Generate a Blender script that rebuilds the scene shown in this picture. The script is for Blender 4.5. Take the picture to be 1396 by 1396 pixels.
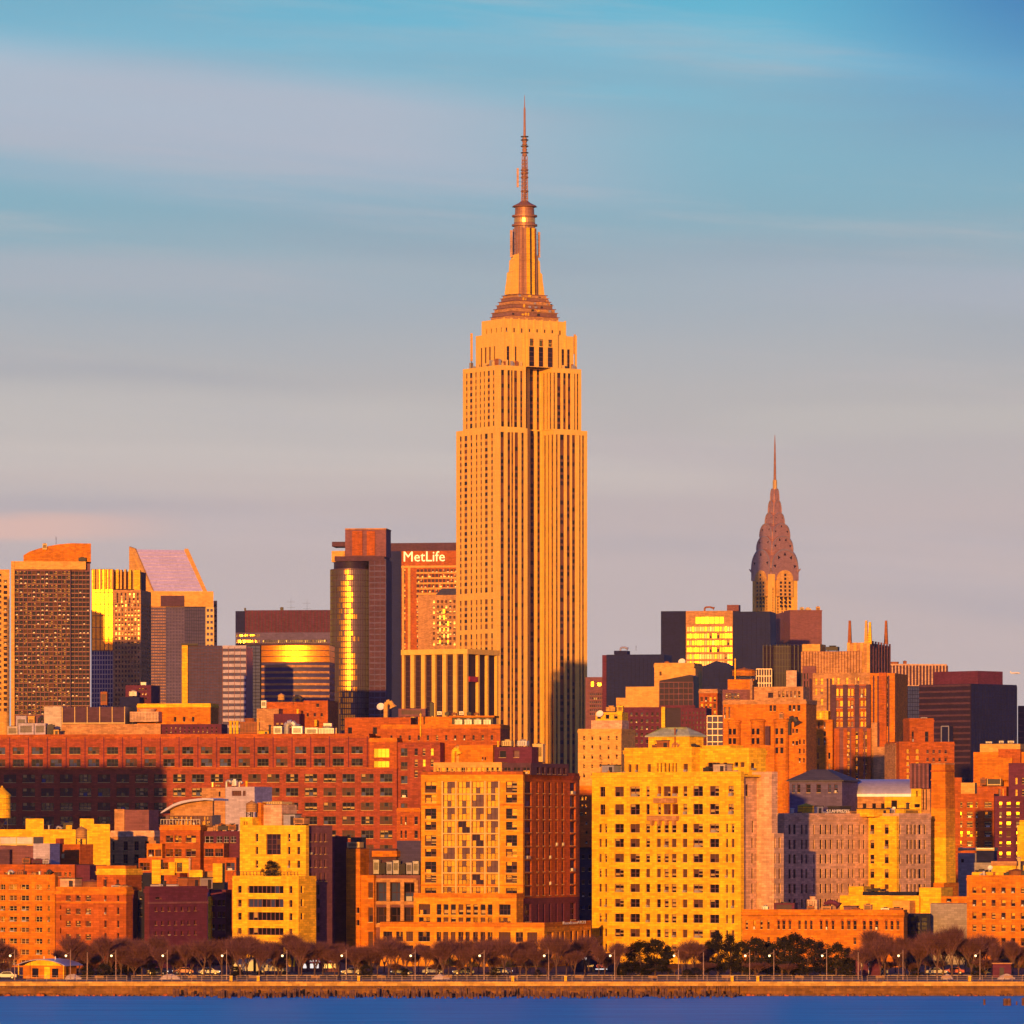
import bpy, math, random
from mathutils import Vector, Matrix
R = math.radians
rnd = random.Random(7)
S = bpy.context.scene
COL = S.collection
for o in list(bpy.data.objects): bpy.data.objects.remove(o)

# ------------------------------------------------------------------ camera
F, HC, YH = 7860.0, 32.0, 1139.0          # focal length (photo pixels), eye height, horizon row
def X(px, Y): return (px - 698.0) / F * Y
def Z(py, Y): return HC - (py - YH) / F * Y
cam = bpy.data.cameras.new('camera'); camo = bpy.data.objects.new('camera', cam); COL.objects.link(camo)
camo.location = (0, 0, HC); camo.rotation_euler = (R(90), 0, 0)
cam.sensor_width = 36; cam.lens = F / 1396 * 36; cam.shift_y = (YH - 698) / 1396
cam.clip_start = 1; cam.clip_end = 60000
S.camera = camo

# ------------------------------------------------------------------ sun and sky
SUN_AZ, SUN_EL = 11.5, 5.0                # degrees left of straight behind the viewer, degrees up
sv = Vector((-math.sin(R(SUN_AZ)) * math.cos(R(SUN_EL)), -math.cos(R(SUN_AZ)) * math.cos(R(SUN_EL)), math.sin(R(SUN_EL))))
sl = bpy.data.lights.new('sun', 'SUN'); so = bpy.data.objects.new('sun', sl); COL.objects.link(so)
sl.energy = 5.0; sl.angle = R(0.5); sl.color = (1.0, 0.43, 0.06)
so.rotation_euler = (-sv).to_track_quat('-Z', 'Y').to_euler(); so.location = (-300, -500, 600)
S.view_settings.view_transform = 'Standard'; S.view_settings.look = 'None'
S.view_settings.exposure = 0.42; S.view_settings.gamma = 1.0

def lin(r, g, b):
    f = lambda c: (c / 255 / 12.92) if c < 10.3 else ((c / 255 + .055) / 1.055) ** 2.4
    return (f(r), f(g), f(b), 1)

w = bpy.data.worlds.new("World"); S.world = w; w.use_nodes = True
nt = w.node_tree; nt.nodes.clear()
def N(t, **k):
    n = nt.nodes.new(t)
    for a, v in k.items(): setattr(n, a, v)
    return n
def L(a, b): nt.links.new(a, b)
def MA(op, a, b=None, c=None):
    n = N('ShaderNodeMath', operation=op)
    for i, v in enumerate((a, b, c)):
        if v is None: continue
        if isinstance(v, (int, float)): n.inputs[i].default_value = v
        else: L(v, n.inputs[i])
    return n.outputs[0]
def SS(v, lo, hi):
    n = N('ShaderNodeMapRange', interpolation_type='SMOOTHSTEP'); L(v, n.inputs[0])
    n.inputs[1].default_value = lo; n.inputs[2].default_value = hi
    return n.outputs[0]
def MIX(f, a, b):
    n = N('ShaderNodeMix', data_type='RGBA'); 
    if isinstance(f, float): n.inputs[0].default_value = f
    else: L(f, n.inputs[0])
    for i, v in ((6, a), (7, b)):
        if isinstance(v, tuple): n.inputs[i].default_value = v
        else: L(v, n.inputs[i])
    return n.outputs[2]
sky = N('ShaderNodeTexSky', sky_type='NISHITA'); sky.sun_disc = False
sky.sun_elevation = R(SUN_EL); sky.sun_rotation = R(180 + SUN_AZ)
bg1 = N('ShaderNodeBackground'); tint = N('ShaderNodeMix', data_type='RGBA', blend_type='MULTIPLY'); tint.inputs[0].default_value = 1; L(sky.outputs[0], tint.inputs[6]); tint.inputs[7].default_value = (.74, .62, 1.30, 1)
bg1.inputs[1].default_value = 0.15
sky.air_density = 1.0; sky.dust_density = 0.2; sky.ozone_density = 4.0
tc = N('ShaderNodeTexCoord'); sp = N('ShaderNodeSeparateXYZ'); L(tc.outputs['Generated'], sp.inputs[0])
dx, dy, dz = sp.outputs
# afterglow low along the western horizon round the sun
gw = MA('MULTIPLY', SS(MA('ADD', MA('MULTIPLY', dx, sv.x), MA('MULTIPLY', dy, sv.y)), .35, .98), SS(dz, .085, .015))
gv = N('ShaderNodeMix', data_type='RGBA', blend_type='ADD'); gv.clamp_result = False; L(gw, gv.inputs[0]); L(tint.outputs[2], gv.inputs[6]); gv.inputs[7].default_value = (15, 7.2, 1.2, 1)
L(gv.outputs[2], bg1.inputs[0])
# evening cloud veil to the east: colour by elevation, drawn-out streaks along the horizon
cv = N('ShaderNodeCombineXYZ'); L(MA('MULTIPLY', dx, 5.0), cv.inputs[0]); L(MA('ADD', MA('MULTIPLY', dz, 42.0), MA('MULTIPLY', dx, 2.6)), cv.inputs[1])
nz = N('ShaderNodeTexNoise'); L(cv.outputs[0], nz.inputs[0]); nz.inputs['Scale'].default_value = 1.0; nz.inputs['Detail'].default_value = 4; nz.inputs['Roughness'].default_value = .45
cv2 = N('ShaderNodeCombineXYZ'); L(MA('MULTIPLY', dx, 8.0), cv2.inputs[0]); L(MA('ADD', MA('MULTIPLY', dz, 95.0), MA('MULTIPLY', dx, 6.0)), cv2.inputs[1]); cv2.inputs[2].default_value = 3.3
nz2 = N('ShaderNodeTexNoise'); L(cv2.outputs[0], nz2.inputs[0]); nz2.inputs['Scale'].default_value = 1.0; nz2.inputs['Detail'].default_value = 9; nz2.inputs['Roughness'].default_value = .6
el = MA('DIVIDE', dz, 0.1435)             # 0 at the horizon, 1 where the picture ends
elp = MA('ADD', el, MA('MULTIPLY', MA('SUBTRACT', nz.outputs[0], .5), .16))
rp = N('ShaderNodeValToRGB'); L(elp, rp.inputs[0])
stops = [(0.0, (196, 178, 178)), (.22, (196, 182, 181)), (.40, (192, 181, 181)), (.53, (183, 181, 181)), (.64, (166, 177, 186)), (.75, (134, 175, 192)),
         (.84, (128, 180, 200)), (.92, (122, 190, 214)), (.985, (100, 181, 209)), (1.0, (98, 180, 208))]
cr = rp.color_ramp
while len(cr.elements) < len(stops): cr.elements.new(.5)
for e, (p, c) in zip(cr.elements, stops): e.position = p; e.color = lin(*c)
# a long pale bank high on the left that thins out to the right, a warmer low one, and a deeper blue corner high right
def bank(z0, slope, hw, lo, hi, amt, col, base, wob=.006):
    t = MA('ADD', dz, MA('MULTIPLY', dx, slope)); t = MA('ADD', t, MA('MULTIPLY', MA('SUBTRACT', nz2.outputs[0], .5), wob))
    m = MA('SUBTRACT', 1.0, SS(MA('ABSOLUTE', MA('SUBTRACT', t, z0)), hw * .25, hw))
    m = MA('MULTIPLY', MA('MULTIPLY', m, SS(dx, hi, lo)), amt)
    return MIX(m, base, lin(*col))
c = rp.outputs[0]
c = MIX(MA('MULTIPLY', SS(nz2.outputs[0], .48, .74), .36), c, lin(202, 190, 190))
c = MIX(MA('MULTIPLY', SS(nz.outputs[0], .5, .3), .32), c, lin(136, 156, 178))
c = bank(.1190, .10, .0125, -.03, .045, .75, (184, 186, 200), c)
c = bank(.1090, .10, .0085, -.06, .05, .35, (176, 180, 196), c)
c = bank(.0980, .05, .006, .10, .0, .4, (176, 180, 194), c)
c = bank(.0945, .03, .006, -.08, .02, .5, (178, 180, 190), c)
c = bank(.0700, .03, .008, -.03, .03, .42, (203, 199, 193), c)
c = bank(.0640, .02, .004, -.01, .06, .5, (205, 198, 192), c)
c = bank(.0610, .00, .004, .02, .06, .45, (204, 194, 188), c)
c = bank(.0560, -.03, .0035, -.085, -.05, .8, (224, 186, 174), c)
c = bank(.0700, -.02, .004, .05, .02, .35, (196, 192, 186), c)
c = MIX(MA('MULTIPLY', MA('MULTIPLY', SS(dx, .035, .10), SS(dz, .105, .155)), .8), c, lin(48, 96, 172))
bg2 = N('ShaderNodeBackground'); L(c, bg2.inputs[0]); bg2.inputs[1].default_value = 0.765
mx = N('ShaderNodeMixShader')
L(MA('MULTIPLY', SS(dy, .1, .6), SS(dz, .42, .17)), mx.inputs[0])
L(bg1.outputs[0], mx.inputs[1]); L(bg2.outputs[0], mx.inputs[2])
out = N('ShaderNodeOutputWorld'); L(mx.outputs[0], out.inputs[0])

# ------------------------------------------------------------------ materials
MATS = {}
def mat(name, col, rough=.85, var=.26, scale=.12, metal=0., spec=.25, streak=.2, emit=0., bump=0.):
    m = bpy.data.materials.new(name); m.use_nodes = True; t = m.node_tree; b = t.nodes['Principled BSDF']
    b.inputs['Roughness'].default_value = rough; b.inputs['Metallic'].default_value = metal
    b.inputs['Specular IOR Level'].default_value = spec
    c4 = (*col, 1)
    if emit:
        b.inputs['Emission Color'].default_value = c4; b.inputs['Emission Strength'].default_value = emit
    if var:
        tcn = t.nodes.new('ShaderNodeTexCoord'); n1 = t.nodes.new('ShaderNodeTexNoise'); n1.inputs['Scale'].default_value = scale
        n1.inputs['Detail'].default_value = 6; n1.inputs['Roughness'].default_value = .62
        mp = t.nodes.new('ShaderNodeMapping'); mp.inputs['Scale'].default_value = (1.1, 1.1, .09)
        n2 = t.nodes.new('ShaderNodeTexNoise'); n2.inputs['Scale'].default_value = .9; n2.inputs['Detail'].default_value = 3
        t.links.new(tcn.outputs['Object'], n1.inputs[0]); t.links.new(tcn.outputs['Object'], mp.inputs[0]); t.links.new(mp.outputs[0], n2.inputs[0])
        a = t.nodes.new('ShaderNodeMath'); a.operation = 'MULTIPLY_ADD'; t.links.new(n1.outputs[0], a.inputs[0]); a.inputs[1].default_value = 2.4 * var; a.inputs[2].default_value = 1 - 1.2 * var
        a2 = t.nodes.new('ShaderNodeMath'); a2.operation = 'MULTIPLY_ADD'; t.links.new(n2.outputs[0], a2.inputs[0]); a2.inputs[1].default_value = 2 * streak; a2.inputs[2].default_value = 1 - streak
        n3 = t.nodes.new('ShaderNodeTexNoise'); n3.inputs['Scale'].default_value = 1.7; n3.inputs['Detail'].default_value = 4; n3.inputs['Roughness'].default_value = .7; t.links.new(tcn.outputs['Object'], n3.inputs[0])
        a3 = t.nodes.new('ShaderNodeMath'); a3.operation = 'MULTIPLY_ADD'; t.links.new(n3.outputs[0], a3.inputs[0]); a3.inputs[1].default_value = 1.6 * var; a3.inputs[2].default_value = 1 - .8 * var
        p0 = t.nodes.new('ShaderNodeMath'); p0.operation = 'MULTIPLY'; t.links.new(a.outputs[0], p0.inputs[0]); t.links.new(a3.outputs[0], p0.inputs[1])
        sx = t.nodes.new('ShaderNodeSeparateXYZ'); t.links.new(tcn.outputs['Object'], sx.inputs[0]); ad = t.nodes.new('ShaderNodeMath'); ad.operation = 'ADD'; t.links.new(sx.outputs[0], ad.inputs[0]); t.links.new(sx.outputs[1], ad.inputs[1])
        cb = t.nodes.new('ShaderNodeCombineXYZ'); t.links.new(ad.outputs[0], cb.inputs[0]); t.links.new(sx.outputs[2], cb.inputs[1])
        bt = t.nodes.new('ShaderNodeTexBrick'); t.links.new(cb.outputs[0], bt.inputs[0]); bt.inputs['Scale'].default_value = 1.; bt.inputs['Brick Width'].default_value = 1.5; bt.inputs['Row Height'].default_value = .5; bt.inputs['Mortar Size'].default_value = .03
        q_ = min(.32, var * .8); bt.inputs['Color1'].default_value = (1 - q_,) * 3 + (1,); bt.inputs['Color2'].default_value = (1 + q_ * .6,) * 3 + (1,); bt.inputs['Mortar'].default_value = (1 - q_ * 1.2,) * 3 + (1,)
        pb = t.nodes.new('ShaderNodeMath'); pb.operation = 'MULTIPLY'; t.links.new(bt.outputs[0], pb.inputs[0]); t.links.new(p0.outputs[0], pb.inputs[1]); p0 = pb
        pr = t.nodes.new('ShaderNodeMath'); pr.operation = 'MULTIPLY'; t.links.new(p0.outputs[0], pr.inputs[0]); t.links.new(a2.outputs[0], pr.inputs[1])
        vm = t.nodes.new('ShaderNodeVectorMath'); vm.operation = 'SCALE'; vm.inputs[0].default_value = col; t.links.new(pr.outputs[0], vm.inputs['Scale'])
        t.links.new(vm.outputs[0], b.inputs['Base Color'])
    else: b.inputs['Base Color'].default_value = c4
    MATS[name] = m
    return m
mat('buff_brick', (.84, .47, .015), var=.36, streak=.3); mat('orange_brick', (.55, .175, .006), var=.36, streak=.3); mat('red_brick', (.29, .060, .024), var=.36, streak=.3); mat('rust_brick', (.39, .093, .012), var=.36, streak=.3)
mat('maroon_brick', (.11, .022, .05)); mat('amber_brick', (.68, .28, .01), var=.36, streak=.3); mat('limestone', (.76, .45, .085), var=.12); mat('tan_stone', (.46, .23, .09), var=.36, streak=.3); mat('peach_stone', (.64, .34, .075))
mat('pink_stone', (.60, .36, .22), var=.36, streak=.3); mat('brown_brick', (.19, .075, .085)); mat('umber_panel', (.085, .038, .06)); mat('grey_concrete', (.30, .26, .25))
mat('pale_concrete', (.48, .38, .29)); mat('lilac_panel', (.42, .36, .44)); mat('white_paint', (.78, .72, .64), var=.08); mat('cream_trim', (.60, .42, .16), var=.1)
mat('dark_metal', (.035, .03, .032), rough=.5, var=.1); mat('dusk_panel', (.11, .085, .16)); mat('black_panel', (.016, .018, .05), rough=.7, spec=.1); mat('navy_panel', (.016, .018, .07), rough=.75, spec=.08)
mat('steel', (.40, .30, .28), rough=.45, metal=.55, var=.15); mat('crown_steel', (.44, .24, .20), rough=.42, metal=.45, var=.2, scale=.3)
mat('spandrel_metal', (.20, .075, .035), rough=.5, metal=.2, var=.3, scale=.4); mat('mast_brown', (.32, .15, .085), rough=.5, metal=.3)
mat('galvanised', (.45, .42, .40), rough=.5, metal=.5, var=.15); mat('wood_stave', (.42, .22, .07), rough=.9, var=.25); mat('green_copper', (.42, .46, .30))
mat('slate_roof', (.07, .065, .085), rough=.7); mat('zinc_roof', (.40, .38, .46), rough=.35, metal=.35, var=.1); mat('tar_roof', (.06, .05, .05))
mat('pink_metal_roof', (.80, .70, .92), rough=.35, metal=.5, var=.1); mat('rust_metal', (.30, .10, .03)); mat('red_paint', (.45, .02, .03), rough=.5)
mat('antenna_paint', (.30, .15, .11), rough=.5, var=.1); mat('brass_metal', (.75, .42, .10), rough=.3, metal=.7, var=.12)
def glassm(name, col, rough, metal, spec=.6):
    m = mat(name, col, rough=rough, var=.25, scale=.06, metal=metal, spec=spec, streak=.03); return m
glassm('glass_dark', (.012, .010, .020), .12, 0., .15); glassm('glass_smoke', (.030, .018, .04), .5, .0, .10)
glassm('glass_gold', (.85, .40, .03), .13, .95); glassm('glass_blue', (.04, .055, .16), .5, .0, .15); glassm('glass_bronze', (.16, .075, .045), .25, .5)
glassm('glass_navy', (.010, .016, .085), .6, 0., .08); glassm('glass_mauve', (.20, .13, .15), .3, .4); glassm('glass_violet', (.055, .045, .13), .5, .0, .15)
mat('blind_cloth', (.42, .27, .09), rough=.9, var=.1); mat('curtain_dim', (.11, .05, .03), rough=.9)
PANE = {'d': 'glass_dark', 's': 'glass_smoke', 'g': 'glass_gold', 'b': 'blind_cloth', 'c': 'curtain_dim', 'm': 'glass_blue', 'r': 'spandrel_metal', 'z': 'glass_bronze', 'v': 'glass_violet'}

# ------------------------------------------------------------------ mesh helpers
class MB:
    def __init__(s): s.v = []; s.f = []; s.m = []; s.mats = []
    def mi(s, name):
        if name not in s.mats: s.mats.append(name)
        return s.mats.index(name)
    def poly(s, pts, m):
        i = len(s.v); s.v += [tuple(p) for p in pts]; s.f.append(tuple(range(i, i + len(pts)))); s.m.append(s.mi(m))
    def box(s, x0, x1, y0, y1, z0, z1, m):
        i = len(s.v); s.v += [(x, y, z) for z in (z0, z1) for y in (y0, y1) for x in (x0, x1)]
        for q in ((0, 2, 3, 1), (4, 5, 7, 6), (0, 1, 5, 4), (2, 6, 7, 3), (0, 4, 6, 2), (1, 3, 7, 5)):
            s.f.append(tuple(i + k for k in q)); s.m.append(s.mi(m))
    def rings(s, rings, m, cap=True):
        i = len(s.v); n = len(rings[0])
        for r in rings: s.v += [tuple(p) for p in r]
        k = s.mi(m)
        for a in range(len(rings) - 1):
            for j in range(n):
                s.f.append((i + a * n + j, i + a * n + (j + 1) % n, i + (a + 1) * n + (j + 1) % n, i + (a + 1) * n + j)); s.m.append(k)
        if cap:
            s.f.append(tuple(i + j for j in reversed(range(n)))); s.m.append(k)
            s.f.append(tuple(i + (len(rings) - 1) * n + j for j in range(n))); s.m.append(k)
    def lathe(s, cx, cy, prof, m, n=12, ph=0.):
        s.rings([[(cx + r * math.cos(6.28318 * j / n + ph), cy + r * math.sin(6.28318 * j / n + ph), z) for j in range(n)] for r, z in prof], m)
    def tube(s, a, b, r0, r1, m, n=5):
        a = Vector(a); b = Vector(b); d = (b - a).normalized(); p = d.orthogonal().normalized(); q = d.cross(p)
        s.rings([[c_ + (p * math.cos(6.28318 * j / n) + q * math.sin(6.28318 * j / n)) * r for j in range(n)] for c_, r in ((a, r0), (b, r1))], m)
    def prism(s, poly, y0, y1, m):       # outline in x,z pushed along y
        s.rings([[(x, y, z) for x, z in poly] for y in (y0, y1)], m)
    def mesh(s, name):
        me = bpy.data.meshes.new(name); me.from_pydata(s.v, [], s.f)
        for k in s.mats: me.materials.append(MATS[k])
        me.polygons.foreach_set('material_index', s.m); me.update(); return me
    def build(s, name, parent=None, loc=None, **k):
        o = bpy.data.objects.new(name, s.mesh(name)); COL.objects.link(o)
        if parent: o.parent = parent
        if loc: o.location = loc
        for a, v in k.items(): o[a] = v
        return o
def empty(name, loc=(0, 0, 0), rz=0., **k):
    o = bpy.data.objects.new(name, None); COL.objects.link(o); o.location = loc; o.rotation_euler = (0, 0, rz); o.empty_display_size = .5
    for a, v in k.items(): o[a] = v
    return o
def copy_tree(o, parent=None):
    c_ = o.copy(); COL.objects.link(c_); c_.parent = parent
    for ch in o.children: copy_tree(ch, c_)
    return c_
ORD = ['first', 'second', 'third', 'fourth', 'fifth', 'sixth', 'seventh', 'eighth', 'ninth', 'tenth', 'eleventh', 'twelfth', 'thirteenth', 'fourteenth', 'fifteenth',
       'sixteenth', 'seventeenth', 'eighteenth', 'nineteenth', 'twentieth']
def ordn(i):
    if i < 20: return ORD[i]
    tens = {2: 'twenty', 3: 'thirty', 4: 'forty', 5: 'fifty'}[(i + 1) // 10]; u_ = (i + 1) % 10
    return tens + '-' + ORD[u_ - 1] if u_ else {3: 'thirtieth', 4: 'fortieth', 5: 'fiftieth', 2: 'twentieth'}[(i + 1) // 10]
PEND = []                                # (object, sort x, phrase, place)
def label_all():
    g = {}
    for o, x, ph, pl in PEND: g.setdefault((ph, pl), []).append((x, o))
    for (ph, pl), l in g.items():
        l.sort(key=lambda t: t[0])
        for i, (x, o) in enumerate(l):
            if len(l) == 1: o['label'] = f'{ph} {pl}'
            elif len(l) == 2: o['label'] = f'{("left", "right")[i]} of two {ph}s {pl}'
            else: o['label'] = f'{ph} {pl}, {ordn(i)} from the left'

# ------------------------------------------------------------------ windows
WM = {}
def wmesh(t, frame, pw, seed):
    key = (t, frame, pw, seed)
    if key in WM: return WM[key]
    rr = random.Random(str(key)); nv, nh, bt, vt, ht = t; mb = MB()
    fx = lambda lo, hi, y1: None
    xs = [bt + (1 - 2 * bt) * i / (nv + 1) for i in range(nv + 2)]; zs = [bt * .7 + (1 - 1.4 * bt) * i / (nh + 1) for i in range(nh + 2)]
    if bt:
        for a in ((0, bt, 0, 1), (1 - bt, 1, 0, 1), (bt, 1 - bt, 0, bt * .7), (bt, 1 - bt, 1 - bt * .7, 1)):
            mb.box(a[0], a[1], -.1, .0, a[2], a[3], frame)
    pick = rr.choice(pw)
    for j in range(nh + 1):
        for i in range(nv + 1):
            k = rr.choice(pw) if (nh > 3 or rr.random() < .35) else pick
            x0, x1, z0, z1 = xs[i], xs[i + 1], zs[j], zs[j + 1]; q = rr.uniform(-.012, .012); q2 = rr.uniform(-.008, .008)
            if k == 'b':
                zm = z0 + (z1 - z0) * rr.uniform(.25, .7)
                mb.poly([(x0, 0, z0), (x1, 0, z0), (x1, 0, zm), (x0, 0, zm)], 'glass_dark'); mb.poly([(x0, -.02, zm), (x1, -.02, zm), (x1, -.02, z1), (x0, -.02, z1)], 'blind_cloth')
            else: mb.poly([(x0, q, z0), (x1, -q, z0), (x1, q2 - q, z1), (x0, q + q2, z1)], PANE[k])
    if bt > .03 and nh < 3:
        mb.box(0, 1, -.62, -.1, 0, .05, 'cream_trim')
        if seed == 4 and nv < 2: mb.box(.25, .75, -.8, -.02, .06, .3, 'galvanised')
    for x in xs[1:-1]: mb.box(x - vt / 2, x + vt / 2, -.07, .015, zs[0], zs[-1], frame)
    for z in zs[1:-1]: mb.box(xs[0], xs[-1], -.075, .012, z - ht / 2, z + ht / 2, frame)
    WM[key] = mb; mb.me = mb.mesh('window'); return mb
T = {'dh': (0, 1, .07, 0, .05), 'pair': (1, 1, .05, .06, .05), 'tri': (2, 1, .04, .04, .06), 'ind': (3, 2, .03, .03, .04), 'slit': (0, 0, 0, 0, 0), 'one': (0, 0, .08, 0, 0),
     'band': (7, 0, .02, .02, 0), 'tall': (0, 3, .06, 0, .06), 'quad': (2, 2, .03, .03, .03), 'loft': (1, 2, .04, .05, .04)}
def C(a, b, n, w_): return [(a + (b - a - w_) * i / max(1, n - 1), a + (b - a - w_) * i / max(1, n - 1) + w_) for i in range(n)]
def G(cols, rows, t='dh', pw='ddddsbc', fr='brown_brick', rd=None): return dict(c=cols, r=rows, t=T[t] if isinstance(t, str) else t, pw=pw, fr=fr, rd=rd)
def M4(c0, k=4., ox=0.): return [(ox + a / k, ox + b / k) for a, b in c0]

GZ = 2.8
SHORT = {'orange brick apartment block at left edge with many pale framed windows': 'left edge orange block', 'dark maroon brick building with one bright orange edge': 'dark maroon building', 'broad apartment tower with a dense dark window grid and curved orange rooftop': 'curved top apartment tower', 'broad dark brown office slab with fine vertical ribs': 'dark ribbed slab', 'small maroon office block between the glass tower and dark slab': 'small maroon office block', 'stepped rust roofed loft block crowded with pipes and ducts': 'rust stepped loft block', 'low wide navy office block with rooftop plant right of tall tower': 'low navy office block', 'black office slab with a golden banded centre panel': 'gold banded black slab', 'plain maroon windowless box tower below the spired tower': 'windowless maroon tower', 'pale orange stepped office block with long cornice behind': 'pale orange stepped block', 'maroon loft block under the round orange water tank': 'maroon loft block', 'pale peach apartment block with thin slit windows beside the tower': 'pale peach block', 'huge orange stepped brick block with fins and glowing yellow windows': 'huge orange finned block', 'weathered orange block with rounded bays, ledges and a stepped top': 'orange rounded bay block', 'pink ribbed office slab behind the orange stepped block': 'pink ribbed slab', 'salmon brick block with a square tower top and lit window column': 'salmon brick block', 'orange stepped apartment block with setback terraces at right edge': 'orange terraced block', 'bright yellow party wall with stepped parapet piers': 'yellow party wall', 'orange loft building with curved roof glass pavilion on top': 'curved pavilion loft', 'grey mauve windowless block with white roof plant': 'mauve windowless block', 'grey purple roof hut with lilac panels and brown sheds': 'lilac hut building', 'square red brick bulkhead with dark red side beside the yellow wall': 'red brick bulkhead', 'red orange brick apartment block with dentilled cornice': 'red orange apartment block', 'yellow roof terraces and huts stepped above the maroon building': 'yellow stepped huts', 'orange apartment building with tall blank pier and recessed dark loggias': 'orange loggia building', 'yellow stepped rear building at the foot of the chimney': 'yellow chimney foot building', 'low orange building with groups of arched windows': 'low arched window building', 'blue grey flat roofed shed row in shade between chimney and orange block': 'blue grey sheds', 'orange brick apartment block at lower right with neat square windows': 'lower right orange block'}
class B:
    """A building: an Empty at its near corner; x runs along the front, y into the block."""
    def __init__(s, name, label, px, Y, yaw, cat='building', group=None, short=None):
        s.px, s.Y, s.yaw = px, Y, yaw; a = R(yaw)
        s.u = (math.cos(a), -math.sin(a)); s.v = (math.sin(a), math.cos(a)); s.O = (X(px, Y), Y); s.short = short or SHORT.get(label, label)
        s.root = empty(name, (s.O[0], s.O[1], GZ), -a, label=label, category=cat)
        if group: s.root['group'] = group
        s.wins = []; s.ztop = 0; s.y = 0
    def lx(s, px, y=0.):
        t = (px - 698.) / F; return (t * (s.O[1] + y * s.v[1]) - s.O[0] - y * s.v[0]) / (s.u[0] - t * s.u[1])
    def ly(s, px, x):
        t = (px - 698.) / F; return (t * (s.O[1] + x * s.u[1]) - s.O[0] - x * s.u[0]) / (s.v[0] - t * s.v[1])
    def lz(s, py, x=0., y=0.): return Z(py, s.O[1] + x * s.u[1] + y * s.v[1]) - GZ
    def wall(s, mb, p0, du, w_, z0, z1, rects, m, rd):
        """one vertical wall from p0 along du, outward normal n, with real openings; rects = (a,b,z0,z1,group)"""
        n = (du[1], -du[0])
        P = lambda a, d, z: (p0[0] + du[0] * a - n[0] * d, p0[1] + du[1] * a - n[1] * d, z)
        rects = [(max(a, .05), min(b, w_ - .05), max(c_, z0 + .05), min(d, z1 - .05), g) for a, b, c_, d, g in rects]
        rects = [q for q in rects if q[1] - q[0] > .12 and q[3] - q[2] > .12]
        xs = sorted({0, w_, *[round(q[0], 3) for q in rects], *[round(q[1], 3) for q in rects]})
        zs = sorted({z0, z1, *[round(q[2], 3) for q in rects], *[round(q[3], 3) for q in rects]})
        for j in range(len(zs) - 1):
            zm = (zs[j] + zs[j + 1]) / 2; run = None
            row = [q for q in rects if q[2] < zm < q[3]]
            for i in range(len(xs)):
                hole = True
                if i < len(xs) - 1:
                    xm = (xs[i] + xs[i + 1]) / 2; hole = any(q[0] < xm < q[1] for q in row)
                if not hole and run is None: run = xs[i]
                if hole and run is not None:
                    mb.poly([P(run, 0, zs[j]), P(xs[i], 0, zs[j]), P(xs[i], 0, zs[j + 1]), P(run, 0, zs[j + 1])], m); run = None
        ang = math.atan2(du[1], du[0])
        for a, b, c_, d, g in rects:
            r_ = g['rd'] or rd
            for q in (((a, c_), (a, d)), ((b, d), (b, c_)), ((a, d), (b, d)), ((b, c_), (a, c_))):
                (e, f_), (g_, h) = q
                mb.poly([P(e, 0, f_), P(g_, 0, h), P(g_, r_, h), P(e, r_, f_)], m)
            o_ = P(a, r_ - .02, c_); s.wins.append((o_, ang, b - a, d - c_, g))
    def box(s, x0, x1, y0, y1, z0, z1, m, part='wall', fr=(), sd=(), rd=.5, roof=None, both=False, label=None):
        """fr: rects (x0,x1,z0,z1,g) on the front; sd: rects (y0,y1,z0,z1,g) on the visible side"""
        mb = MB()
        s.wall(mb, (x0, y0), (1, 0), x1 - x0, z0, z1, [(a - x0, b - x0, c_, d, g) for a, b, c_, d, g in fr], m, rd)
        rs = [(a - y0, b - y0, c_, d, g) for a, b, c_, d, g in sd]
        s.wall(mb, (x1, y0), (0, 1), y1 - y0, z0, z1, rs if s.yaw >= 0 else [], m, rd)
        ls = [((y1 - y0) - b, (y1 - y0) - a, c_, d, g) for a, b, c_, d, g in rs]
        s.wall(mb, (x0, y1), (0, -1), y1 - y0, z0, z1, ls if s.yaw < 0 else [], m, rd)
        s.wall(mb, (x1, y1), (-1, 0), x1 - x0, z0, z1, [], m, rd)
        mb.poly([(x0, y0, z1), (x1, y0, z1), (x1, y1, z1), (x0, y1, z1)], roof or 'tar_roof')
        s.ztop = z1; s.y = y0; s.ext = (x0, x1, y0, y1, z0, z1)
        o = mb.build(part, s.root)
        if label: o['label'] = label
        return o
    def vol(s, l, r, top, back=None, dep=14., y=0., bot=None, m='red_brick', part='wall', fr=(), sd=(), rd=.5, cop=None, roof=None, zb=None, label=None):
        x0, x1 = s.lx(l, y), s.lx(r, y); xs_ = x1 if s.yaw >= 0 else x0
        y1 = s.ly(back, xs_) if back is not None else y + dep
        if y1 - y < 1: y1 = y + 1
        z1 = s.lz(top, xs_, y); z0 = zb if zb is not None else (-.6 if bot is None else s.lz(bot, xs_, y))
        F_ = [(s.lx(a, y), s.lx(b, y), s.lz(d, xs_, y), s.lz(c_, xs_, y), g) for g in fr for a, b in g['c'] for c_, d in g['r']]
        S_ = []
        for g in sd:
            for a, b in g['c']:
                ya, yb = sorted((s.ly(a, xs_), s.ly(b, xs_)))
                S_ += [(ya, yb, s.lz(d, xs_, y), s.lz(c_, xs_, y), g) for c_, d in g['r']]
        o = s.box(x0, x1, y, y1, z0, z1, m, part, F_, S_, rd, roof, label=label)
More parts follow.
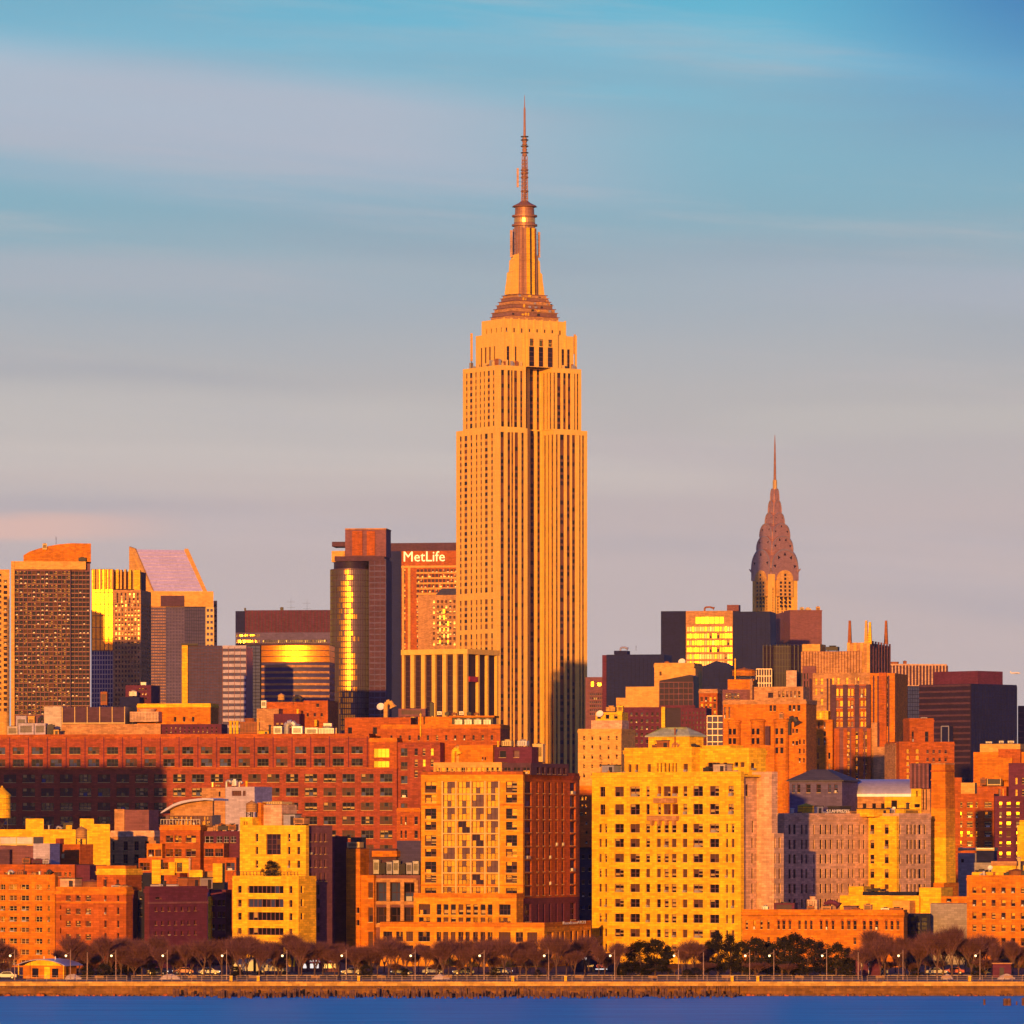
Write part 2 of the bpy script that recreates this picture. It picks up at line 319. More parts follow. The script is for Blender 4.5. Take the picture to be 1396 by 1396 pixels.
        if cop:
            h, pr, cm = cop; mb = MB()
            mb.box(x0 - pr, x1 + pr, y - pr, y1 + pr, z1 + .002, z1 + .12, cm); mb.box(x0 - pr * .6, x1 + pr * .6, y - pr * .6, y1 + pr * .6, z1 - h, z1 - .002, cm)
            mb.box(x0, x1, y, y + .35, z1 + .12, z1 + .75, cm); mb.box(x1 - .35, x1, y + .35, y1, z1 + .12, z1 + .75, cm); mb.box(x0, x0 + .35, y + .35, y1, z1 + .12, z1 + .75, cm)
            mb.build('cornice', s.root); s.ztop = z1 + .12
        return s
    def band(s, l, r, py, y=0., h=.35, pr=.18, m='cream_trim', back=None, part='ledge'):
        x0, x1 = s.lx(l, y), s.lx(r, y); xs_ = x1 if s.yaw >= 0 else x0; z = s.lz(py, xs_, y); y1 = s.ly(back, xs_) if back else y + .3
        mb = MB(); mb.box(x0 - pr, x1 + pr, y - pr, y1, z - h / 2, z + h / 2, m); mb.build(part, s.root); return s
    def grid(s, l, r, top, bot, nv, nh, vw=.3, hw=.6, y=0., m='dark_metal', part='mullions', face='f', x=None, pr=.22, hm=None):
        """bars standing proud of a glass wall, one mesh"""
        mb = MB(); 
        if face == 'f':
            x0, x1 = s.lx(l, y), s.lx(r, y); xs_ = x1 if s.yaw >= 0 else x0; z1, z0 = s.lz(top, xs_, y), s.lz(bot, xs_, y)
            for i in range(nv + 1 if nv else 0):
                q = x0 + (x1 - x0) * i / nv; mb.box(q - vw / 2, q + vw / 2, y - pr, y + .02, z0, z1, m)
            for j in range(nh + 1 if nh else 0):
                q = z0 + (z1 - z0) * j / nh; mb.box(x0, x1, y - pr * .8, y + .02, q - hw / 2, q + hw / 2, hm or m)
        else:
            sg = 1 if s.yaw >= 0 else -1; y0, y1 = sorted((s.ly(l, x), s.ly(r, x))); yy = y
            z1, z0 = s.lz(top, x, yy), s.lz(bot, x, yy)
            for i in range(nv + 1 if nv else 0):
                q = y0 + (y1 - y0) * i / nv; mb.box(min(x - .02 * sg, x + pr * sg), max(x - .02 * sg, x + pr * sg), q - vw / 2, q + vw / 2, z0, z1, m)
            for j in range(nh + 1 if nh else 0):
                q = z0 + (z1 - z0) * j / nh; mb.box(min(x - .02 * sg, x + pr * .8 * sg), max(x - .02 * sg, x + pr * .8 * sg), y0, y1, q - hw / 2, q + hw / 2, hm or m)
        mb.build(part, s.root); return s
    def item(s, kind, l, r, top, y=None, bot=None, ph=None, dep=None, m=None, sh=None):
        """a loose thing standing on this building's roof: its own top-level object"""
        y = s.y + 3. if y is None else y
        x0, x1 = s.lx(l, y), s.lx(r, y); zt = s.lz(top, (x0 + x1) / 2, y); zb_ = s.ztop if bot is None else s.lz(bot, (x0 + x1) / 2, y)
        w_, h = x1 - x0, max(.4, zt - zb_); cx = (x0 + x1) / 2; d = dep or max(.8, w_ * .8)
        cy = y + d / 2
        wx = s.O[0] + cx * s.u[0] + cy * s.v[0]; wy = s.O[1] + cx * s.u[1] + cy * s.v[1]
        o, phd, cat = KIND[kind](w_, d, h, m); o.location = (wx, wy, GZ + zb_); o.rotation_euler = (0, 0, -R(s.yaw)); o['category'] = cat
        PEND.append((o, l, ph or phd, 'on top of the ' + s.short)); return s
    def clutter(s, n, l, r, y0=1., y1=8., z=None):
        rr = random.Random(int(l * 7 + r)); 
        if z is not None: s.ztop = z
        for i in range(n):
            k_ = rr.choice(['pipe', 'hvac', 'hvac', 'cool', 'ant', 'duct', 'shed']); w_ = {'pipe': .5, 'ant': .3, 'shed': 2.6}.get(k_, rr.uniform(1.2, 2.6)); h = {'ant': rr.uniform(2, 4.5), 'shed': 2.4}.get(k_, rr.uniform(.9, 2.0))
            px_ = l + (r - l) * (i + rr.uniform(.15, .85)) / n; y_ = rr.uniform(y0, y1); wp = w_ / (s.O[1] / F)
            x_ = s.lx(px_, y_); yy = s.O[1] + x_ * s.u[1] + y_ * s.v[1]
            s.item(k_, px_, px_ + wp, YH - (GZ + s.ztop + h - HC) / yy * F, y=y_, m=rr.choice([None, 'galvanised', 'rust_metal', 'dark_metal', 'tan_stone']) if k_ != 'ant' else None)
        return s
    def done(s):
        ws = s.wins
        if len(ws) > 100:
            idx = sorted(range(len(ws)), key=lambda i: -ws[i][2] * ws[i][3]); big = set(idx[:100])
        else: big = set(range(len(ws)))
        rest = MB()
        for i, (p, ang, w_, h, g) in enumerate(ws):
            mb = wmesh(g['t'], g['fr'], g['pw'], rnd.randrange(7))
            if i in big:
                o = bpy.data.objects.new('window', mb.me); COL.objects.link(o); o.parent = s.root; o.location = p; o.rotation_euler = (0, 0, ang); o.scale = (w_, 1, h)
            else:
                ca, sa = math.cos(ang), math.sin(ang); k0 = len(rest.v)
                rest.v += [(p[0] + x * w_ * ca - y * sa, p[1] + x * w_ * sa + y * ca, p[2] + z * h) for x, y, z in mb.v]
                rest.f += [tuple(k0 + q for q in f_) for f_ in mb.f]; rest.m += [rest.mi(mb.mats[q]) for q in mb.m]
        if rest.f: rest.build('windows', s.root, kind='stuff')
        return s

# ------------------------------------------------------------------ roof things
def k_hvac(w_, d, h, m):
    r_ = empty('ventilation_unit'); b = MB(); m = m or 'galvanised'
    b.box(-w_ / 2, w_ / 2, -d / 2, d / 2, .25 * min(1, h), h * .93, m); b.box(-w_ / 2 - .06, w_ / 2 + .06, -d / 2 - .06, d / 2 + .06, h * .93, h, m)
    for x in (-w_ * .4, w_ * .4): b.box(x - .1, x + .1, -d * .4, d * .4, 0, .25 * min(1, h), 'dark_metal')
    b.build('casing', r_); g = MB(); n = max(2, int(h / .3))
    for i in range(n): g.box(-w_ * .38, w_ * .38, -d / 2 - .05, -d / 2 + .01, h * (.33 + .5 * i / n), h * (.33 + .5 * i / n) + .1, 'dark_metal')
    g.build('louvre', r_); f_ = MB(); f_.lathe(0, 0, [(min(w_, d) * .32, h), (min(w_, d) * .32, h + .22)], 'dark_metal', 10); f_.build('fan_housing', r_)
    return r_, 'louvred ventilation unit', 'ventilation unit'
def k_pipe(w_, d, h, m):
    r_ = empty('vent_pipe'); b = MB(); q = max(.12, w_ / 2)
    b.lathe(0, 0, [(q, 0), (q, h * .9)], m or 'galvanised', 8); b.build('pipe', r_)
    c_ = MB(); c_.lathe(0, 0, [(q * 1.5, h * .9), (q * 1.5, h * .94), (q * .3, h)], m or 'galvanised', 8); c_.build('cap', r_)
    return r_, 'capped vent pipe', 'vent pipe'
def k_tank(w_, d, h, m):
    r_ = empty('water_tank'); q = w_ / 2; b = MB(); m = m or 'wood_stave'
    b.lathe(0, 0, [(q, h * .3), (q * .97, h * .78)], m, 18)
    for t_ in (.36, .48, .6, .72): b.lathe(0, 0, [(q * 1.02, h * t_), (q * 1.02, h * t_ + .07)], 'dark_metal', 18)
    b.build('tank', r_); c_ = MB(); c_.lathe(0, 0, [(q * 1.08, h * .78), (q * 1.05, h * .8), (q * .12, h * .97), (q * .1, h)], m, 18); c_.build('roof', r_)
    for x in (-1, 1):
        for y in (-1, 1):
            l_ = MB(); l_.box(x * q * .62 - .1, x * q * .62 + .1, y * q * .62 - .1, y * q * .62 + .1, 0, h * .3, 'dark_metal'); l_.build('leg', r_)
    x_ = MB(); x_.tube((-q * .62, -q * .62, .1), (q * .62, -q * .62, h * .28), .06, .06, 'dark_metal', 4); x_.tube((q * .62, -q * .62, .1), (-q * .62, -q * .62, h * .28), .06, .06, 'dark_metal', 4); x_.build('brace', r_)
    return r_, 'conical roofed water tank', 'water tank'
def k_ant(w_, d, h, m):
    r_ = empty('antenna'); b = MB(); b.tube((0, 0, 0), (0, 0, h), .1, .04, m or 'dark_metal', 5); b.build('mast', r_)
    c_ = MB()
    for t_ in (.55, .72, .88): c_.box(-h * .12, h * .12, -.04, .04, h * t_, h * t_ + .08, m or 'dark_metal')
    c_.build('crossbar', r_); return r_, 'thin antenna mast', 'antenna'
def k_dish(w_, d, h, m):
    r_ = empty('satellite_dish'); b = MB(); b.tube((0, 0, 0), (0, 0, h * .55), .12, .1, 'dark_metal'); b.build('post', r_)
    q = w_ / 2; c_ = MB(); tl = Matrix.Rotation(R(62), 4, 'X'); ring = []
    for rr_, z in ((q * .1, 0), (q * .55, .12 * q), (q, .42 * q), (q * .98, .48 * q), (q * .5, .2 * q), (q * .05, .08 * q)):
        ring.append([tuple(tl @ Vector((rr_ * math.cos(j * .5236), rr_ * math.sin(j * .5236), z)) + Vector((0, 0, h * .55))) for j in range(12)])
    c_.rings(ring, 'white_paint'); c_.build('reflector', r_); return r_, 'white satellite dish', 'satellite dish'
def k_cool(w_, d, h, m):
    r_ = empty('cooling_tower'); b = MB(); m = m or 'galvanised'; b.box(-w_ / 2, w_ / 2, -d / 2, d / 2, h * .15, h * .8, m)
    for x in (-.42, .42):
        for y in (-.4, .4): b.box(w_ * x - .12, w_ * x + .12, d * y - .12, d * y + .12, 0, h * .15, 'dark_metal')
    b.build('casing', r_); n = max(1, round(w_ / max(1.5, d)))
    for i in range(n):
        q = MB(); cx = -w_ / 2 + w_ * (i + .5) / n; rr_ = min(w_ / n, d) * .42; q.lathe(cx, 0, [(rr_ * .8, h * .8), (rr_, h), (rr_ * .9, h), (rr_ * .7, h * .82)], m, 14); q.build('fan_stack', r_)
    g = MB()
    for i in range(max(2, int(w_ / .5))): g.box(-w_ / 2 + .12 + i * .5, -w_ / 2 + .25 + i * .5, -d / 2 - .05, -d / 2 + .01, h * .22, h * .72, 'dark_metal')
    g.build('louvre', r_); return r_, 'squat cooling tower', 'cooling tower'
def k_screen(w_, d, h, m):
    r_ = empty('equipment_screen'); m = m or 'brown_brick'; n = max(1, round(w_ / 4.5))
    for i in range(n):
        b = MB(); x0 = -w_ / 2 + w_ * i / n; b.box(x0 + .12, x0 + w_ / n - .12, -d / 2, d / 2, .5, h, m)
        for j in range(int((h - .8) / .35)): b.box(x0 + .2, x0 + w_ / n - .2, -d / 2 - .06, -d / 2 + .01, .7 + j * .35, .85 + j * .35, m)
        b.build('panel', r_)
    f_ = MB()
    for i in range(n + 1): f_.box(-w_ / 2 + w_ * i / n - .12, -w_ / 2 + w_ * i / n + .12, -d / 2 - .1, d / 2, 0, h + .12, 'cream_trim')
    f_.box(-w_ / 2, w_ / 2, -d / 2 - .12, d / 2 - .01, .1, .48, 'cream_trim'); f_.build('frame', r_); return r_, 'brown louvred equipment screen', 'equipment screen'
def k_shed(w_, d, h, m):
    r_ = empty('roof_shed'); b = MB(); m = m or 'pale_concrete'; b.box(-w_ / 2, w_ / 2, -d / 2, d / 2, 0, h, m); b.build('wall', r_)
    c_ = MB(); c_.box(-w_ / 2 - .15, w_ / 2 + .15, -d / 2 - .15, d / 2 + .15, h + .002, h + .22, 'tar_roof'); c_.build('roof', r_)
    e = MB(); e.box(w_ * .1, w_ * .1 + min(1., w_ * .3), -d / 2 - .05, -d / 2 + .02, .05, min(2.1, h * .85), 'dark_metal'); e.build('door', r_); return r_, 'small stair head', 'roof shed'
def k_duct(w_, d, h, m):
    r_ = empty('exhaust_duct'); b = MB(); m = m or 'galvanised'; q = min(w_, h) * .22
    pts = [(-w_ * .3, 0, 0), (-w_ * .3, 0, h * .7), (-w_ * .2, 0, h * .9), (w_ * .1, 0, h * .95), (w_ * .3, 0, h * .75)]
    for a, b_ in zip(pts, pts[1:]): b.tube(a, b_, q, q, m, 8)
    b.build('duct', r_); c_ = MB(); c_.tube(pts[-1], (w_ * .42, 0, h * .58), q, q * 1.8, m, 8); c_.build('hood', r_); return r_, 'bent exhaust duct', 'exhaust duct'
KIND = dict(hvac=k_hvac, pipe=k_pipe, tank=k_tank, ant=k_ant, dish=k_dish, cool=k_cool, screen=k_screen, shed=k_shed, duct=k_duct)

HAZE = 1.4e-5
# ------------------------------------------------------------------ the setting
WATER_Y = 1150.0
def water_mat():
    m = bpy.data.materials.new('river_water'); m.use_nodes = True; t = m.node_tree; b = t.nodes['Principled BSDF']
    tcn = t.nodes.new('ShaderNodeTexCoord'); mp = t.nodes.new('ShaderNodeMapping'); mp.inputs['Scale'].default_value = (.02, .22, 1)
    n1 = t.nodes.new('ShaderNodeTexNoise'); n1.inputs['Scale'].default_value = 1; n1.inputs['Detail'].default_value = 9; n1.inputs['Roughness'].default_value = .68
    t.links.new(tcn.outputs['Object'], mp.inputs[0]); t.links.new(mp.outputs[0], n1.inputs[0])
    r_ = t.nodes.new('ShaderNodeValToRGB'); t.links.new(n1.outputs[0], r_.inputs[0])
    r_.color_ramp.elements[0].position = .3; r_.color_ramp.elements[0].color = (.001, .29, .58, 1); r_.color_ramp.elements[1].position = .72; r_.color_ramp.elements[1].color = (.02, .60, .92, 1)
    t.links.new(r_.outputs[0], b.inputs['Base Color'])
    b.inputs['Roughness'].default_value = .38; b.inputs['Specular IOR Level'].default_value = .006
    n2 = t.nodes.new('ShaderNodeTexNoise'); n2.inputs['Scale'].default_value = .5; n2.inputs['Detail'].default_value = 6
    mp2 = t.nodes.new('ShaderNodeMapping'); mp2.inputs['Scale'].default_value = (.5, 1, 1); t.links.new(tcn.outputs['Object'], mp2.inputs[0]); t.links.new(mp2.outputs[0], n2.inputs[0])
    bp = t.nodes.new('ShaderNodeBump'); bp.inputs['Strength'].default_value = .35; bp.inputs['Distance'].default_value = .4; t.links.new(n2.outputs[0], bp.inputs['Height']); t.links.new(bp.outputs[0], b.inputs['Normal'])
    MATS['river_water'] = m
water_mat()
mat('soil', (.10, .075, .055)); mat('asphalt', (.045, .035, .035)); mat('paving', (.26, .19, .14)); mat('dry_grass', (.20, .11, .04), scale=.5)
mat('quay_concrete', (.20, .085, .016), var=.45, scale=.35, streak=.45); mat('quay_cap', (.54, .30, .06), var=.4, scale=.5); mat('wet_timber', (.14, .065, .035), var=.5, scale=1.2)
mat('bark', (.12, .065, .05), var=.2, scale=1.); mat('twig', (.135, .056, .06), var=.25, scale=.8); mat('twig_pale', (.18, .075, .06), var=.25, scale=.8)
mat('evergreen_leaf', (.016, .013, .009), var=.5, scale=.7); mat('evergreen_leaf_light', (.03, .024, .012), var=.4, scale=.7); mat('lamp_glow', (1., .78, .34), var=0, emit=2.6); mat('lamp_pole', (.34, .22, .17), rough=.5)
mat('car_black', (.02, .02, .025), rough=.3, var=0, spec=.5); mat('car_white', (.36, .33, .31), rough=.3, var=0, spec=.5); mat('car_red', (.40, .04, .03), rough=.3, var=0, spec=.5); mat('car_grey', (.20, .19, .20), rough=.3, var=0, spec=.5)
mat('tyre_rubber', (.015, .015, .015), var=0); mat('sign_white', (1., .92, .84), var=0, emit=.7); mat('sign_cream', (1., .70, .34), var=0, emit=.7); mat('sign_amber', (1., .50, .10), var=0, emit=1.3); mat('sign_red', (1., .15, .06), var=0, emit=1.0)
mat('headlight_glow', (1., .9, .7), var=0, emit=3.); mat('canvas_red', (.62, .03, .06), var=.1); mat('snow_pile', (.42, .34, .32), var=.2)
def sheet(name, x0, x1, y0, y1, z, m, **k):
    b = MB(); b.poly([(x0, y0, z), (x1, y0, z), (x1, y1, z), (x0, y1, z)], m); return b.build(name, **k)
sheet('water', -4000, 4000, -850, WATER_Y + .5, 0, 'river_water', kind='structure')
sheet('ground', -4000, 4000, WATER_Y + .6, 9000, GZ - .02, 'soil', kind='structure')
sheet('promenade', -2500, 2500, WATER_Y + 1.5, WATER_Y + 16, GZ + .02, 'paving', kind='structure')
sheet('verge', -2500, 2500, WATER_Y + 16, WATER_Y + 34, GZ + .026, 'dry_grass', kind='structure')
sheet('road', -2500, 2500, WATER_Y + 52, WATER_Y + 80, GZ + .03, 'asphalt', kind='structure')
b = MB()
for k_ in range(-60, 60): b.box(k_ * 8, k_ * 8 + 3, WATER_Y + 65.9, WATER_Y + 66.05, GZ + .032, GZ + .036, 'white_paint')
b.build('lane_marking', kind='structure')
b = MB(); b.box(-2500, 2500, WATER_Y + 51.6, WATER_Y + 51.9, GZ - .2, GZ + .15, 'paving'); b.build('kerb', kind='structure')
HZ = MB(); HZ.box(-4100, 4100, -900, 9100, -2.0, 480, 'soil'); hz = HZ.build('haze', kind='stuff'); hz.data.materials.clear()
hm_ = bpy.data.materials.new('haze_air'); hm_.use_nodes = True; t = hm_.node_tree; t.nodes.clear(); pv = t.nodes.new('ShaderNodeVolumePrincipled'); oo = t.nodes.new('ShaderNodeOutputMaterial'); t.links.new(pv.outputs[0], oo.inputs['Volume'])
pv.inputs['Density'].default_value = HAZE; pv.inputs['Color'].default_value = (.72, .72, 1., 1); hz.data.materials.append(hm_)
q = empty('quay_wall', (0, WATER_Y, 0), label='long low orange concrete quay wall along the water edge', category='quay wall')
b = MB(); b.box(-2500, X(880, 1150), 0, 1.4, -1, 2.0, 'quay_concrete'); b.box(X(880, 1150), X(1022, 1150), .9, 1.4, -1, 2.0, 'quay_concrete'); b.box(X(1022, 1150), 2500, 0, 1.4, -1, 2.0, 'quay_concrete')
for px_ in (884, 902, 921, 938, 944, 962, 968, 972, 984, 992, 1003, 1019): b.box(X(px_, 1150), X(px_ + 4, 1150), .1, .9, -1, 1.99, 'quay_concrete')
b.build('wall', q); b = MB()
for i in range(60):
    xx = -150 + i * 5. + (i * 37 % 11) * .12; b.box(xx - .05, xx + .05, -.012, .2, -.5, 1.99, 'wet_timber')
b.box(-300, 300, -.02, .2, -.5, .32, 'wet_timber'); b.build('joints', q); b = MB(); b.box(-2500, 2500, -.35, 2.2, 2.0, GZ + .06, 'quay_cap'); b.build('coping', q)

# ------------------------------------------------------------------ the tall central tower
def tower():
    s = B('skyscraper', 'tallest limestone tower with setbacks, metal mast and needle antenna', 678, 3200, -33, 'skyscraper', short='tallest limestone tower')
    z = lambda py: s.lz(py)
    LS = 'limestone'; rr = random.Random(3)
    def strips(x0, x1, fr, z0, z1, pw='ddsrrs', f='spandrel_metal', pitch=3.6, rd=.7, ht=.38, nv=0):
        n = max(1, round((z1 - z0) / pitch)); g = dict(c=0, r=0, t=(nv, n - 1, .0, .05, ht / n), pw=pw, fr=f, rd=rd)
        return [(x0 + (x1 - x0) * a, x0 + (x1 - x0) * b_, z0, z1, g) for a, b_ in fr]
    W1 = [(.11, .23), (.34, .44), (.47, .54), (.58, .70), (.80, .89)]
    W2 = [(.05, .11), (.17, .30), (.38, .48), (.54, .64), (.76, .81), (.85, .91)]
    LF = [(.08, .13), (.19, .27), (.34, .39), (.47, .515), (.58, .625), (.69, .765), (.84, .89)]
    def tier(x0, x1, y0, y1, z0, z1, wl, wr, rec, zlo, rows):
        # left wing, right wing, recessed middle; each with tall strips of windows between stone piers
        side = []
        g0 = z1 - 2.6
        for a, c_ in rows: side += strips(y0, y1, [(1 - q[1], 1 - q[0]) for q in LF], z0 + (g0 - z0) * a, z0 + (g0 - z0) * c_, 'rrdzs', 'peach_stone', 3.6, .45, .42)
        s.box(x0, x0 + wl, y0, y1, z0, z1, LS, 'wing', strips(x0, x0 + wl, W1, z0 + .5, g0), side)
        xr = x1 - wr
        s.box(xr, x1, y0, y1, z0, z1, LS, 'wing', strips(xr, x1, W2, z0 + .5, g0), strips(y0, y0 + rec, [(.12, .30), (.42, .56), (.70, .86)], z0 + .5, g0, 'ssrz'))
        s.box(x0 + wl + .01, xr - .01, y0 + rec, y1, z0, z1 + .01, LS, 'centre_bay', strips(x0 + wl, xr, [(.05, .2), (.32, .47), (.58, .72), (.84, .95)], z0 + .5, z1 - .2, 'dssr'))
    zA, zB, zC, zD = z(582), z(497), z(452), z(432)
    tier(0, 60, 0, 42.6, -.6, zA, 20, 22, 13, 0, [(.0, .17), (.18, .40), (.41, .56), (.57, .575 + .06), (.65, .998)])
    tier(1.5, 57, 1.5, 38, zA + .003, zB, 18.4, 19.5, 11.5, 0, [(.03, .999)])
    A3 = [(.10, .17), (.25, .32), (.36, .41)]
    x0, x1, y0, y1 = 6, 53.5, 4, 31.6
    g = dict(c=0, r=0, t=(0, 3, .04, 0, .03), pw='dds', fr='spandrel_metal', rd=.6); g2 = dict(g, pw='gbz'); h = zC - zB
    fr = [(x0 + 47.5 * a, x0 + 47.5 * c_, zB + .3, zB + h * .60, g) for a, c_ in ((.06, .10), (.15, .20), (.83, .87), (.91, .95))]
    sd = [(y0 + 27.6 * a, y0 + 27.6 * c_, zB + .3, zB + h * .62, dict(g, pw='zc')) for a, c_ in ((.28, .34), (.44, .52), (.60, .68), (.76, .83))]
    s.box(x0, x1, y0, y1, zB + .004, zC, LS, 'upper_block', fr, sd)
    fr = [(22 + 20 * a, 22 + 20 * c_, zB + .3, zB + h * .62, g) for a, c_ in ((.04, .22), (.36, .52), (.66, .84))] + [(22 + 20 * a, 22 + 20 * c_, zB + h * .64, zB + h * .86, g2) for a, c_ in ((.06, .20), (.38, .52), (.68, .82))]
    s.box(22, 42, 2.5, 3.98, zB + .004, zC + 1, LS, 'centre_bay', fr, [])
    g3 = dict(c=0, r=0, t=T['one'], pw='dsb', fr='spandrel_metal', rd=.5)
    s.box(8, 49.2, 6, 28.6, zC + .003, zD, LS, 'upper_block', [(8 + i * 5.1 + 1.5, 8 + i * 5.1 + 2.6, zC + .6, zC + 3.2, g3) for i in range(8)], [(6 + i * 5 + 2, 6 + i * 5 + 3.1, zC + .6, zC + 3.4, g3) for i in range(4)])
    b = MB()
    for i in range(9): b.box(8 + i * 5.1 - .3, 8 + i * 5.1 + .7, 5.6, 6.01, zC, zD + .5, LS)
    for i in range(8): b.box(6 + i * 6.9, 6 + i * 6.9 + 1.1, 3.55, 4.01, zB, zC + .5, LS)
    b.build('pilasters', s.root)
    cx, cy = 28.9, 16.6                       # mast axis
    z = lambda py: s.lz(py, cx, cy)
    def sq(hx, hy, za, zb_, m, b): b.box(cx - hx, cx + hx, cy - hy, cy + hy, za, zb_, m)
    b = MB(); hs = [(15.8, 10.4), (15.2, 10.0), (14, 9.5), (12.8, 8.9), (11.7, 8.3), (10.6, 7.8), (9.8, 7.4)]; zt_ = [zD + .01 + (z(403) - zD) * q for q in (0, .16, .33, .47, .62, .75, .89, 1.)]
    for i, (hx, hy) in enumerate(hs):
        sq(hx, hy, zt_[i], zt_[i + 1] - .35, 'mast_brown' if i % 2 else 'tan_stone', b); sq(hx + .55, hy + .55, zt_[i + 1] - .35, zt_[i + 1] - .01, 'tan_stone' if i % 2 else 'brown_brick', b)
    for i in range(26):
        hx, hy = hs[i % 6]; zb_ = zt_[i % 6 + 1]; x_ = cx + rr.uniform(-hx, hx) * .95; w_ = rr.uniform(.3, .8); b.box(x_ - w_, x_ + w_, cy - hy - .3, cy - hy + .5, zb_, zb_ + rr.uniform(.6, 1.7), rr.choice(['dark_metal', 'galvanised', 'tan_stone', 'buff_brick']))
    b.build('stepped_deck', s.root)
    m0, m1 = z(403), z(309); H = m1 - m0; b = MB()
    b.lathe(cx, cy, [(6.2, m0), (6.0, m0 + H * .5), (5.7, m1)], 'mast_brown', 24); md_ = b.build('mast_drum', s.root)
    b = MB()
    for k_ in range(24):
        a = k_ * 6.28318 / 24; b.tube((cx + 6.15 * math.cos(a), cy + 6.15 * math.sin(a), m0), (cx + 5.75 * math.cos(a), cy + 5.75 * math.sin(a), m1), .22, .2, 'steel', 4)
    b.build('mast_ribs', md_)
    for a in range(4):                        # stepped winged buttresses; front glass bay with its glow painted yellow
        b = MB(); ca, sa = math.cos(a * math.pi / 2), math.sin(a * math.pi / 2)
        prof = [(5.4, m0), (11.8, m0), (11.2, m0 + H * .12), (10.6, m0 + H * .2), (10.2, m0 + H * .32), (8.9, m0 + H * .34), (8.6, m0 + H * .5), (7.6, m0 + H * .52), (7.4, m0 + H * .58), (5.4, m0 + H * .6)]
        if a == 3:
            for t0_, t1_ in ((-2.3, -.75), (-.15, .35), (.6, 2.4)):
                b = MB(); pr_ = [(5.2, m0), (7.0, m0), (6.5, m0 + H * .97), (5.2, m0 + H * .97)]
                b.rings([[(cx + ca * r_ - sa * t_, cy + sa * r_ + ca * t_, z_) for r_, z_ in pr_] for t_ in (t0_, t1_)], 'buff_brick' if t0_ != -.15 else 'dark_metal'); b.build('mast_window_bay', s.root)
            continue
        b.rings([[(cx + ca * r_ - sa * t_, cy + sa * r_ + ca * t_, z_) for r_, z_ in prof] for t_ in (-2.5, 2.5)], 'limestone'); b.build('buttress', s.root)
    for a in range(4):
        an = R(45 + 90 * a + 4); b = MB(); px_, py_ = cx + 6.4 * math.cos(an), cy + 6.4 * math.sin(an)
        b.tube((px_, py_, m0), (px_ - .5 * math.cos(an), py_ - .5 * math.sin(an), m0 + H * .97), 1.0, .8, 'mast_brown', 6); b.build('corner_rib', s.root)
    b = MB(); za = z(309)
    b.lathe(cx, cy, [(5.4, za), (7.2, za + .2), (7.2, za + 1.1), (6.0, za + 1.2), (5.8, za + 5.2), (7.1, za + 5.4), (7.1, za + 6.3), (5.5, za + 6.4), (5.3, za + 10.6), (7.0, za + 11), (6.6, za + 11.6), (3.2, za + 13.3), (1.7, za + 14.6)], 'mast_brown', 24); od_ = b.build('observation_drum', s.root)
    b = MB(); b.lathe(cx, cy, [(5.95, za + 2.2), (5.95, za + 4.4)], 'brass_metal', 24); b.build('drum_window', od_)
    # antenna: lattice column, platforms, pole
    t0 = z(281); L1, L2, L3, L4 = z(213), z(187), z(147), z(130); b = MB()
    for x_, y_ in ((-1, -1), (1, -1), (1, 1), (-1, 1)): b.tube((cx + x_ * 1.25, cy + y_ * 1.25, t0 - 1), (cx + x_ * 1.0, cy + y_ * 1.0, L1), .32, .3, 'antenna_paint', 5)
    k_ = 0; zq = t0
    while zq < L1 - 2:
        for x_, y_, x2, y2 in ((-1, -1, 1, -1), (1, -1, 1, 1), (1, 1, -1, 1), (-1, 1, -1, -1)):
            b.tube((cx + x_ * 1.2, cy + y_ * 1.2, zq), (cx + x2 * 1.15, cy + y2 * 1.15, zq + 2.2), .2, .2, 'antenna_paint', 4); b.tube((cx + x_ * 1.2, cy + y_ * 1.2, zq), (cx + x2 * 1.2, cy + y2 * 1.2, zq), .2, .2, 'antenna_paint', 4)
        zq += 2.2
    b.lathe(cx, cy, [(.9, t0 - 1), (.7, L1)], 'antenna_paint', 8); b.build('lattice_mast', s.root)
    b = MB(); b.lathe(cx, cy, [(1.2, L1), (1.0, L2 + .5)], 'antenna_paint', 8)
    for i in range(7): b.lathe(cx, cy, [(1.5, L1 + i * 1.5 + .3), (1.5, L1 + i * 1.5 + 1.0)], 'mast_brown', 8)
    b.build('antenna_stack', s.root)
    for py_ in (187, 191.5, 200, 209): b = MB(); b.lathe(cx, cy, [(2.2, z(py_)), (2.2, z(py_) + .5)], 'dark_metal', 12); b.build('antenna_platform', s.root)
    for py_ in (233, 237, 243, 262): b = MB(); b.lathe(cx, cy, [(2.0, z(py_)), (2.3, z(py_) + .7), (1.2, z(py_) + 1.2)], 'mast_brown', 10); b.build('antenna_platform', s.root)
    b = MB(); b.lathe(cx, cy, [(.75, L2), (.62, (L2 + L3) / 2), (.55, L3), (.3, L3 + .1), (.12, L4)], 'antenna_paint', 8); an_ = b.build('antenna_needle', s.root)
    for (xx, zz0, zz1, dd) in ((-4.6, z(256), z(230), .9), (-8.9, z(352), z(315), 1.1), (9.6, z(350), z(315), 1.1)):
        b = MB(); b.box(cx + xx - dd * .6, cx + xx + dd * .6, cy - .3, cy + .3, zz0, zz1, 'pink_stone')
        q_ = -1 if xx < 0 else 1
        for i in range(5): b.tube((cx + xx, cy, zz0 + (zz1 - zz0) * (i + .5) / 5), (cx + q_ * .8, cy, zz0 + (zz1 - zz0) * (i + .5) / 5), .1, .1, 'dark_metal', 4)
        b.build('panel_antenna', s.root)
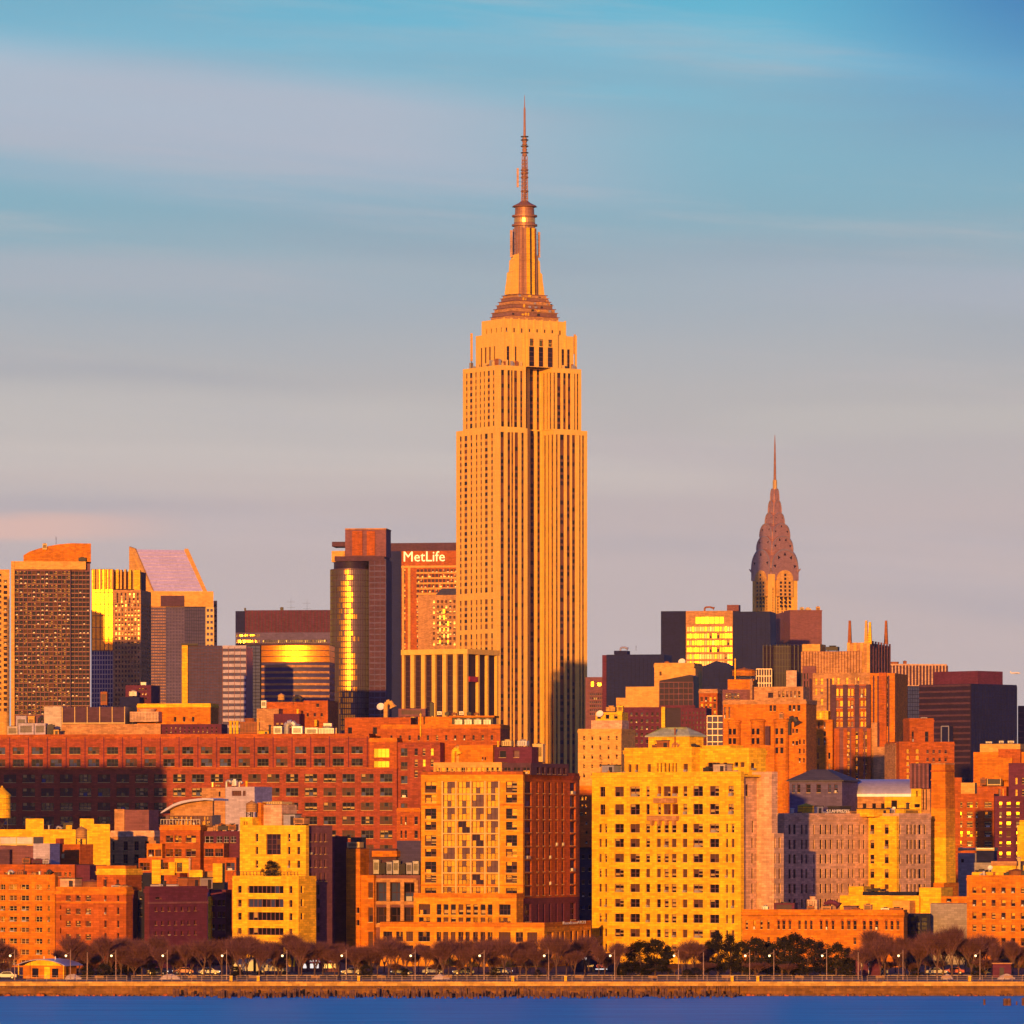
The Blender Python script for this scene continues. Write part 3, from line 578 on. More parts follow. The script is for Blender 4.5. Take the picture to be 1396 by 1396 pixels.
    for (xx, yy, z0_, z1_) in ((2.5, 30.5, z(493), z(455)), (55, 5, z(482), z(455))):
        b = MB(); b.box(xx - .6, xx + .6, yy - .3, yy + .3, z0_, z1_, 'peach_stone'); b.tube((xx, yy, zB), (xx, yy, z0_ + .5), .25, .25, 'dark_metal', 5); b.build('panel_antenna', s.root)
    for i in range(26):                       # clutter on the two setback ledges
        b = MB(); e = rr.random()
        if i % 2: x_, y_, zz0 = rr.uniform(2, 18), rr.uniform(1.9, 3.2), zB
        else: x_, y_, zz0 = rr.uniform(2, 4.5), rr.uniform(5, 35), zB
        if i % 5 == 0: x_, y_ = rr.uniform(39, 55), rr.uniform(2, 3.2)
        w_ = rr.uniform(.5, 1.2); b.box(x_ - w_, x_ + w_, y_ - .4, y_ + .4, zz0 + .01, zz0 + rr.uniform(1.2, 3.6), rr.choice(['galvanised', 'dark_metal', 'cream_trim', 'rust_metal'])); b.build('ledge_equipment', s.root)
    s.done(); return s
tower()

# ------------------------------------------------------------------ the spired tower on the right
def spire_tower():
    s = B('skyscraper', 'slim tower with a scalloped arched metal crown and needle spire', 1051, 3850, -33, 'skyscraper')
    z = lambda zy: s.lz(580 + zy / 5.584); W = 22.; LS = 'limestone'
    g = dict(c=0, r=0, t=(0, 12, .05, 0, .045), pw='ssczd', fr='peach_stone', rd=.5); zt, zl = z(1150), s.lz(850)
    fr = [(x, x + 1.7, zl, z(1190), g) for x in (6.5, 10.0, 13.4)]; sd = [(x, x + 1.7, zl, z(1190), g) for x in (7, 10.2, 13.4)]
    s.box(2, W, 2, W, -.6, zt, LS, 'wall', fr, sd)
    s.box(-.2, 3.2, -.2, 3.2, -.6, z(1130), LS, 'corner_pier', [(1.2, 2.2, zl, z(1230), dict(g, pw='gdz'))], [])
    s.box(W - 3, W + .4, .8, 3.8, -.6, z(1130), LS, 'corner_pier'); s.box(.8, 3.8, W - 3, W + .4, -.6, z(1130), LS, 'corner_pier')
    c_ = W / 2 + .4
    tiers = [(11.2, 1175, 935, 7), (8.7, 985, 835, 6), (7.2, 880, 738, 5), (4.6, 775, 655, 4), (3.1, 690, 560, 3), (2.0, 600, 470, 2)]
    for w_, b_, t_, n in tiers:
        zb_, z1 = z(b_), z(t_); k_ = 22; sp_ = zb_ + (z1 - zb_) * .28
        arch = [(-w_, zb_), (w_, zb_)] + [(w_ * math.cos(math.pi * i / k_), sp_ + (z1 - sp_) * math.sin(math.pi * i / k_) ** .85) for i in range(k_ + 1)]
        for ax in (0, 1):
            mb = MB(); d = w_ + .35
            pts = [[((c_ + x, c_ + q_, z_) if ax == 0 else (c_ + q_, c_ + x, z_)) for x, z_ in arch] for q_ in (-d, d)]
            mb.rings(pts, 'crown_steel'); ca_ = mb.build('crown_arch', s.root)
            rim = MB(); k2 = 20
            for ro, ri, mm in ((1.0, .93, 'steel'),):
                o_ = [(w_ * ro * math.cos(math.pi * i / k2), sp_ + (z1 - sp_) * ro * math.sin(math.pi * i / k2) ** .85) for i in range(k2 + 1)] + [(w_ * ri * math.cos(math.pi * (k2 - i) / k2), sp_ + (z1 - sp_) * ri * math.sin(math.pi * (k2 - i) / k2) ** .85) for i in range(k2 + 1)]
                rim.rings([[((c_ + x, c_ + q_, z_) if ax == 0 else (c_ + q_, c_ + x, z_)) for x, z_ in o_] for q_ in (-d - .28, -d + .1)], mm, cap=False)
                q0 = -d - .28
                for i in range(k2):
                    p_ = [o_[i], o_[i + 1], o_[2 * k2 + 0 - i], o_[2 * k2 + 1 - i]]; rim.poly([((c_ + x, c_ + q0, z_) if ax == 0 else (c_ + q0, c_ + x, z_)) for x, z_ in p_], mm)
            rim.build('arch_rim', ca_)
            tb = MB()                         # triangular windows along the arch on the two faces in view
            n = max(2, n - 2)
            for i in range(n):
                a = math.pi * (i + .5) / n; rx, rz = w_ * .70 * math.cos(a), sp_ + (z1 - sp_) * .70 * math.sin(a); ux, uz = math.cos(a), math.sin(a)
                tr = [(rx + ux * w_ * .20, rz + uz * w_ * .22), (rx - uz * w_ * .10, rz + ux * w_ * .10), (rx + uz * w_ * .10, rz - ux * w_ * .10)]
                f0 = [((c_ + x, c_ - d - .06, z_) if ax == 0 else (c_ - d - .06, c_ + x, z_)) for x, z_ in tr]
                f1 = [((c_ + x, c_ - d + .1, z_) if ax == 0 else (c_ - d + .1, c_ + x, z_)) for x, z_ in tr]
                tb.rings([f0, f1], 'glass_dark')
            tb.build('triangular_windows', ca_)
    for ax in (0, 1):                         # tall arched stone bay running up into the crown on each face
        pf = [(-6.6, z(1300)), (6.6, z(1300))] + [(6.6 * math.cos(math.pi * i / 16), z(1165) + (z(1098) - z(1165)) * math.sin(math.pi * i / 16)) for i in range(17)]
        mb = MB(); mb.rings([[((c_ + x, q_, z_) if ax == 0 else (q_, c_ + x, z_)) for x, z_ in pf] for q_ in (-.5, 2.5)], 'peach_stone'); mb.build('arched_bay', s.root)
        for x in (-3.6, 0, 3.6):
            for j in range(9):
                zz = z(1290) + j * 2.6 - 8
                if zz > z(1165) + (2 if x == 0 else -1): continue
                mb = MB(); mb.box(*((c_ + x - .8, c_ + x + .8, -.6, -.45) if ax == 0 else (-.6, -.45, c_ + x - .8, c_ + x + .8)), zz, zz + 1.6, 'glass_dark'); mb.build('window', s.root)
    b = MB(); b.lathe(c_, c_, [(2.0, z(560)), (1.6, z(510)), (1.5, z(405))], 'brass_metal', 8); b.build('spire_base', s.root)
    b = MB(); b.lathe(c_, c_, [(.95, z(405)), (.7, z(250)), (.45, z(130)), (.16, z(60))], 'mast_brown', 8); b.build('spire', s.root)
    for px_, py_ in ((-11, -11), (11, -11), (-11, 11)):   # eagle-like corner ornaments at the foot of the crown
        b = MB(); b.tube((c_ + px_ * .98, c_ + py_ * .98, z(1110)), (c_ + px_ * 1.12, c_ + py_ * 1.12, z(1085)), .9, .35, 'crown_steel', 6); b.build('corner_ornament', s.root)
    s.done()
spire_tower()
K = 1396 / 350.
def m4(ox, *prs): return [(ox + a / K, ox + b_ / K) for a, b_ in prs]
def text(word, name, parent, loc, rotz, size, m, depth=.15, width=None, **kw):
    cu = bpy.data.curves.new(name, 'FONT'); cu.body = word; cu.size = size; cu.extrude = depth; cu.resolution_u = 2
    tmp = bpy.data.objects.new('tmp', cu); COL.objects.link(tmp); dg = bpy.context.evaluated_depsgraph_get(); me = bpy.data.meshes.new_from_object(tmp.evaluated_get(dg)); bpy.data.objects.remove(tmp)
    me.materials.clear(); me.materials.append(MATS[m]); o = bpy.data.objects.new(name, me); COL.objects.link(o); o.parent = parent; o.location = loc; o.rotation_euler = (R(90), 0, rotz)
    if width: o.scale = (width / max(.1, max(v_.co.x for v_ in me.vertices)),) + (1, 1)
    for a, v_ in kw.items(): o[a] = v_
    return o

# ------------------------------------------------------------------ distant office towers, left of the tall tower
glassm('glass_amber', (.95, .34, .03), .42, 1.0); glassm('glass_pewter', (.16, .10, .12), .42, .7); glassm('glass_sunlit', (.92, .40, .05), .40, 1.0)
def prismpx(s, pts, y0, dep, m, part, **k):
    b = MB(); b.prism([(s.lx(px, y0), s.lz(py, s.lx(px, y0), y0)) for px, py in pts], y0, y0 + dep, m); return b.build(part, s.root, **k)
B.prism = prismpx
s = B('apartment_tower', 'narrow peach apartment tower cut off by the left edge of the picture', -45, 2500, -6)
s.vol(-45, 13, 776, dep=24, m='peach_stone', fr=[G(C(-40, 2, 5, 5), C(782, 970, 26, 4.2), 'pair', 'dscz'), G([(5, 10)], C(790, 970, 24, 4.6), 'dh', 'dscb')]).done()

s = B('apartment_tower', 'broad apartment tower with a dense dark window grid and curved orange rooftop', 15, 2400, -4.5)
s.vol(20, 96, 776, dep=24, m='brown_brick', fr=[G(C(20.5, 95.4, 13, 4.9), C(778.5, 974, 32, 5.0), 'pair', 'dssdsddcmsdb', 'dark_metal')])
s.vol(96.2, 123, 768, dep=22, y=1.6, m='brown_brick', fr=[G(C(97.2, 122, 5, 4.4), C(779, 974, 32, 5.0), 'pair', 'ddssdd', 'dark_metal')])
s.vol(15, 19.8, 765, dep=25, y=-1, m='peach_stone', part='corner_pier'); s.vol(15, 117, 765, bot=776, dep=26, y=-.6, m='peach_stone', part='parapet')
s.prism([(32, 766), (32, 757), (40, 752), (52, 748), (66, 744.5), (80, 742), (98, 740.5), (124, 741), (124, 766)], 3, 16, 'orange_brick', 'penthouse')
s.ztop = s.lz(765); s.item('hvac', 58, 64, 741, y=2, bot=750, ph='small yellow ventilation unit', m='cream_trim'); s.item('ant', 76, 77, 731, y=8, bot=742); s.item('hvac', 107, 117, 760, y=1, m='dark_metal', ph='dark ventilation unit')
s.done()

s = B('office_tower', 'office tower with a glowing yellow glass half and peach stone half', 192, 2650, 6)
s.vol(125, 154, 776, bot=887, dep=24, m='glass_amber', part='glass_wall'); s.vol(125, 154, 887, dep=24, y=.5, m='glass_violet', part='glass_wall')  # violet lower glass carries the shade line in its colour
s.grid(125, 154, 776, 887, 5, 7, .25, .25, m='umber_panel'); s.grid(125, 154, 887, 990, 8, 16, .3, .5, y=.5, m='steel')
s.vol(154.2, 192, 804, back=206, y=-1.5, m='tan_stone', fr=[G(C(157, 190, 8, 2.4), C(823, 988, 26, 4.), 'dh', 'dszc'), G(C(159, 189, 6, 2.2), [(808, 822)], 'tall', 'dsz')], sd=[G(C(194, 205, 4, 1.4), C(823, 988, 26, 4.), 'slit', 'sd')])
for i, px_ in enumerate((126, 131, 136, 141.5, 147, 151.5, 158, 163.5, 169, 175, 181, 186.5)):
    s.vol(px_, px_ + (2.6 if i % 3 else 3.6), 776 + (i % 2) * .6, bot=803, dep=3, y=-1.6 if px_ < 155 else 1.5, m='peach_stone' if i % 3 else 'buff_brick', part='crown_pier')
s.vol(155, 191, 779, bot=803.5, dep=16, y=4, m='umber_panel', part='crown'); s.vol(183, 191, 777, bot=804, dep=3, y=1, m='buff_brick', part='crown_pier').done()

s = B('apartment_tower', 'unseen stone tower added outside the left edge to cast shade', -195, 2200, 10)
s.vol(-295, -195, 685, dep=30, m='tan_stone', fr=[G(C(-335, -200, 14, 5), C(695, 980, 24, 6), 'dh', 'ddb')]).done()  # unseen block added to throw shade on the left towers

s = B('office_tower', 'office tower with a slanted pinkish metal roof and cream parapet', 206, 2950, -3)
s.vol(206, 291, 827, dep=30, m='glass_violet', part='glass_wall')
s.vol(206, 291, 806, bot=826.8, dep=30, y=-.8, m='peach_stone', part='parapet'); s.vol(219, 251, 812, bot=826.5, dep=1, y=-1.4, m='umber_panel', part='louvre_panel')
s.grid(206, 226, 828, 990, 9, 40, .35, .8, m='dusk_panel', hm='tan_stone'); s.grid(226.5, 251, 828, 990, 6, 36, .5, .6, m='dusk_panel')
s.grid(252, 280, 828, 990, 9, 36, .15, .2, m='navy_panel'); s.grid(281, 291, 828, 990, 2, 20, .6, 1.6, m='cream_trim')
s.vol(291.2, 296, 819, dep=12, y=8, m='pink_stone', part='rear_wing', fr=[G([(292, 295)], C(824, 890, 10, 3.), 'one', 'ds')])
def p3(px, py, y): x_ = s.lx(px, y); return (x_, y, s.lz(py, x_, y))
b = MB(); f0 = [p3(208, 806, 1), p3(277, 806, 1), p3(252, 750, 18), p3(184, 749, 18)]; lo = [p3(208, 812, 1), p3(277, 812, 1), p3(252, 812, 18), p3(184, 812, 18)]
b.rings([lo, f0], 'pink_metal_roof'); b.build('slanted_roof', s.root)
b = MB(); b.rings([[p3(204, 812, 0), p3(208.5, 806, 0), p3(184, 748, 17), p3(176, 745, 17), p3(176, 812, 17)], [p3(206, 812, .4), p3(210, 806, .4), p3(186, 748, 18.6), p3(178, 745, 18.6), p3(178, 812, 18.6)]], 'peach_stone'); b.build('roof_fin', s.root)
b = MB(); b.rings([[p3(276.5, 808, .9), p3(277, 805, .9), p3(251.5, 748, 17.9), p3(251, 752, 17.9)], [p3(283, 808, .9), p3(282, 805, .9), p3(256.5, 748, 17.9), p3(256, 752, 17.9)]], 'peach_stone'); b.build('roof_fin', s.root)
b = MB()
for i in range(12):
    t_ = i / 12; b.tube([p3(208, 806, 1)[j] * (1 - t_) + p3(184, 749, 18)[j] * t_ + (.12 if j == 2 else 0) for j in range(3)], [p3(277, 806, 1)[j] * (1 - t_) + p3(252, 750, 18)[j] * t_ + (.12 if j == 2 else 0) for j in range(3)], .12, .12, 'lilac_panel', 4)
b.build('roof_seams', s.root); s.done()

s = B('office_tower', 'dark flat slab tower with one bright yellow edge pillar', 256, 2300, -3.5)
s.vol(256, 303, 880, dep=20, m='glass_violet', part='glass_wall'); s.grid(256, 303, 881, 985, 11, 24, .15, .25, m='umber_panel')
s.vol(248, 255.8, 878, dep=21, y=-1, m='buff_brick', part='corner_pillar'); s.vol(247, 270, 877, bot=879.5, dep=6, y=-1.4, m='dark_metal', part='roof_slab').done()

s = B('office_building', 'mauve office block with horizontal pale window bands', 335.8, 2420, 4)
s.vol(303.5, 335.8, 881, dep=24, m='glass_violet', part='glass_wall'); s.grid(303.5, 335.8, 882, 990, 4, 13, .2, 1.3, m='brown_brick', hm='lilac_panel').done()

s = B('office_building', 'curved glass office block with sunlit yellow painted on upper bands', 448, 2500, 5)
n = 22; P_ = []
for i in range(n + 1):
    px_ = 355 + (448 - 355) * i / n; t_ = (i / n - .5) * 2; P_.append((s.lx(px_, 0), 3.2 * t_ * t_))
def curved(P_, zt, zb_, m, part, dep=22, o_=0.):
    b = MB(); b.rings([[(x, y - o_, zz) for x, y in P_] + [(P_[-1][0], dep, zz), (P_[0][0], dep, zz)] for zz in (zb_, zt)], m); b.build(part, s.root)
curved(P_, s.lz(879), s.lz(902.5), 'glass_amber', 'upper_glass'); curved(P_, s.lz(902.7), -.5, 'glass_violet', 'glass_wall')  # sunlit amber above and shade below set by two glass colours
for py_ in [879, 886.5, 894.5, 902.6]: curved(P_, s.lz(py_ - .35), s.lz(py_ + .5), 'umber_panel', 'band', 21.9, .25)
for i in range(10): curved(P_, s.lz(906.5 + i * 8.2), s.lz(909.5 + i * 8.2), 'tan_stone', 'band', 21.9, .3)
s.vol(336, 354.9, 879.5, dep=20, y=3.4, m='glass_blue', part='end_wall'); s.grid(336, 354.9, 880, 990, 3, 24, .15, .3, y=3.4, m='navy_panel').done()

s = B('office_tower', 'broad dark brown office slab with fine vertical ribs', 447, 2950, 6)
s.vol(335, 450, 831.5, dep=24, m='umber_panel'); s.grid(335, 450, 832, 862, 26, 0, .6, 0, m='maroon_brick', part='ribs'); s.grid(335, 450, 863, 880, 40, 4, .25, .5, m='dark_metal')
s.vol(321, 334.8, 833, dep=20, y=1.5, m='navy_panel', part='end_wall'); s.vol(321, 450, 862, bot=877, dep=1, y=-.5, m='dusk_panel', part='window_band', fr=[G(C(322, 354, 14, 1.7), [(864.5, 867.5), (872, 876)], 'one', 'bgd'), G(C(358, 446, 34, 1.8), [(872, 876)], 'one', 'dddb')])
s.item('ant', 396, 397, 815, y=6); s.item('ant', 418, 419, 817, y=8); s.item('hvac', 382, 386, 828, y=3, m='dark_metal'); s.item('hvac', 333, 335, 829, y=3, m='dark_metal').done()

s = B('office_tower', 'dark rounded glass tower with a bright sun streak and boxy crown', 503, 2690, 6)
cxp, rpx = 475.5, 28.2; r_ = rpx / F * 2690; xc = s.lx(cxp, 0); yc = r_ * .9
def arc(rad, a0=-178, a1=0): return [(xc + rad * math.cos(R(a0 + (a1 - a0) * i / 30)), yc + rad * math.sin(R(a0 + (a1 - a0) * i / 30))) for i in range(31)]
def half(rad, zb_, zt, m, part, dp=14):
    A = arc(rad); b = MB(); b.rings([[(x, y, zz) for x, y in A] + [(A[-1][0], yc + dp, zz), (A[0][0], yc + dp, zz)] for zz in (zb_, zt)], m); b.build(part, s.root)
half(r_, -.5, s.lz(775), 'glass_pewter', 'glass_wall'); half(r_ - 1.5, s.lz(775), s.lz(765), 'glass_smoke', 'upper_wall')
for i in range(29): half(r_ + .22, s.lz(776 + i * 7.6) - .2, s.lz(776 + i * 7.6) + .18, 'umber_panel', 'floor_band', 13.9)
b = MB(); rq = random.Random(5)          # sun streak laid on as gold panes, floor by floor
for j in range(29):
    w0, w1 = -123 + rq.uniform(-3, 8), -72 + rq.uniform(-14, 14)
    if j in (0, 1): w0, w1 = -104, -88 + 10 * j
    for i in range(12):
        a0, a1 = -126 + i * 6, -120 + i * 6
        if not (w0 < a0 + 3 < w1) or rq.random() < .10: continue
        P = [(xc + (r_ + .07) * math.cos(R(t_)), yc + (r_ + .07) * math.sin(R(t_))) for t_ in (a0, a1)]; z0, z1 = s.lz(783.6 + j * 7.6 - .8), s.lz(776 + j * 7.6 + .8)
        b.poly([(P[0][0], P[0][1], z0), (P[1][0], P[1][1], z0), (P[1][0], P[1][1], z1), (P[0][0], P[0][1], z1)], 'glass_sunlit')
b.build('sun_streak_panes', s.root)
b = MB()
for i in range(31):
    x, y = arc(r_ + .12)[i]; b.box(x - .12, x + .12, y - .12, y + .12, 0, s.lz(775.5), 'dark_metal')
b.build('mullions', s.root)
s.vol(503.3, 526, 762, dep=22, y=2.5, m='umber_panel', part='side_wing'); s.grid(503.3, 526, 763, 990, 3, 29, .25, .6, y=2.5, m='dusk_panel')
s.vol(456, 524, 758, bot=764.5, dep=20, y=2, m='umber_panel', part='setback'); s.vol(452, 470, 751, bot=766, dep=16, y=5, m='peach_stone', part='crown_block'); s.vol(452.5, 471, 738.5, bot=745, dep=14, y=5, m='umber_panel', part='crown_slab')
s.vol(470.5, 526.3, 721, bot=759, dep=18, y=3.4, m='brown_brick', part='crown'); s.vol(480, 494, 724, bot=757, dep=1, y=2.8, m='rust_brick', part='crown_panel'); s.vol(500, 511, 724, bot=757, dep=1, y=2.8, m='rust_brick', part='crown_panel')
s.vol(470.3, 526.6, 720, bot=721.6, dep=19, y=3.1, m='tan_stone', part='coping').done()

s = B('office_tower', 'broad dark office slab carrying large glowing name letters', 620, 3700, 10)
s.vol(526.5, 640, 739.5, dep=34, m='umber_panel'); s.grid(527, 546, 752, 985, 3, 34, .3, .6, m='navy_panel'); s.vol(527, 546.5, 752, dep=1, y=-.4, m='glass_navy', part='glass_wall')
s.vol(547.5, 640, 750.5, dep=4, y=-2.5, m='rust_brick', part='facade', fr=[G(C(549, 560, 2, 3.4), C(775, 985, 30, 5.2), 'pair', 'sdvz'), G(C(568, 638, 14, 3.6), C(775.5, 985, 31, 4.6), 'pair', 'zzscd')])
s.band(547.5, 640, 772, y=-2.5, h=1.3, m='peach_stone'); s.vol(548, 551, 774, dep=1, y=-3.2, m='peach_stone', part='pier'); s.vol(556, 559.5, 774, dep=1, y=-3.2, m='peach_stone', part='pier')
for i in range(12): s.band(568, 640, 780.5 + i * 7.2, y=-2.5, h=1.1, m='peach_stone')
xa, xb = s.lx(549, -2.8), s.lx(606.5, -2.8)
text('MetLife', 'sign_letters', s.root, (xa, -2.75, s.lz(765.5, xa, -2.8)), 0, 9.3, 'sign_cream', .25, xb - xa, label='glowing cream name letters under the roofline'); s.done()

s = B('office_tower', 'stepped rust stone tower with dark hipped roof beside the tall tower', 622, 3420, 8)
s.vol(570, 625, 811, dep=24, m='tan_stone', fr=[G(C(590, 621, 6, 3), C(818, 880, 9, 4.2), 'dh', 'sdzc'), G(C(598, 612, 3, 3), C(830, 878, 6, 6), 'one', 'gzb')])
b = MB(); x0, x1, zt = s.lx(594, 4), s.lx(628, 4), s.lz(811, s.lx(600, 4), 4); b.rings([[(x0, 4, zt), (x1, 4, zt), (x1, 18, zt), (x0, 18, zt)], [(x0 + 3, 8, zt + 4), (x1 - 3, 8, zt + 4), (x1 - 3, 14, zt + 4), (x0 + 3, 14, zt + 4)]], 'slate_roof'); b.build('roof', s.root); s.done()

s = B('office_tower', 'low broad tower of white columns under a flat pale roof slab', 636.5, 2600, 30)
s.vol(549, 634.5, 891, back=678, y=1.6, m='glass_smoke', part='glass_wall'); s.grid(549, 634.5, 893, 990, 18, 14, .2, .35, y=1.6, m='umber_panel')
zt = s.lz(884.5); zb_ = s.lz(891.5); x0, x1 = s.lx(547.5, 0), s.lx(636.5, 0); y1 = s.ly(680, x1)
b = MB(); b.box(x0, x1 + .6, -.6, y1, zb_, zt, 'limestone'); b.build('roof_slab', s.root)
for px_, w_ in ((548, 2.6), (559.5, 4.8), (574, 4.8), (588.5, 4.8), (603, 5), (617.5, 5), (631.5, 5)):
    s.vol(px_, px_ + w_, 891.6, dep=1.4, y=.1, m='limestone', part='column')
ya = [s.ly(p, x1) for p in (652.5, 665, 678)]
for y_ in ya: b = MB(); b.box(x1 - 1.2, x1 + .2, y_ - .7, y_ + .7, 0, zb_, 'limestone'); b.build('column', s.root)
b = MB(); b.box(x1 - 1.3, x1 + .5, 1.8, s.ly(650, x1), s.lz(929), s.lz(922), 'red_paint'); b.build('banner', s.root); s.done()

s = B('office_building', 'small maroon office block between the glass tower and dark slab', 206, 2100, 10)
s.vol(171, 206, 934, dep=14, m='maroon_brick', fr=[G(C(189, 200, 3, 2.4), C(938, 954, 3, 3), 'one', 'bdz')]); s.vol(163, 190, 950, dep=6, y=-7, m='navy_panel', part='annex')
s.item('hvac', 137, 146, 943, y=2, bot=962, m='rust_metal'); s.item('cool', 176, 186, 941, y=-5, bot=950); s.item('hvac', 192, 199, 930, y=3).done()

s = B('loft_building', 'stepped rust roofed loft block crowded with pipes and ducts', 447, 2050, 12)
s.vol(414, 447, 955, dep=16, m='rust_brick', fr=[G([(431, 435)], [(959, 964)], 'dh', 'db'), G(C(418, 440, 3, 3), [(972, 977)], 'dh', 'dbc')]); s.vol(362, 414, 957, dep=14, y=3, m='rust_brick', part='upper_wall'); s.vol(350, 380, 966, dep=12, y=-3, m='tan_stone', part='annex')
s.vol(373, 408, 973, dep=10, y=-8, m='maroon_brick', part='annex', fr=[G(C(376, 404, 5, 4), [(985, 992)], 'one', 'dbz')])
s.item('tank', 378, 387, 945, y=4, m='peach_stone', bot=958, ph='tan water tank'); s.item('duct', 396, 412, 949, y=2, bot=962, m='dark_metal'); s.item('hvac', 356, 363, 955, y=2, bot=966); s.item('pipe', 404, 407, 966, y=-4, bot=980, m='buff_brick'); s.item('pipe', 428, 432, 981, y=-3, bot=990, m='buff_brick').done()

# ------------------------------------------------------------------ distant blocks, right of the tall tower
s = B('office_building', 'small rust office block squeezed beside the tall tower base', 822, 3000, 8)
s.vol(798, 826, 923, dep=16, m='brown_brick', fr=[G([(805.5, 809.5)], [(929, 936)], 'one', 'g'), G([(814, 819.5)], [(931, 935)], 'one', 'g'), G(C(804, 822, 7, 1.8), C(945, 975, 6, 3), 'one', 'dsv')]).done()
s = B('office_building', 'low wide navy office block with rooftop plant right of tall tower', 905, 2900, 12)
s.vol(827, 905, 892, dep=22, m='glass_navy', part='glass_wall'); s.grid(827, 905, 893, 985, 14, 16, .15, .3, m='navy_panel'); s.vol(821, 826.8, 893, dep=20, y=1, m='maroon_brick', part='end_wall')
s.vol(837, 855, 887, bot=892, dep=8, y=4, m='navy_panel', part='penthouse'); s.item('duct', 842, 856, 882, y=3, bot=888, m='zinc_roof'); s.item('ant', 866, 868, 880, y=5); s.done()
s = B('office_tower', 'black office slab with a golden banded centre panel', 999, 3350, 10)
s.vol(901, 934.5, 833, dep=26, y=1.5, m='navy_panel', part='left_wing'); s.vol(999.5, 1050, 833.5, dep=26, y=1.5, m='glass_navy', part='right_wing'); s.grid(999.5, 1050, 834, 910, 8, 12, .15, .3, y=1.5, m='navy_panel')
s.vol(935, 999, 832.5, dep=27, m='tan_stone', part='centre_wall', fr=[G([(947.5, 987)], [(840.5, 850)], (5, 0, .01, .02, 0), 'g'), G([(935.8, 998.2)], [(854 + i * 9.4, 860.5 + i * 9.4) for i in range(6)], (17, 0, .005, .012, 0), 'gggzb', 'tan_stone')])
s.vol(991, 1007, 824.5, bot=833, dep=8, y=4, m='brown_brick', part='penthouse'); s.item('duct', 956, 974, 827, y=4, m='rust_metal', bot=832.5); s.item('ant', 972, 973, 825, y=6).done()
s = B('office_tower', 'plain maroon windowless box tower below the spired tower', 1076, 3500, -8)
s.vol(1077, 1120.5, 833, back=1053, m='brown_brick', y=0); s.vol(1077, 1121, 831.5, bot=833.2, dep=20, y=-.4, m='brown_brick', part='coping'); s.vol(1046, 1055, 836, dep=14, y=10, m='peach_stone', part='rear_wing')
s.item('hvac', 1091, 1096, 828, y=5, m='cream_trim'); s.item('cool', 1098, 1106, 828, y=4, m='cream_trim'); s.item('hvac', 1113, 1118, 827, y=5, m='peach_stone').done()
s = B('office_building', 'dark domed navy block with curved roof behind orange tanks', 997, 2650, 10)
s.prism([(950, 1000), (950, 911), (962, 907), (976, 901), (986, 903), (997, 909), (997, 1000)], 0, 18, 'glass_navy', 'wall'); s.grid(951, 996, 912, 940, 6, 5, .15, .25, m='navy_panel').done()
s = B('office_tower', 'octagonal smoky glass tower with ribbed sides', 1092, 2600, 4)
x0, x1 = s.lx(1040, 0), s.lx(1093, 0); c_ = 5.; h = s.lz(880); P_ = [(x0, c_), (x0 + c_, 0), (x1 - c_, 0), (x1, c_), (x1, 14), (x1 - c_, 19), (x0 + c_, 19), (x0, 14)]
b = MB(); b.rings([[(x, y, z_) for x, y in P_] for z_ in (-.5, h)], 'glass_smoke'); b.build('glass_wall', s.root)
b = MB()
for (xa, ya_), (xb, yb) in zip(P_[:3], P_[1:4]):
    nn = 6 if abs(ya_ - yb) < .1 else 3
    for i in range(nn + 1): q = i / nn; b.box(xa + (xb - xa) * q - .2, xa + (xb - xa) * q + .2, ya_ + (yb - ya_) * q - .2, ya_ + (yb - ya_) * q + .2, 0, h + .5, 'dark_metal')
for j in range(5): b.rings([[(x * 1.0 + (.12 if x > 0 else -.12), y - .12, z_) for x, y in P_] for z_ in (s.lz(882 + j * 9), s.lz(881 + j * 9))], 'dark_metal')
b.build('mullions', s.root)
s.vol(1031, 1052, 912, dep=8, y=-6, m='glass_smoke', part='lower_wing'); s.grid(1031, 1052, 912, 960, 6, 5, .25, .3, y=-6, m='steel'); s.vol(1072, 1086, 914, dep=6, y=-7, m='pink_stone', part='lower_wing').done()

s = B('office_building', 'pale orange stepped office block with long cornice behind', 946, 2350, 14)
s.vol(892, 946, 906, dep=16, m='peach_stone', fr=[G([(899, 902)], [(915, 921)], 'one', 'c')], cop=(1., .3, 'peach_stone')); s.vol(853, 899, 936, dep=14, y=-4, m='peach_stone', part='lower_wing'); s.vol(840, 899, 951, dep=8, y=-8, m='peach_stone', part='lower_wing')
s.vol(941, 948, 911, back=952, y=-.5, m='peach_stone', part='corner_pier'); s.item('tank', 905, 912, 901, y=5, m='orange_brick', bot=907, ph='small orange water tank'); s.item('dish', 924, 934, 900, y=5, bot=907); s.done()
s = B('office_building', 'dark maroon glass block with slanted roof edge', 945, 2280, 12)
s.prism([(899, 1000), (899, 928), (940, 920), (945, 922), (945, 1000)], -2, 12, 'glass_smoke', 'glass_wall'); s.grid(899, 945, 930, 962, 7, 4, .2, .3, y=-2, m='brown_brick'); s.band(899, 947, 963, y=-2.2, h=1, m='maroon_brick').done()
s = B('apartment_building', 'plain maroon apartment block with a regular grid of small windows', 901, 2150, 10)
s.vol(848.5, 901, 964, back=908, m='maroon_brick', fr=[G(C(852, 898, 7, 3.2), C(971, 1060, 10, 5), 'dh', 'dddsm')]); s.vol(901.5, 906.5, 963.5, dep=2, y=-1, m='buff_brick', part='corner_pillar').done()
s = B('apartment_building', 'maroon apartment block with dark glass right half', 963, 2120, 10)
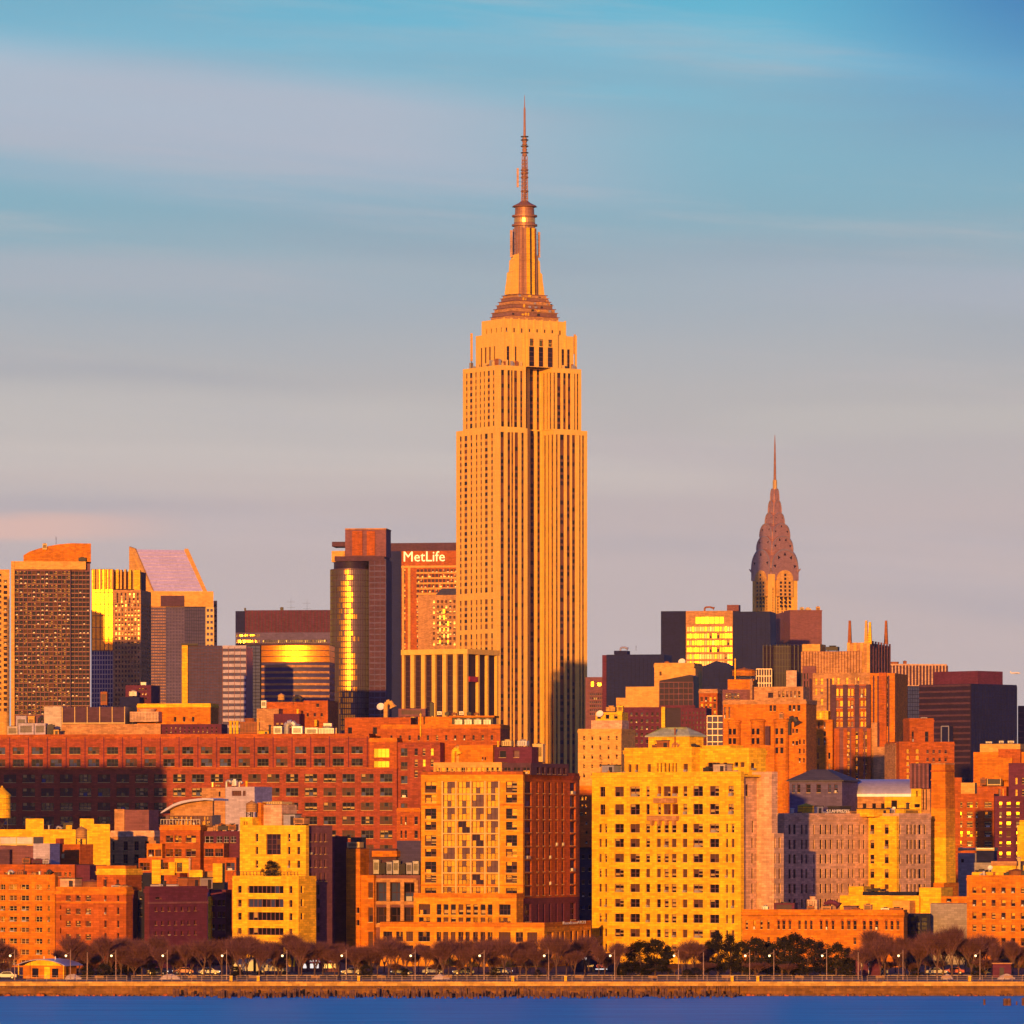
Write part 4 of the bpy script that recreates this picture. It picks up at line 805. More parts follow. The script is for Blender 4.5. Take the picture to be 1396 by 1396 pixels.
s.vol(928, 963, 965, dep=14, m='maroon_brick', fr=[G(C(930, 961, 7, 1.6), C(970, 1020, 8, 3.4), 'slit', 'dv')]); s.vol(964, 986, 975, dep=12, y=-2, m='glass_violet', part='glass_wing'); s.grid(964, 986, 976, 1020, 3, 5, .2, .3, y=-2, m='steel').done()
s = B('loft_building', 'orange loft block with tall windows beside the maroon glass', 983, 2180, 14)
s.vol(953, 978, 942, back=984, m='rust_brick', fr=[G(C(955, 976, 4, 3.4), C(950, 975, 3, 6.5), 'dh', 'bgcd')], cop=(.8, .3, 'tan_stone')).done()
s = B('loft_building', 'maroon loft block under the round orange water tank', 1030, 2080, 10)
s.vol(985, 1030, 940, dep=16, m='brown_brick', fr=[G(C(989, 1008, 5, 3.2), C(945, 953, 2, 3.6), 'dh', 'dbm')])
s.vol(992, 1028, 926, bot=940.3, dep=9, y=3, m='orange_brick', part='tank_base'); s.item('tank', 996, 1029, 910, y=4, bot=926, m='orange_brick', ph='huge squat orange water tank'); s.item('pipe', 1001, 1003, 897, y=3, bot=926, m='buff_brick', ph='tall yellow flue pipe')
s.vol(1022.5, 1025.5, 926, dep=2, y=-3, m='tan_stone', part='flue').done()

s = B('apartment_tower', 'pale peach apartment block with thin slit windows beside the tower', 849, 1900, 18)
s.vol(788, 847, 996.5, dep=16, m='peach_stone', fr=[G(C(795, 842, 5, 2.6), C(1003, 1060, 5, 6), 'dh', 'dcbz')], cop=(.6, .25, 'peach_stone'))
s.vol(806, 848, 982, bot=996.7, dep=8, y=5, m='pink_stone', part='penthouse'); s.vol(812, 848, 971, bot=982, dep=7, y=6, m='buff_brick', part='penthouse', fr=[G(C(814, 842, 3, 5), [(974, 980)], 'one', 'db')]); s.item('dish', 812, 822, 969, y=4.5, bot=980); s.item('hvac', 842, 849, 962, y=6.5, bot=972, m='buff_brick'); s.item('cool', 826, 838, 962, y=7.5, bot=971, m='peach_stone').done()

# the big orange stepped block with glowing windows
s = B('art_deco_tower', 'huge orange stepped brick block with fins and glowing yellow windows', 1220, 2250, 14)
O = 'orange_brick'; g_ = 'gggzgb'
s.vol(1108, 1186, 917, dep=30, y=4, m='tan_stone', part='upper_block', fr=[G([(1111, 1114), (1118.5, 1122)], C(924, 961, 3, 9), 'dh', g_), G([(1134, 1137), (1141, 1144.5), (1153, 1156.5), (1165, 1167), (1169, 1171)], [(923, 933)], 'dh', g_)])
s.vol(1094, 1174, 887.5, bot=917.3, dep=22, y=8, m='brown_brick', part='crown'); s.grid(1094, 1174, 888, 917, 20, 0, .9, 0, y=8, m='tan_stone', part='crown_fins', pr=.6)
s.vol(1094, 1118, 878, bot=888, dep=12, y=9, m='peach_stone', part='crown_block'); s.item('cool', 1126, 1142, 880, y=14, bot=888, m='dark_metal')
s.vol(1157, 1184, 876, back=1212, y=9, m='tan_stone', part='turret'); x1 = s.lx(1184, 9)
s.grid(1185, 1212, 873, 917, 7, 0, .9, 0, y=9, m='brown_brick', face='s', x=x1, part='turret_fins', pr=.6); s.grid(1157, 1184, 876, 917, 3, 0, 1.2, 0, y=9, m='peach_stone', part='turret_fins', pr=.4)
for px_, tp, m_ in ((1158.5, 846, 'rust_metal'), (1181, 846, 'peach_stone'), (1186, 848, 'buff_brick'), (1208, 846, 'rust_metal')):
    b = MB(); y_ = 9.5 if px_ < 1190 else s.ly(1209, x1); x_ = s.lx(px_, y_); b.rings([[(x_ + i * q, y_ + j * q, z_) for i, j in ((-1, -1), (1, -1), (1, 1), (-1, 1))] for q, z_ in ((.75, s.lz(878, x_, y_)), (.42, s.lz(tp, x_, y_)))], m_); b.build('pinnacle', s.root)
s.vol(1137, 1184, 933, dep=10, y=0, m='rust_brick', part='centre_bay', fr=[G([(1139.5, 1143.4), (1145, 1149.2), (1155, 1158.8), (1160, 1163.6), (1168.2, 1171.6), (1173, 1176.8), (1178.4, 1181.6)], [(938, 951), (954.5, 966), (969.5, 980.5), (983.5, 990.5)], 'one', 'ggggggzb', 'umber_panel', .25)]); s.grid(1137, 1184, 933, 992, 3, 0, 1.8, 0, m='umber_panel', part='fins', pr=.5); s.grid(1137, 1184, 936, 992, 0, 4, 0, .8, m='brown_brick', part='spandrels', pr=.12)
s.vol(1142, 1185, 993, back=1189, y=-6, m='brown_brick', part='lower_bay', fr=[G([(1150.5, 1158.5), (1163.5, 1169.5), (1173.5, 1177.5), (1179.5, 1184)], C(997, 1066, 6, 10.2), 'pair', 'ggggggzb', 'umber_panel', .25)]); s.grid(1142, 1185, 993, 1068, 4, 0, 1.5, 0, y=-6, m='rust_brick', part='fins', pr=.6)
for px_ in (1103, 1127, 1131.5): s.vol(px_, px_ + 2.2, 925, bot=981, dep=.4, y=3.7, m='umber_panel', part='recess_shade_strip')  # dark strips on the wall face, painted as shade of recesses
for px_ in (1190, 1196, 1210.5): s.vol(px_, px_ + 2., 921, bot=1016, dep=.4, y=.75, m='umber_panel', part='recess_shade_strip')
s.vol(1186, 1220, 917.5, dep=28, y=1, m=O, part='right_wing', fr=[G([(1201, 1204)], C(925, 985, 7, 6), 'dh', 'cgzd'), G([(1209, 1211)], [(922, 990)], (0, 12, 0, 0, .02), 'dsz')]); s.vol(1198, 1208, 917, dep=1.2, y=-.2, m='rust_brick', part='pilaster')
s.vol(1191, 1221, 1018, dep=10, y=-8, m='tan_stone', part='lower_wing', fr=[G([(1207, 1209.5), (1217, 1219.5)], C(1026, 1064, 3, 9), 'dh', 'dsc')]); s.vol(1188, 1196, 985, dep=8, y=-5, m='tan_stone', part='lower_wing')
s.vol(1101, 1135, 981, dep=14, y=-3, m=O, part='left_wing', fr=[G([(1109, 1112), (1115, 1117.5), (1123, 1125.5)], C(984, 1016, 2, 10), 'one', 'czz'), G([(1123, 1126)], C(997, 1012, 2, 7), 'one', 'd'), G([(1107, 1109), (1114, 1116), (1129, 1132)], C(1026, 1050, 2, 9), 'dh', 'cdz')])
s.vol(1106, 1129, 969, bot=981.2, dep=10, y=-1, m='buff_brick', part='left_wing', fr=[G([(1109, 1113), (1116.5, 1120), (1123, 1127)], [(970.5, 980)], 'one', 'g')])
s.vol(1094, 1112, 908, dep=22, y=6, m='brown_brick', part='side_wing', fr=[G([(1096, 1098), (1100, 1101.5)], C(918, 978, 6, 8), 'slit', 'ds')]); s.done()

s = B('apartment_building', 'weathered orange block with rounded bays, ledges and a stepped top', 1098, 2000, 16)
s.vol(986, 1099, 956.5, dep=16, m=O, fr=[G([(1049, 1052.5), (1054, 1058)], [(961, 969.5)], 'dh', 'ds'), G([(1075, 1079), (1080.5, 1084.5), (1087, 1091)], [(961, 969.5)], 'dh', 'd'), G([(987, 989.5), (993, 995.5)], [(963, 979)], 'dh', 'cz'), G([(1080, 1083), (1084.5, 1088)], C(977, 1016, 3, 6), 'dh', 'dc'), G([(1089, 1091.5), (1095, 1097)], C(1008, 1040, 3, 7), 'dh', 'dc')], cop=(.8, .3, 'tan_stone'))
s.vol(1028, 1095, 936, bot=956.7, dep=9, y=4, m='tan_stone', part='upper_block', fr=[G([(1047, 1054)], [(944, 951)], 'quad', 'db'), G(C(1061, 1091, 6, 3), [(942, 951)], 'dh', 'czb')])
for c0, c1, tp in ((992, 1009, 981), (1023, 1042, 980), (1055, 1075, 980)):
    x0, x1 = s.lx(c0, -1), s.lx(c1, -1); cx, rr_ = (x0 + x1) / 2, (x1 - x0) / 2; b = MB()
    b.lathe(cx, -.4, [(rr_, -.5), (rr_, s.lz(tp + 4)), (rr_ * 1.12, s.lz(tp + 3.6)), (rr_ * 1.12, s.lz(tp + 1)), (rr_ * .9, s.lz(tp))], O, 16)
    for j in range(3):
        for a in (-115, -75): b.box(cx + rr_ * math.cos(R(a)) - .5, cx + rr_ * math.cos(R(a)) + .5, -.4 + rr_ * math.sin(R(a)) - .12, -.4 + rr_ * math.sin(R(a)) + .2, s.lz(1001 + j * 13), s.lz(993 + j * 13), 'glass_dark')
    b.build('bay', s.root)
s.vol(1043, 1049, 990, bot=1020, dep=1.5, y=-2, m='umber_panel', part='recess_shade_strip'); s.vol(981, 1056, 1016, dep=3, y=-3.2, m=O, part='balustrade')  # dark box in front of the wall stands for recess shade
s.item('duct', 1070, 1088, 978, y=-2, bot=1002, m='dark_metal', ph='dark zigzag exhaust duct'); s.item('pipe', 1023, 1025.5, 925, y=1, m='tan_stone', ph='tall tan flue pipe'); s.item('hvac', 1062, 1068, 972, y=-1, bot=981, m='tan_stone').done()

s = B('office_tower', 'pink ribbed office slab behind the orange stepped block', 1291, 3000, -10)
s.vol(1214, 1291, 905, dep=20, m='pink_stone'); s.grid(1214, 1291, 907, 934, 17, 0, 1.0, 0, m='umber_panel', part='ribs', pr=-.02 + .3); s.vol(1214, 1254, 935, dep=2, y=-2.5, m='glass_blue', part='lower_wall'); s.grid(1214, 1254, 936, 1012, 12, 14, .15, .35, y=-2.5, m='navy_panel')
s.item('cool', 1213, 1230, 902, y=3, m='rust_metal'); s.item('hvac', 1232, 1236, 901, y=4, m='rust_metal').done()
s = B('office_tower', 'massive navy and maroon office block with a wide flat top', 1323, 2750, 45)
s.vol(1253, 1323, 932, back=1386, m='glass_navy', part='glass_wall'); x1 = s.lx(1323, 0); s.grid(1253, 1323, 934, 1040, 0, 13, 0, .9, y=-.28, m='umber_panel'); s.grid(1324, 1386, 934, 1040, 16, 13, .2, .4, m='navy_panel', face='s', x=x1)
s.vol(1253.2, 1322.8, 932.2, dep=.25, y=-.27, m='glass_smoke', part='front_wall'); s.vol(1273, 1333, 914.5, back=1367, bot=932.3, y=6, m='maroon_brick', part='penthouse'); s.vol(1283.5, 1293.5, 990, dep=3, y=-4, m='navy_panel', part='stair_tower'); s.grid(1283.5, 1293.5, 990, 1012, 1, 1, .5, .5, y=-4, m='galvanised')
s.done()
s = B('office_tower', 'dark office tower cut off by the right edge of the picture', 1388, 2900, 8)
s.vol(1388, 1430, 962, dep=18, m='glass_smoke', part='glass_wall'); s.grid(1388, 1430, 963, 1040, 6, 9, .2, .5, m='umber_panel').done()
s = B('apartment_building', 'salmon brick block with a square tower top and lit window column', 1301, 1980, -12)
s.vol(1226, 1301, 1014, dep=16, m='rust_brick', fr=[G([(1236, 1240), (1248.5, 1253.5)], C(1021, 1062, 5, 6), 'one', 'g'), G(C(1263, 1291, 4, 3.4), C(1022, 1038, 2, 5.2), 'dh', 'czd')], cop=(.6, .25, 'rust_brick'))
s.vol(1221, 1236, 1013, dep=14, y=4, m='tan_stone', part='left_wing', fr=[G([(1225, 1227), (1230, 1232.5)], C(1024, 1052, 4, 5), 'dh', 'cd')])
s.vol(1240, 1273, 982, bot=1014.3, dep=8, y=3, m='rust_brick', part='tower', fr=[G([(1243, 1246), (1261, 1266)], [(997, 1012)], 'dh', 'bcd')], cop=(.5, .25, 'rust_brick')); s.item('hvac', 1256, 1264, 978, y=4).done()
s = B('apartment_building', 'orange stepped apartment block with setback terraces at right edge', 1400, 1850, 16)
s.vol(1327, 1420, 1025, dep=20, y=6, m='orange_brick'); s.vol(1336, 1391, 1014, bot=1025.3, dep=14, y=9, m='peach_stone', part='upper_block'); s.vol(1339.5, 1380, 1033, bot=1064, dep=3, y=3, m='orange_brick', part='setback'); s.vol(1361, 1391, 1021, bot=1064, dep=4, y=4, m='rust_brick', part='setback', fr=[G([(1377, 1379.5)], [(1033, 1038)], 'dh', 'c')])
s.vol(1375, 1420, 1040, dep=8, y=-3, m='maroon_brick', part='right_wing', fr=[G([(1384, 1387)], C(1060, 1085, 2, 9), 'dh', 'gbg'), G([(1393, 1397)], C(1060, 1085, 2, 9), 'dh', 'b')])
s.vol(1330, 1372, 1072, dep=10, y=-1, m='rust_brick', part='setback', fr=[G(m4(1046, (415, 436), (447, 470), (480, 494), (510, 524)), [(1075.5, 1086)], 'one', 'ggb'), G([(1361, 1364), (1366, 1368)], [(1075.5, 1086)], 'slit', 'gz')])
s.item('hvac', 1344, 1352, 1011, y=11, bot=1014); s.item('hvac', 1362, 1368, 1010, y=11, bot=1014); s.item('hvac', 1374, 1382, 1010, y=11, bot=1014); s.item('ant', 1385, 1386, 1004, y=11, bot=1014)
s.item('hvac', 1336, 1344, 1061, y=0, bot=1071, m='rust_metal'); s.item('screen', 1346, 1364, 1062, y=0, bot=1071, m='dark_metal', ph='dark equipment screen').done()

# ------------------------------------------------------------------ the long red brick block and its roofscape
s = B('warehouse_building', 'very long red brick warehouse block with rows of wide dark windows', 545, 1900, 10, short='very long brick warehouse')
A0 = 23.; pit = 25.65
up = [(A0 + 20 + i * pit, A0 + 35.5 + i * pit) for i in range(-2, 18)]
lo = [(-22 + 27 + (i) * pit, -22 + 44 + i * pit) for i in range(-1, 22)]
RB = 'red_brick'
s.vol(-60, 503, 1003, dep=30, y=3, m=RB, part='upper_wall', fr=[G([c_ for c_ in up if c_[1] < 500], [(1017.5, 1027.5), (1034, 1044.5)], 'tri', 'ddsdmc', 'dark_metal')], cop=(.7, .2, 'rust_brick'))
s.vol(-60, 541, 1046.5, dep=3.2, y=0, m=RB, part='lower_wall', rd=.32, fr=[G([c_ for c_ in lo if c_[1] < 540], [(1055, 1066.5), (1074, 1085.5), (1094, 1105), (1113, 1124.5), (1132, 1143.5), (1152, 1163)], 'tri', 'ddsdmcb', 'dark_metal')])
s.vol(503.3, 541, 1009, dep=24, y=.4, m='rust_brick', part='lit_bay', fr=[G([(509.5, 530.5)], [(1020.5, 1032.5), (1037.5, 1050.5)], (3, 0, .01, .02, 0), 'g', 'buff_brick')], cop=(.6, .15, 'orange_brick'))
s.vol(541.3, 600, 1012, dep=24, y=1.5, m=RB, part='right_wall', fr=[G([(546.5, 555.5)], C(1020, 1125, 6, 11), 'pair', 'dcmd', 'dark_metal'), G([(565, 569.5), (576, 580), (587, 591)], C(1020, 1060, 3, 10), 'dh', 'dcbg')])
s.vol(519, 682, 990.5, dep=18, y=9, m='rust_brick', part='rear_wing', fr=[G(C(532, 672, 12, 3), [(1002, 1009)], 'dh', 'ddb')], cop=(.6, .2, 'orange_brick'))
s.vol(470, 560, 978, bot=1003.5, dep=10, y=14, m='rust_brick', part='penthouse', fr=[G([(474, 480), (508, 514)], [(991, 1001)], 'one', 'd')]); s.vol(570, 616, 977, bot=990.8, dep=8, y=14, m='orange_brick', part='penthouse'); s.vol(616.5, 672, 978, bot=990.8, dep=7, y=14.5, m='dark_metal', part='plant_deck')
s.vol(612, 674, 975.5, bot=978, dep=9, y=13, m='orange_brick', part='deck_roof')
s.vol(541, 573, 1104.5, dep=6, y=-6, m='rust_brick', part='annex', fr=[G([(546, 548.5), (552, 554.5), (565, 569.5)], [(1113, 1124.5), (1132, 1143)], 'dh', 'dc')], cop=(.5, .2, 'orange_brick'))
b = MB(); x_ = [s.lx(A0 + 16 + pit * i, 3) for i in range(-3, 19)]
for q in x_: b.box(q - .14, q + .14, 2.86, 3.01, s.lz(1046), s.lz(1003.5), 'maroon_brick')
b.build('expansion_joints', s.root); s.band(-60, 541, 1047, y=0, h=.5, m='rust_brick')
s.vol(60, 84, 963, bot=1003.5, dep=12, y=12, m='pale_concrete', part='lift_tower'); s.vol(84.3, 219, 987, bot=1003.5, dep=10, y=11, m='tan_stone', part='plant_base')
zt = s.ztop; s.item('screen', 85, 170, 964, y=12, bot=987, m='umber_panel', ph='long brown louvred equipment screen'); s.item('cool', 177, 216, 966, y=12, bot=987, m='pink_stone')
s.vol(187, 287, 962, bot=1003.5, dep=12, y=17, m='orange_brick', part='penthouse', fr=[G(C(237, 265, 3, 3.4), [(977, 984)], 'one', 'd')], cop=(.5, .2, 'buff_brick')); s.vol(219.3, 302, 987, bot=1003.5, dep=9, y=12.5, m='maroon_brick', part='plant_base', fr=[G(C(226, 296, 12, 2), [(991, 994), (996, 999)], 'one', 'dbdd')])
s.ztop = s.lz(1003, 0, 3) ; s.y = 3
for k_, l, r, t_, m_ in (('hvac', 10, 24, 990, 'pale_concrete'), ('hvac', 25, 46, 986, 'lilac_panel'), ('hvac', 47, 62, 986, 'lilac_panel'), ('hvac', 64, 73, 988, 'dark_metal'), ('shed', 68, 80, 995, 'peach_stone'), ('pipe', 312, 316, 982, 'buff_brick'), ('pipe', 317.5, 320, 982, 'buff_brick'), ('pipe', 321, 325, 982, 'buff_brick'),
                         ('cool', 327, 350, 979, 'rust_metal'), ('shed', 353, 366, 996, 'buff_brick'), ('pipe', 366, 369, 988, 'dark_metal'), ('hvac', 373, 384, 990, 'galvanised'), ('duct', 385, 404, 984, 'galvanised'), ('hvac', 398, 412, 990, 'zinc_roof'), ('hvac', 416, 433, 992, 'galvanised'), ('cool', 434, 455, 990, 'galvanised'), ('pipe', 457, 459, 992, 'cream_trim'), ('pipe', 350, 353, 978, 'peach_stone'), ('hvac', 441, 452, 986, 'galvanised')):
    s.item(k_, l, r, t_, y=3.8 + (2.5 if k_ == 'duct' or (k_, l) == ('hvac', 441) else 0), m=m_, ph={'pale_concrete': 'pale boxy ventilation unit', 'lilac_panel': 'lilac boxy ventilation unit', 'dark_metal': 'dark ' + ('vent pipe' if k_ == 'pipe' else 'ventilation unit'), 'buff_brick': 'yellow ' + ('vent pipe' if k_ == 'pipe' else 'stair head'), 'zinc_roof': 'blue grey ventilation unit', 'rust_metal': 'rusty cooling tower', 'cream_trim': 'slim cream vent pipe'}.get(m_))
for k_, l, r, t_, m_, y_ in (('hvac', 22, 36, 976, 'lilac_panel', 14), ('hvac', 38, 47, 976, 'peach_stone', 14), ('duct', 50, 62, 976, 'dark_metal', 14)): s.item(k_, l, r, t_, y=y_, bot=1003, m=m_, ph='raised ' + {'lilac_panel': 'lilac', 'peach_stone': 'peach', 'dark_metal': 'dark'}[m_] + ' roof unit')
s.item('dish', 513, 524, 953, y=20, bot=978, ph='large tilted white satellite dish'); s.item('duct', 522, 536, 955, y=18, bot=978, m='peach_stone', ph='peach exhaust duct'); s.item('hvac', 543, 580, 966, y=17, bot=978, m='brown_brick', ph='long brown ventilation unit', dep=4); s.item('hvac', 586, 591, 958, y=17, bot=977, m='dark_metal', ph='tall black ventilation unit')
for i in range(6): s.item('hvac', 596 + i * 10, 602 + i * 10, 970 + i % 3, y=16, bot=975.5, m=('galvanised', 'dark_metal', 'rust_metal')[i % 3], ph='small plant unit')
for i in range(4): s.item('cool', 620 + i * 13, 630 + i * 13, 979, y=13.4, bot=990, m='galvanised', ph='grey cooling tower')
s.item('pipe', 572, 574, 972, y=8, bot=1004, m='buff_brick', ph='tall yellow vent pipe'); s.done()

# unseen neighbour whose shade falls across the left of the long block
s = B('apartment_tower', 'plain brick apartment tower just outside the left edge of the picture', -345, 1500, 10)
s.vol(-800, -345, 832, dep=26, m='brown_brick', fr=[G(C(-780, -370, 12, 12), C(850, 1150, 18, 9), 'dh', 'ddb')]).done()

# ------------------------------------------------------------------ mid ground, left
s = B('loft_building', 'bright yellow party wall with stepped parapet piers', 0, 1560, -5)
YB = 'buff_brick'
s.vol(-60, 150, 1134.5, dep=16, m=YB, cop=(.3, .08, YB))
for l, r, t_ in ((35, 59.5, 1116), (90, 98, 1125), (109, 128, 1116), (128.2, 150, 1123.5)): s.vol(l, r, t_, dep=3.5, y=-.15, m=YB, part='pier')
s.clutter(5, 62, 88, 2, 9, s.lz(1134.5)); s.ztop = s.lz(1134.5); s.item('tank', -9, 14.5, 1071, y=3, m='buff_brick', bot=1134, ph='large yellow water tank'); s.done()
s = B('loft_building', 'brown loft building with tall pilasters and square roof block', 216, 1600, 16)
s.vol(150.8, 210, 1136, back=218, m='tan_stone', fr=[G([(153, 156), (167, 174), (182, 189), (196, 203)], [(1147, 1160), (1165, 1178), (1183, 1196)], 'loft', 'dcs')], cop=(1.0, .3, 'pink_stone'))
s.grid(151, 210, 1146, 1200, 4, 0, 1.4, 0, m='tan_stone', part='pilasters', pr=.4); s.vol(156, 203, 1104, bot=1136.4, dep=8, y=4, m='brown_brick', part='roof_block'); s.vol(156, 169.5, 1103, bot=1136.4, dep=3, y=3.6, m='tan_stone', part='roof_block'); s.done()
s = B('loft_building', 'orange loft building with curved roof glass pavilion on top', 290, 1480, 16)
s.vol(218, 273, 1128.5, back=282, m='rust_brick', fr=[G([(226, 236), (238, 247.5), (253, 267)], [(1139, 1148.5), (1157.5, 1168)], 'loft', 'dcbg')], cop=(.6, .2, 'orange_brick'))
s.vol(200, 221, 1150, dep=8, y=-2.5, m='orange_brick', part='left_wing', fr=[G([(202, 210), (211.5, 220)], [(1158, 1168)], 'pair', 'dcg')])
s.vol(278, 326, 1133, dep=10, y=3, m='maroon_brick', part='right_wing', fr=[G([(279, 291), (295, 303), (305, 312), (314, 322)], [(1140, 1149)], 'pair', 'dsm', 'lilac_panel')]); s.vol(278, 305, 1149.5, dep=4, y=-1.5, m='rust_brick', part='right_wing', fr=[G([(279, 291), (293, 304)], [(1157, 1168)], 'tri', 'dcb')])
s.vol(189, 245, 1170, dep=5, y=-6, m='rust_brick', part='front_wing', fr=[G([(190, 204), (214, 229)], [(1176, 1187)], 'tri', 'dcg')]); s.vol(300, 322, 1169, dep=5, y=-5, m='rust_brick', part='front_wing', fr=[G([(308, 320)], [(1176, 1187)], 'pair', 'dm')])
zb_ = s.lz(1129) + .9; x0, x1 = s.lx(224, 4), s.lx(290, 4)
s.vol(226, 289, 1111, bot=1128, dep=7, y=5, m='glass_bronze', part='pavilion', fr=[G(C(231, 286, 9, 5), [(1113, 1125)], 'pair', 'gzbgd')])
pts = [(219, 1107.5), (226, 1102), (236, 1096), (247, 1092), (258, 1090), (270, 1088.5), (280, 1088), (291, 1089)]
s.prism(pts + [(291, 1091.5), (280, 1090.5), (258, 1093), (247, 1095.5), (236, 1099.5), (226, 1105.5), (219, 1109)], 2, 12, 'zinc_roof', 'curved_roof'); s.prism([(232, 1112), (232, 1101.8), (240, 1098), (258, 1093.2), (280, 1090.7), (290, 1091.6), (290, 1112)], 4.6, 1.2, 'tan_stone', 'pavilion_gable')
b = MB()
for i in range(14): q = s.lx(219, .2) + i * (s.lx(272, .2) - s.lx(219, .2)) / 13; b.box(q - .05, q + .05, .3, .4, s.ztop * 0 + s.lz(1128.5) + .9, s.lz(1128.5) + 2.2, 'galvanised')
b.box(s.lx(219, .2), s.lx(272, .2), .3, .4, s.lz(1128.5) + 2.1, s.lz(1128.5) + 2.2, 'galvanised'); b.build('roof_railing', s.root)
s.ztop = s.lz(1133); s.clutter(4, 282, 322, 4, 8, s.lz(1133)); s.ztop = s.lz(1133); s.item('cool', 297, 310, 1124, y=4, m='dark_metal'); s.item('hvac', 312, 320, 1125, y=4, m='rust_metal').done()
s = B('warehouse_building', 'grey mauve windowless block with white roof plant', 346, 1640, 20)
s.vol(275, 307, 1074, dep=14, y=1, m='tan_stone', fr=[G([(298, 300.5)], [(1079, 1086)], 'slit', 'd')]); s.vol(307.3, 347, 1072.5, dep=13, y=0, m='lilac_panel', part='screen_wall', fr=[G([(316, 329), (331, 335)], [(1078, 1085)], 'ind', 'cz')])
for i, (l, r, t_) in enumerate(((287, 291, 1066), (294, 299, 1070), (305, 315, 1064), (316, 322, 1062), (324, 330, 1065), (334, 337, 1064))): s.item(('pipe', 'hvac', 'duct', 'cool', 'duct', 'pipe')[i], l, r, t_, y=3, m=('brass_metal', 'cream_trim', 'galvanised', 'white_paint', 'galvanised', 'buff_brick')[i])
s.done()
s = B('apartment_building', 'grey purple roof hut with lilac panels and brown sheds', 102, 1420, 16)
s.vol(-40, 102, 1178.5, dep=14, m='rust_brick', fr=[G([(6, 18), (27, 32), (43, 54), (60, 70), (74, 84), (88, 91), (94, 97)], [(1189, 1195)], 'pair', 'dbc')]); s.vol(-40, 45, 1153, bot=1179, dep=8, y=4, m='brown_brick', part='roof_hut'); s.vol(-40, 13, 1158, bot=1179, dep=4, y=2, m='umber_panel', part='roof_hut')
s.vol(45.3, 68, 1150, bot=1179, dep=7, y=4, m='lilac_panel', part='lilac_hut'); s.ztop = s.lz(1153); s.item('screen', 0, 45, 1141.5, y=6, m='galvanised', ph='pale slatted screen'); s.ztop = s.lz(1178.5)
s.item('hvac', 30, 41, 1170, y=1, m='rust_metal'); s.item('hvac', 43, 57, 1171.5, y=1, m='maroon_brick', ph='maroon ventilation unit'); s.item('hvac', 58, 67, 1172, y=1, m='lilac_panel', ph='lilac ventilation unit')
s.vol(102.4, 122.5, 1179.5, dep=12, y=1, m='maroon_brick', part='side_wall'); s.done()
s = B('roof_structure', 'square red brick bulkhead with dark red side beside the yellow wall', 109, 1450, 35, cat='bulkhead building')
s.vol(82, 109, 1151, back=127, m='rust_brick'); s.vol(76, 82, 1143, dep=1.5, y=-.3, m='red_brick', part='chimney'); s.vol(84, 87.5, 1164, bot=1170, dep=.3, y=-.1, m='cream_trim', part='hatch'); s.ztop = s.lz(1151)
s.item('tank', 101, 113, 1126, y=3, m='wood_stave', ph='small wooden water tank'); s.done()

# ------------------------------------------------------------------ front row, left to right
s = B('apartment_building', 'orange brick apartment block at left edge with many pale framed windows', 75, 1275, 24)
OB = 'orange_brick'
s.vol(-40, 75, 1197, back=79, m=OB, fr=[G([(-30, -22), (-14, -4), (0, 7), (12, 23), (28, 39.5), (48, 57.5), (65, 68)], [(1206, 1213), (1221, 1228), (1235.5, 1242), (1250, 1257), (1265, 1271), (1280, 1287), (1295, 1302), (1309, 1316)], 'pair', 'bdgdcd', 'cream_trim')], cop=(.5, .15, OB)); s.clutter(6, 2, 70, 1.5, 8); s.done()
s = B('apartment_building', 'red orange brick apartment block with dentilled cornice', 172, 1262, 26)
s.vol(76, 172, 1214, back=181, m='rust_brick', fr=[G(m4(0, (358, 384), (412, 438), (465, 495)), [(1221, 1229), (1239, 1247), (1256, 1264), (1274, 1282), (1291, 1299)], 'pair', 'bcdb'), G(m4(0, (567, 579), (636, 648)), [(1221, 1229), (1237, 1247), (1255, 1265), (1272, 1283), (1290, 1300)], 'dh', 'dcd'), G(m4(0, (326, 333)), [(1235, 1240), (1248, 1255), (1266, 1273)], 'slit', 'd')], cop=(.9, .35, OB))
s.band(77, 172, 1230.5, h=.35, m=OB); s.vol(132, 171.5, 1189, bot=1214.4, dep=7, y=4, m='rust_brick', part='penthouse', fr=[G([(141, 145), (158.5, 162)], [(1199, 1209)], 'dh', 'dc')], cop=(.6, .3, 'buff_brick')); s.vol(131, 171, 1180, bot=1189, dep=5, y=5, m=OB, part='penthouse')
s.ztop = s.lz(1214); s.clutter(3, 136, 168, 1, 3.5, s.lz(1214)); s.ztop = s.lz(1214); s.item('shed', 82, 102, 1198, y=4, m='pink_stone', ph='pink stair head'); s.item('tank', 108, 133, 1199, y=4, m='rust_metal', ph='squat rusty water tank'); s.done()
s = B('apartment_building', 'narrow dark purple building in the shaded gap', 196, 1345, 10)
s.vol(174, 182, 1194, dep=10, y=-4, m='maroon_brick'); s.vol(182, 210, 1190, dep=10, m='black_panel', fr=[G(C(183, 194, 2, 4), C(1198, 1250, 5, 5), 'one', 'dm')]).done()
s = B('brick_building', 'dark maroon brick building with one bright orange edge', 203, 1268, -48)
s.vol(203.5, 283, 1213, back=197, m='maroon_brick', fr=[G(C(211, 268, 7, 3.4), [(1237, 1243), (1256, 1262), (1270, 1276), (1290, 1296)], 'dh', 'ddsc'), G([(212, 220)], [(1223, 1226)], 'one', 'd')], cop=(.7, .3, 'maroon_brick')); s.band(203.5, 283, 1231, h=.4, m='brown_brick')
s.clutter(5, 208, 278, 1.5, 7, s.lz(1213)); s.done()
s = B('apartment_building', 'yellow roof terraces and huts stepped above the maroon building', 283, 1340, 3)
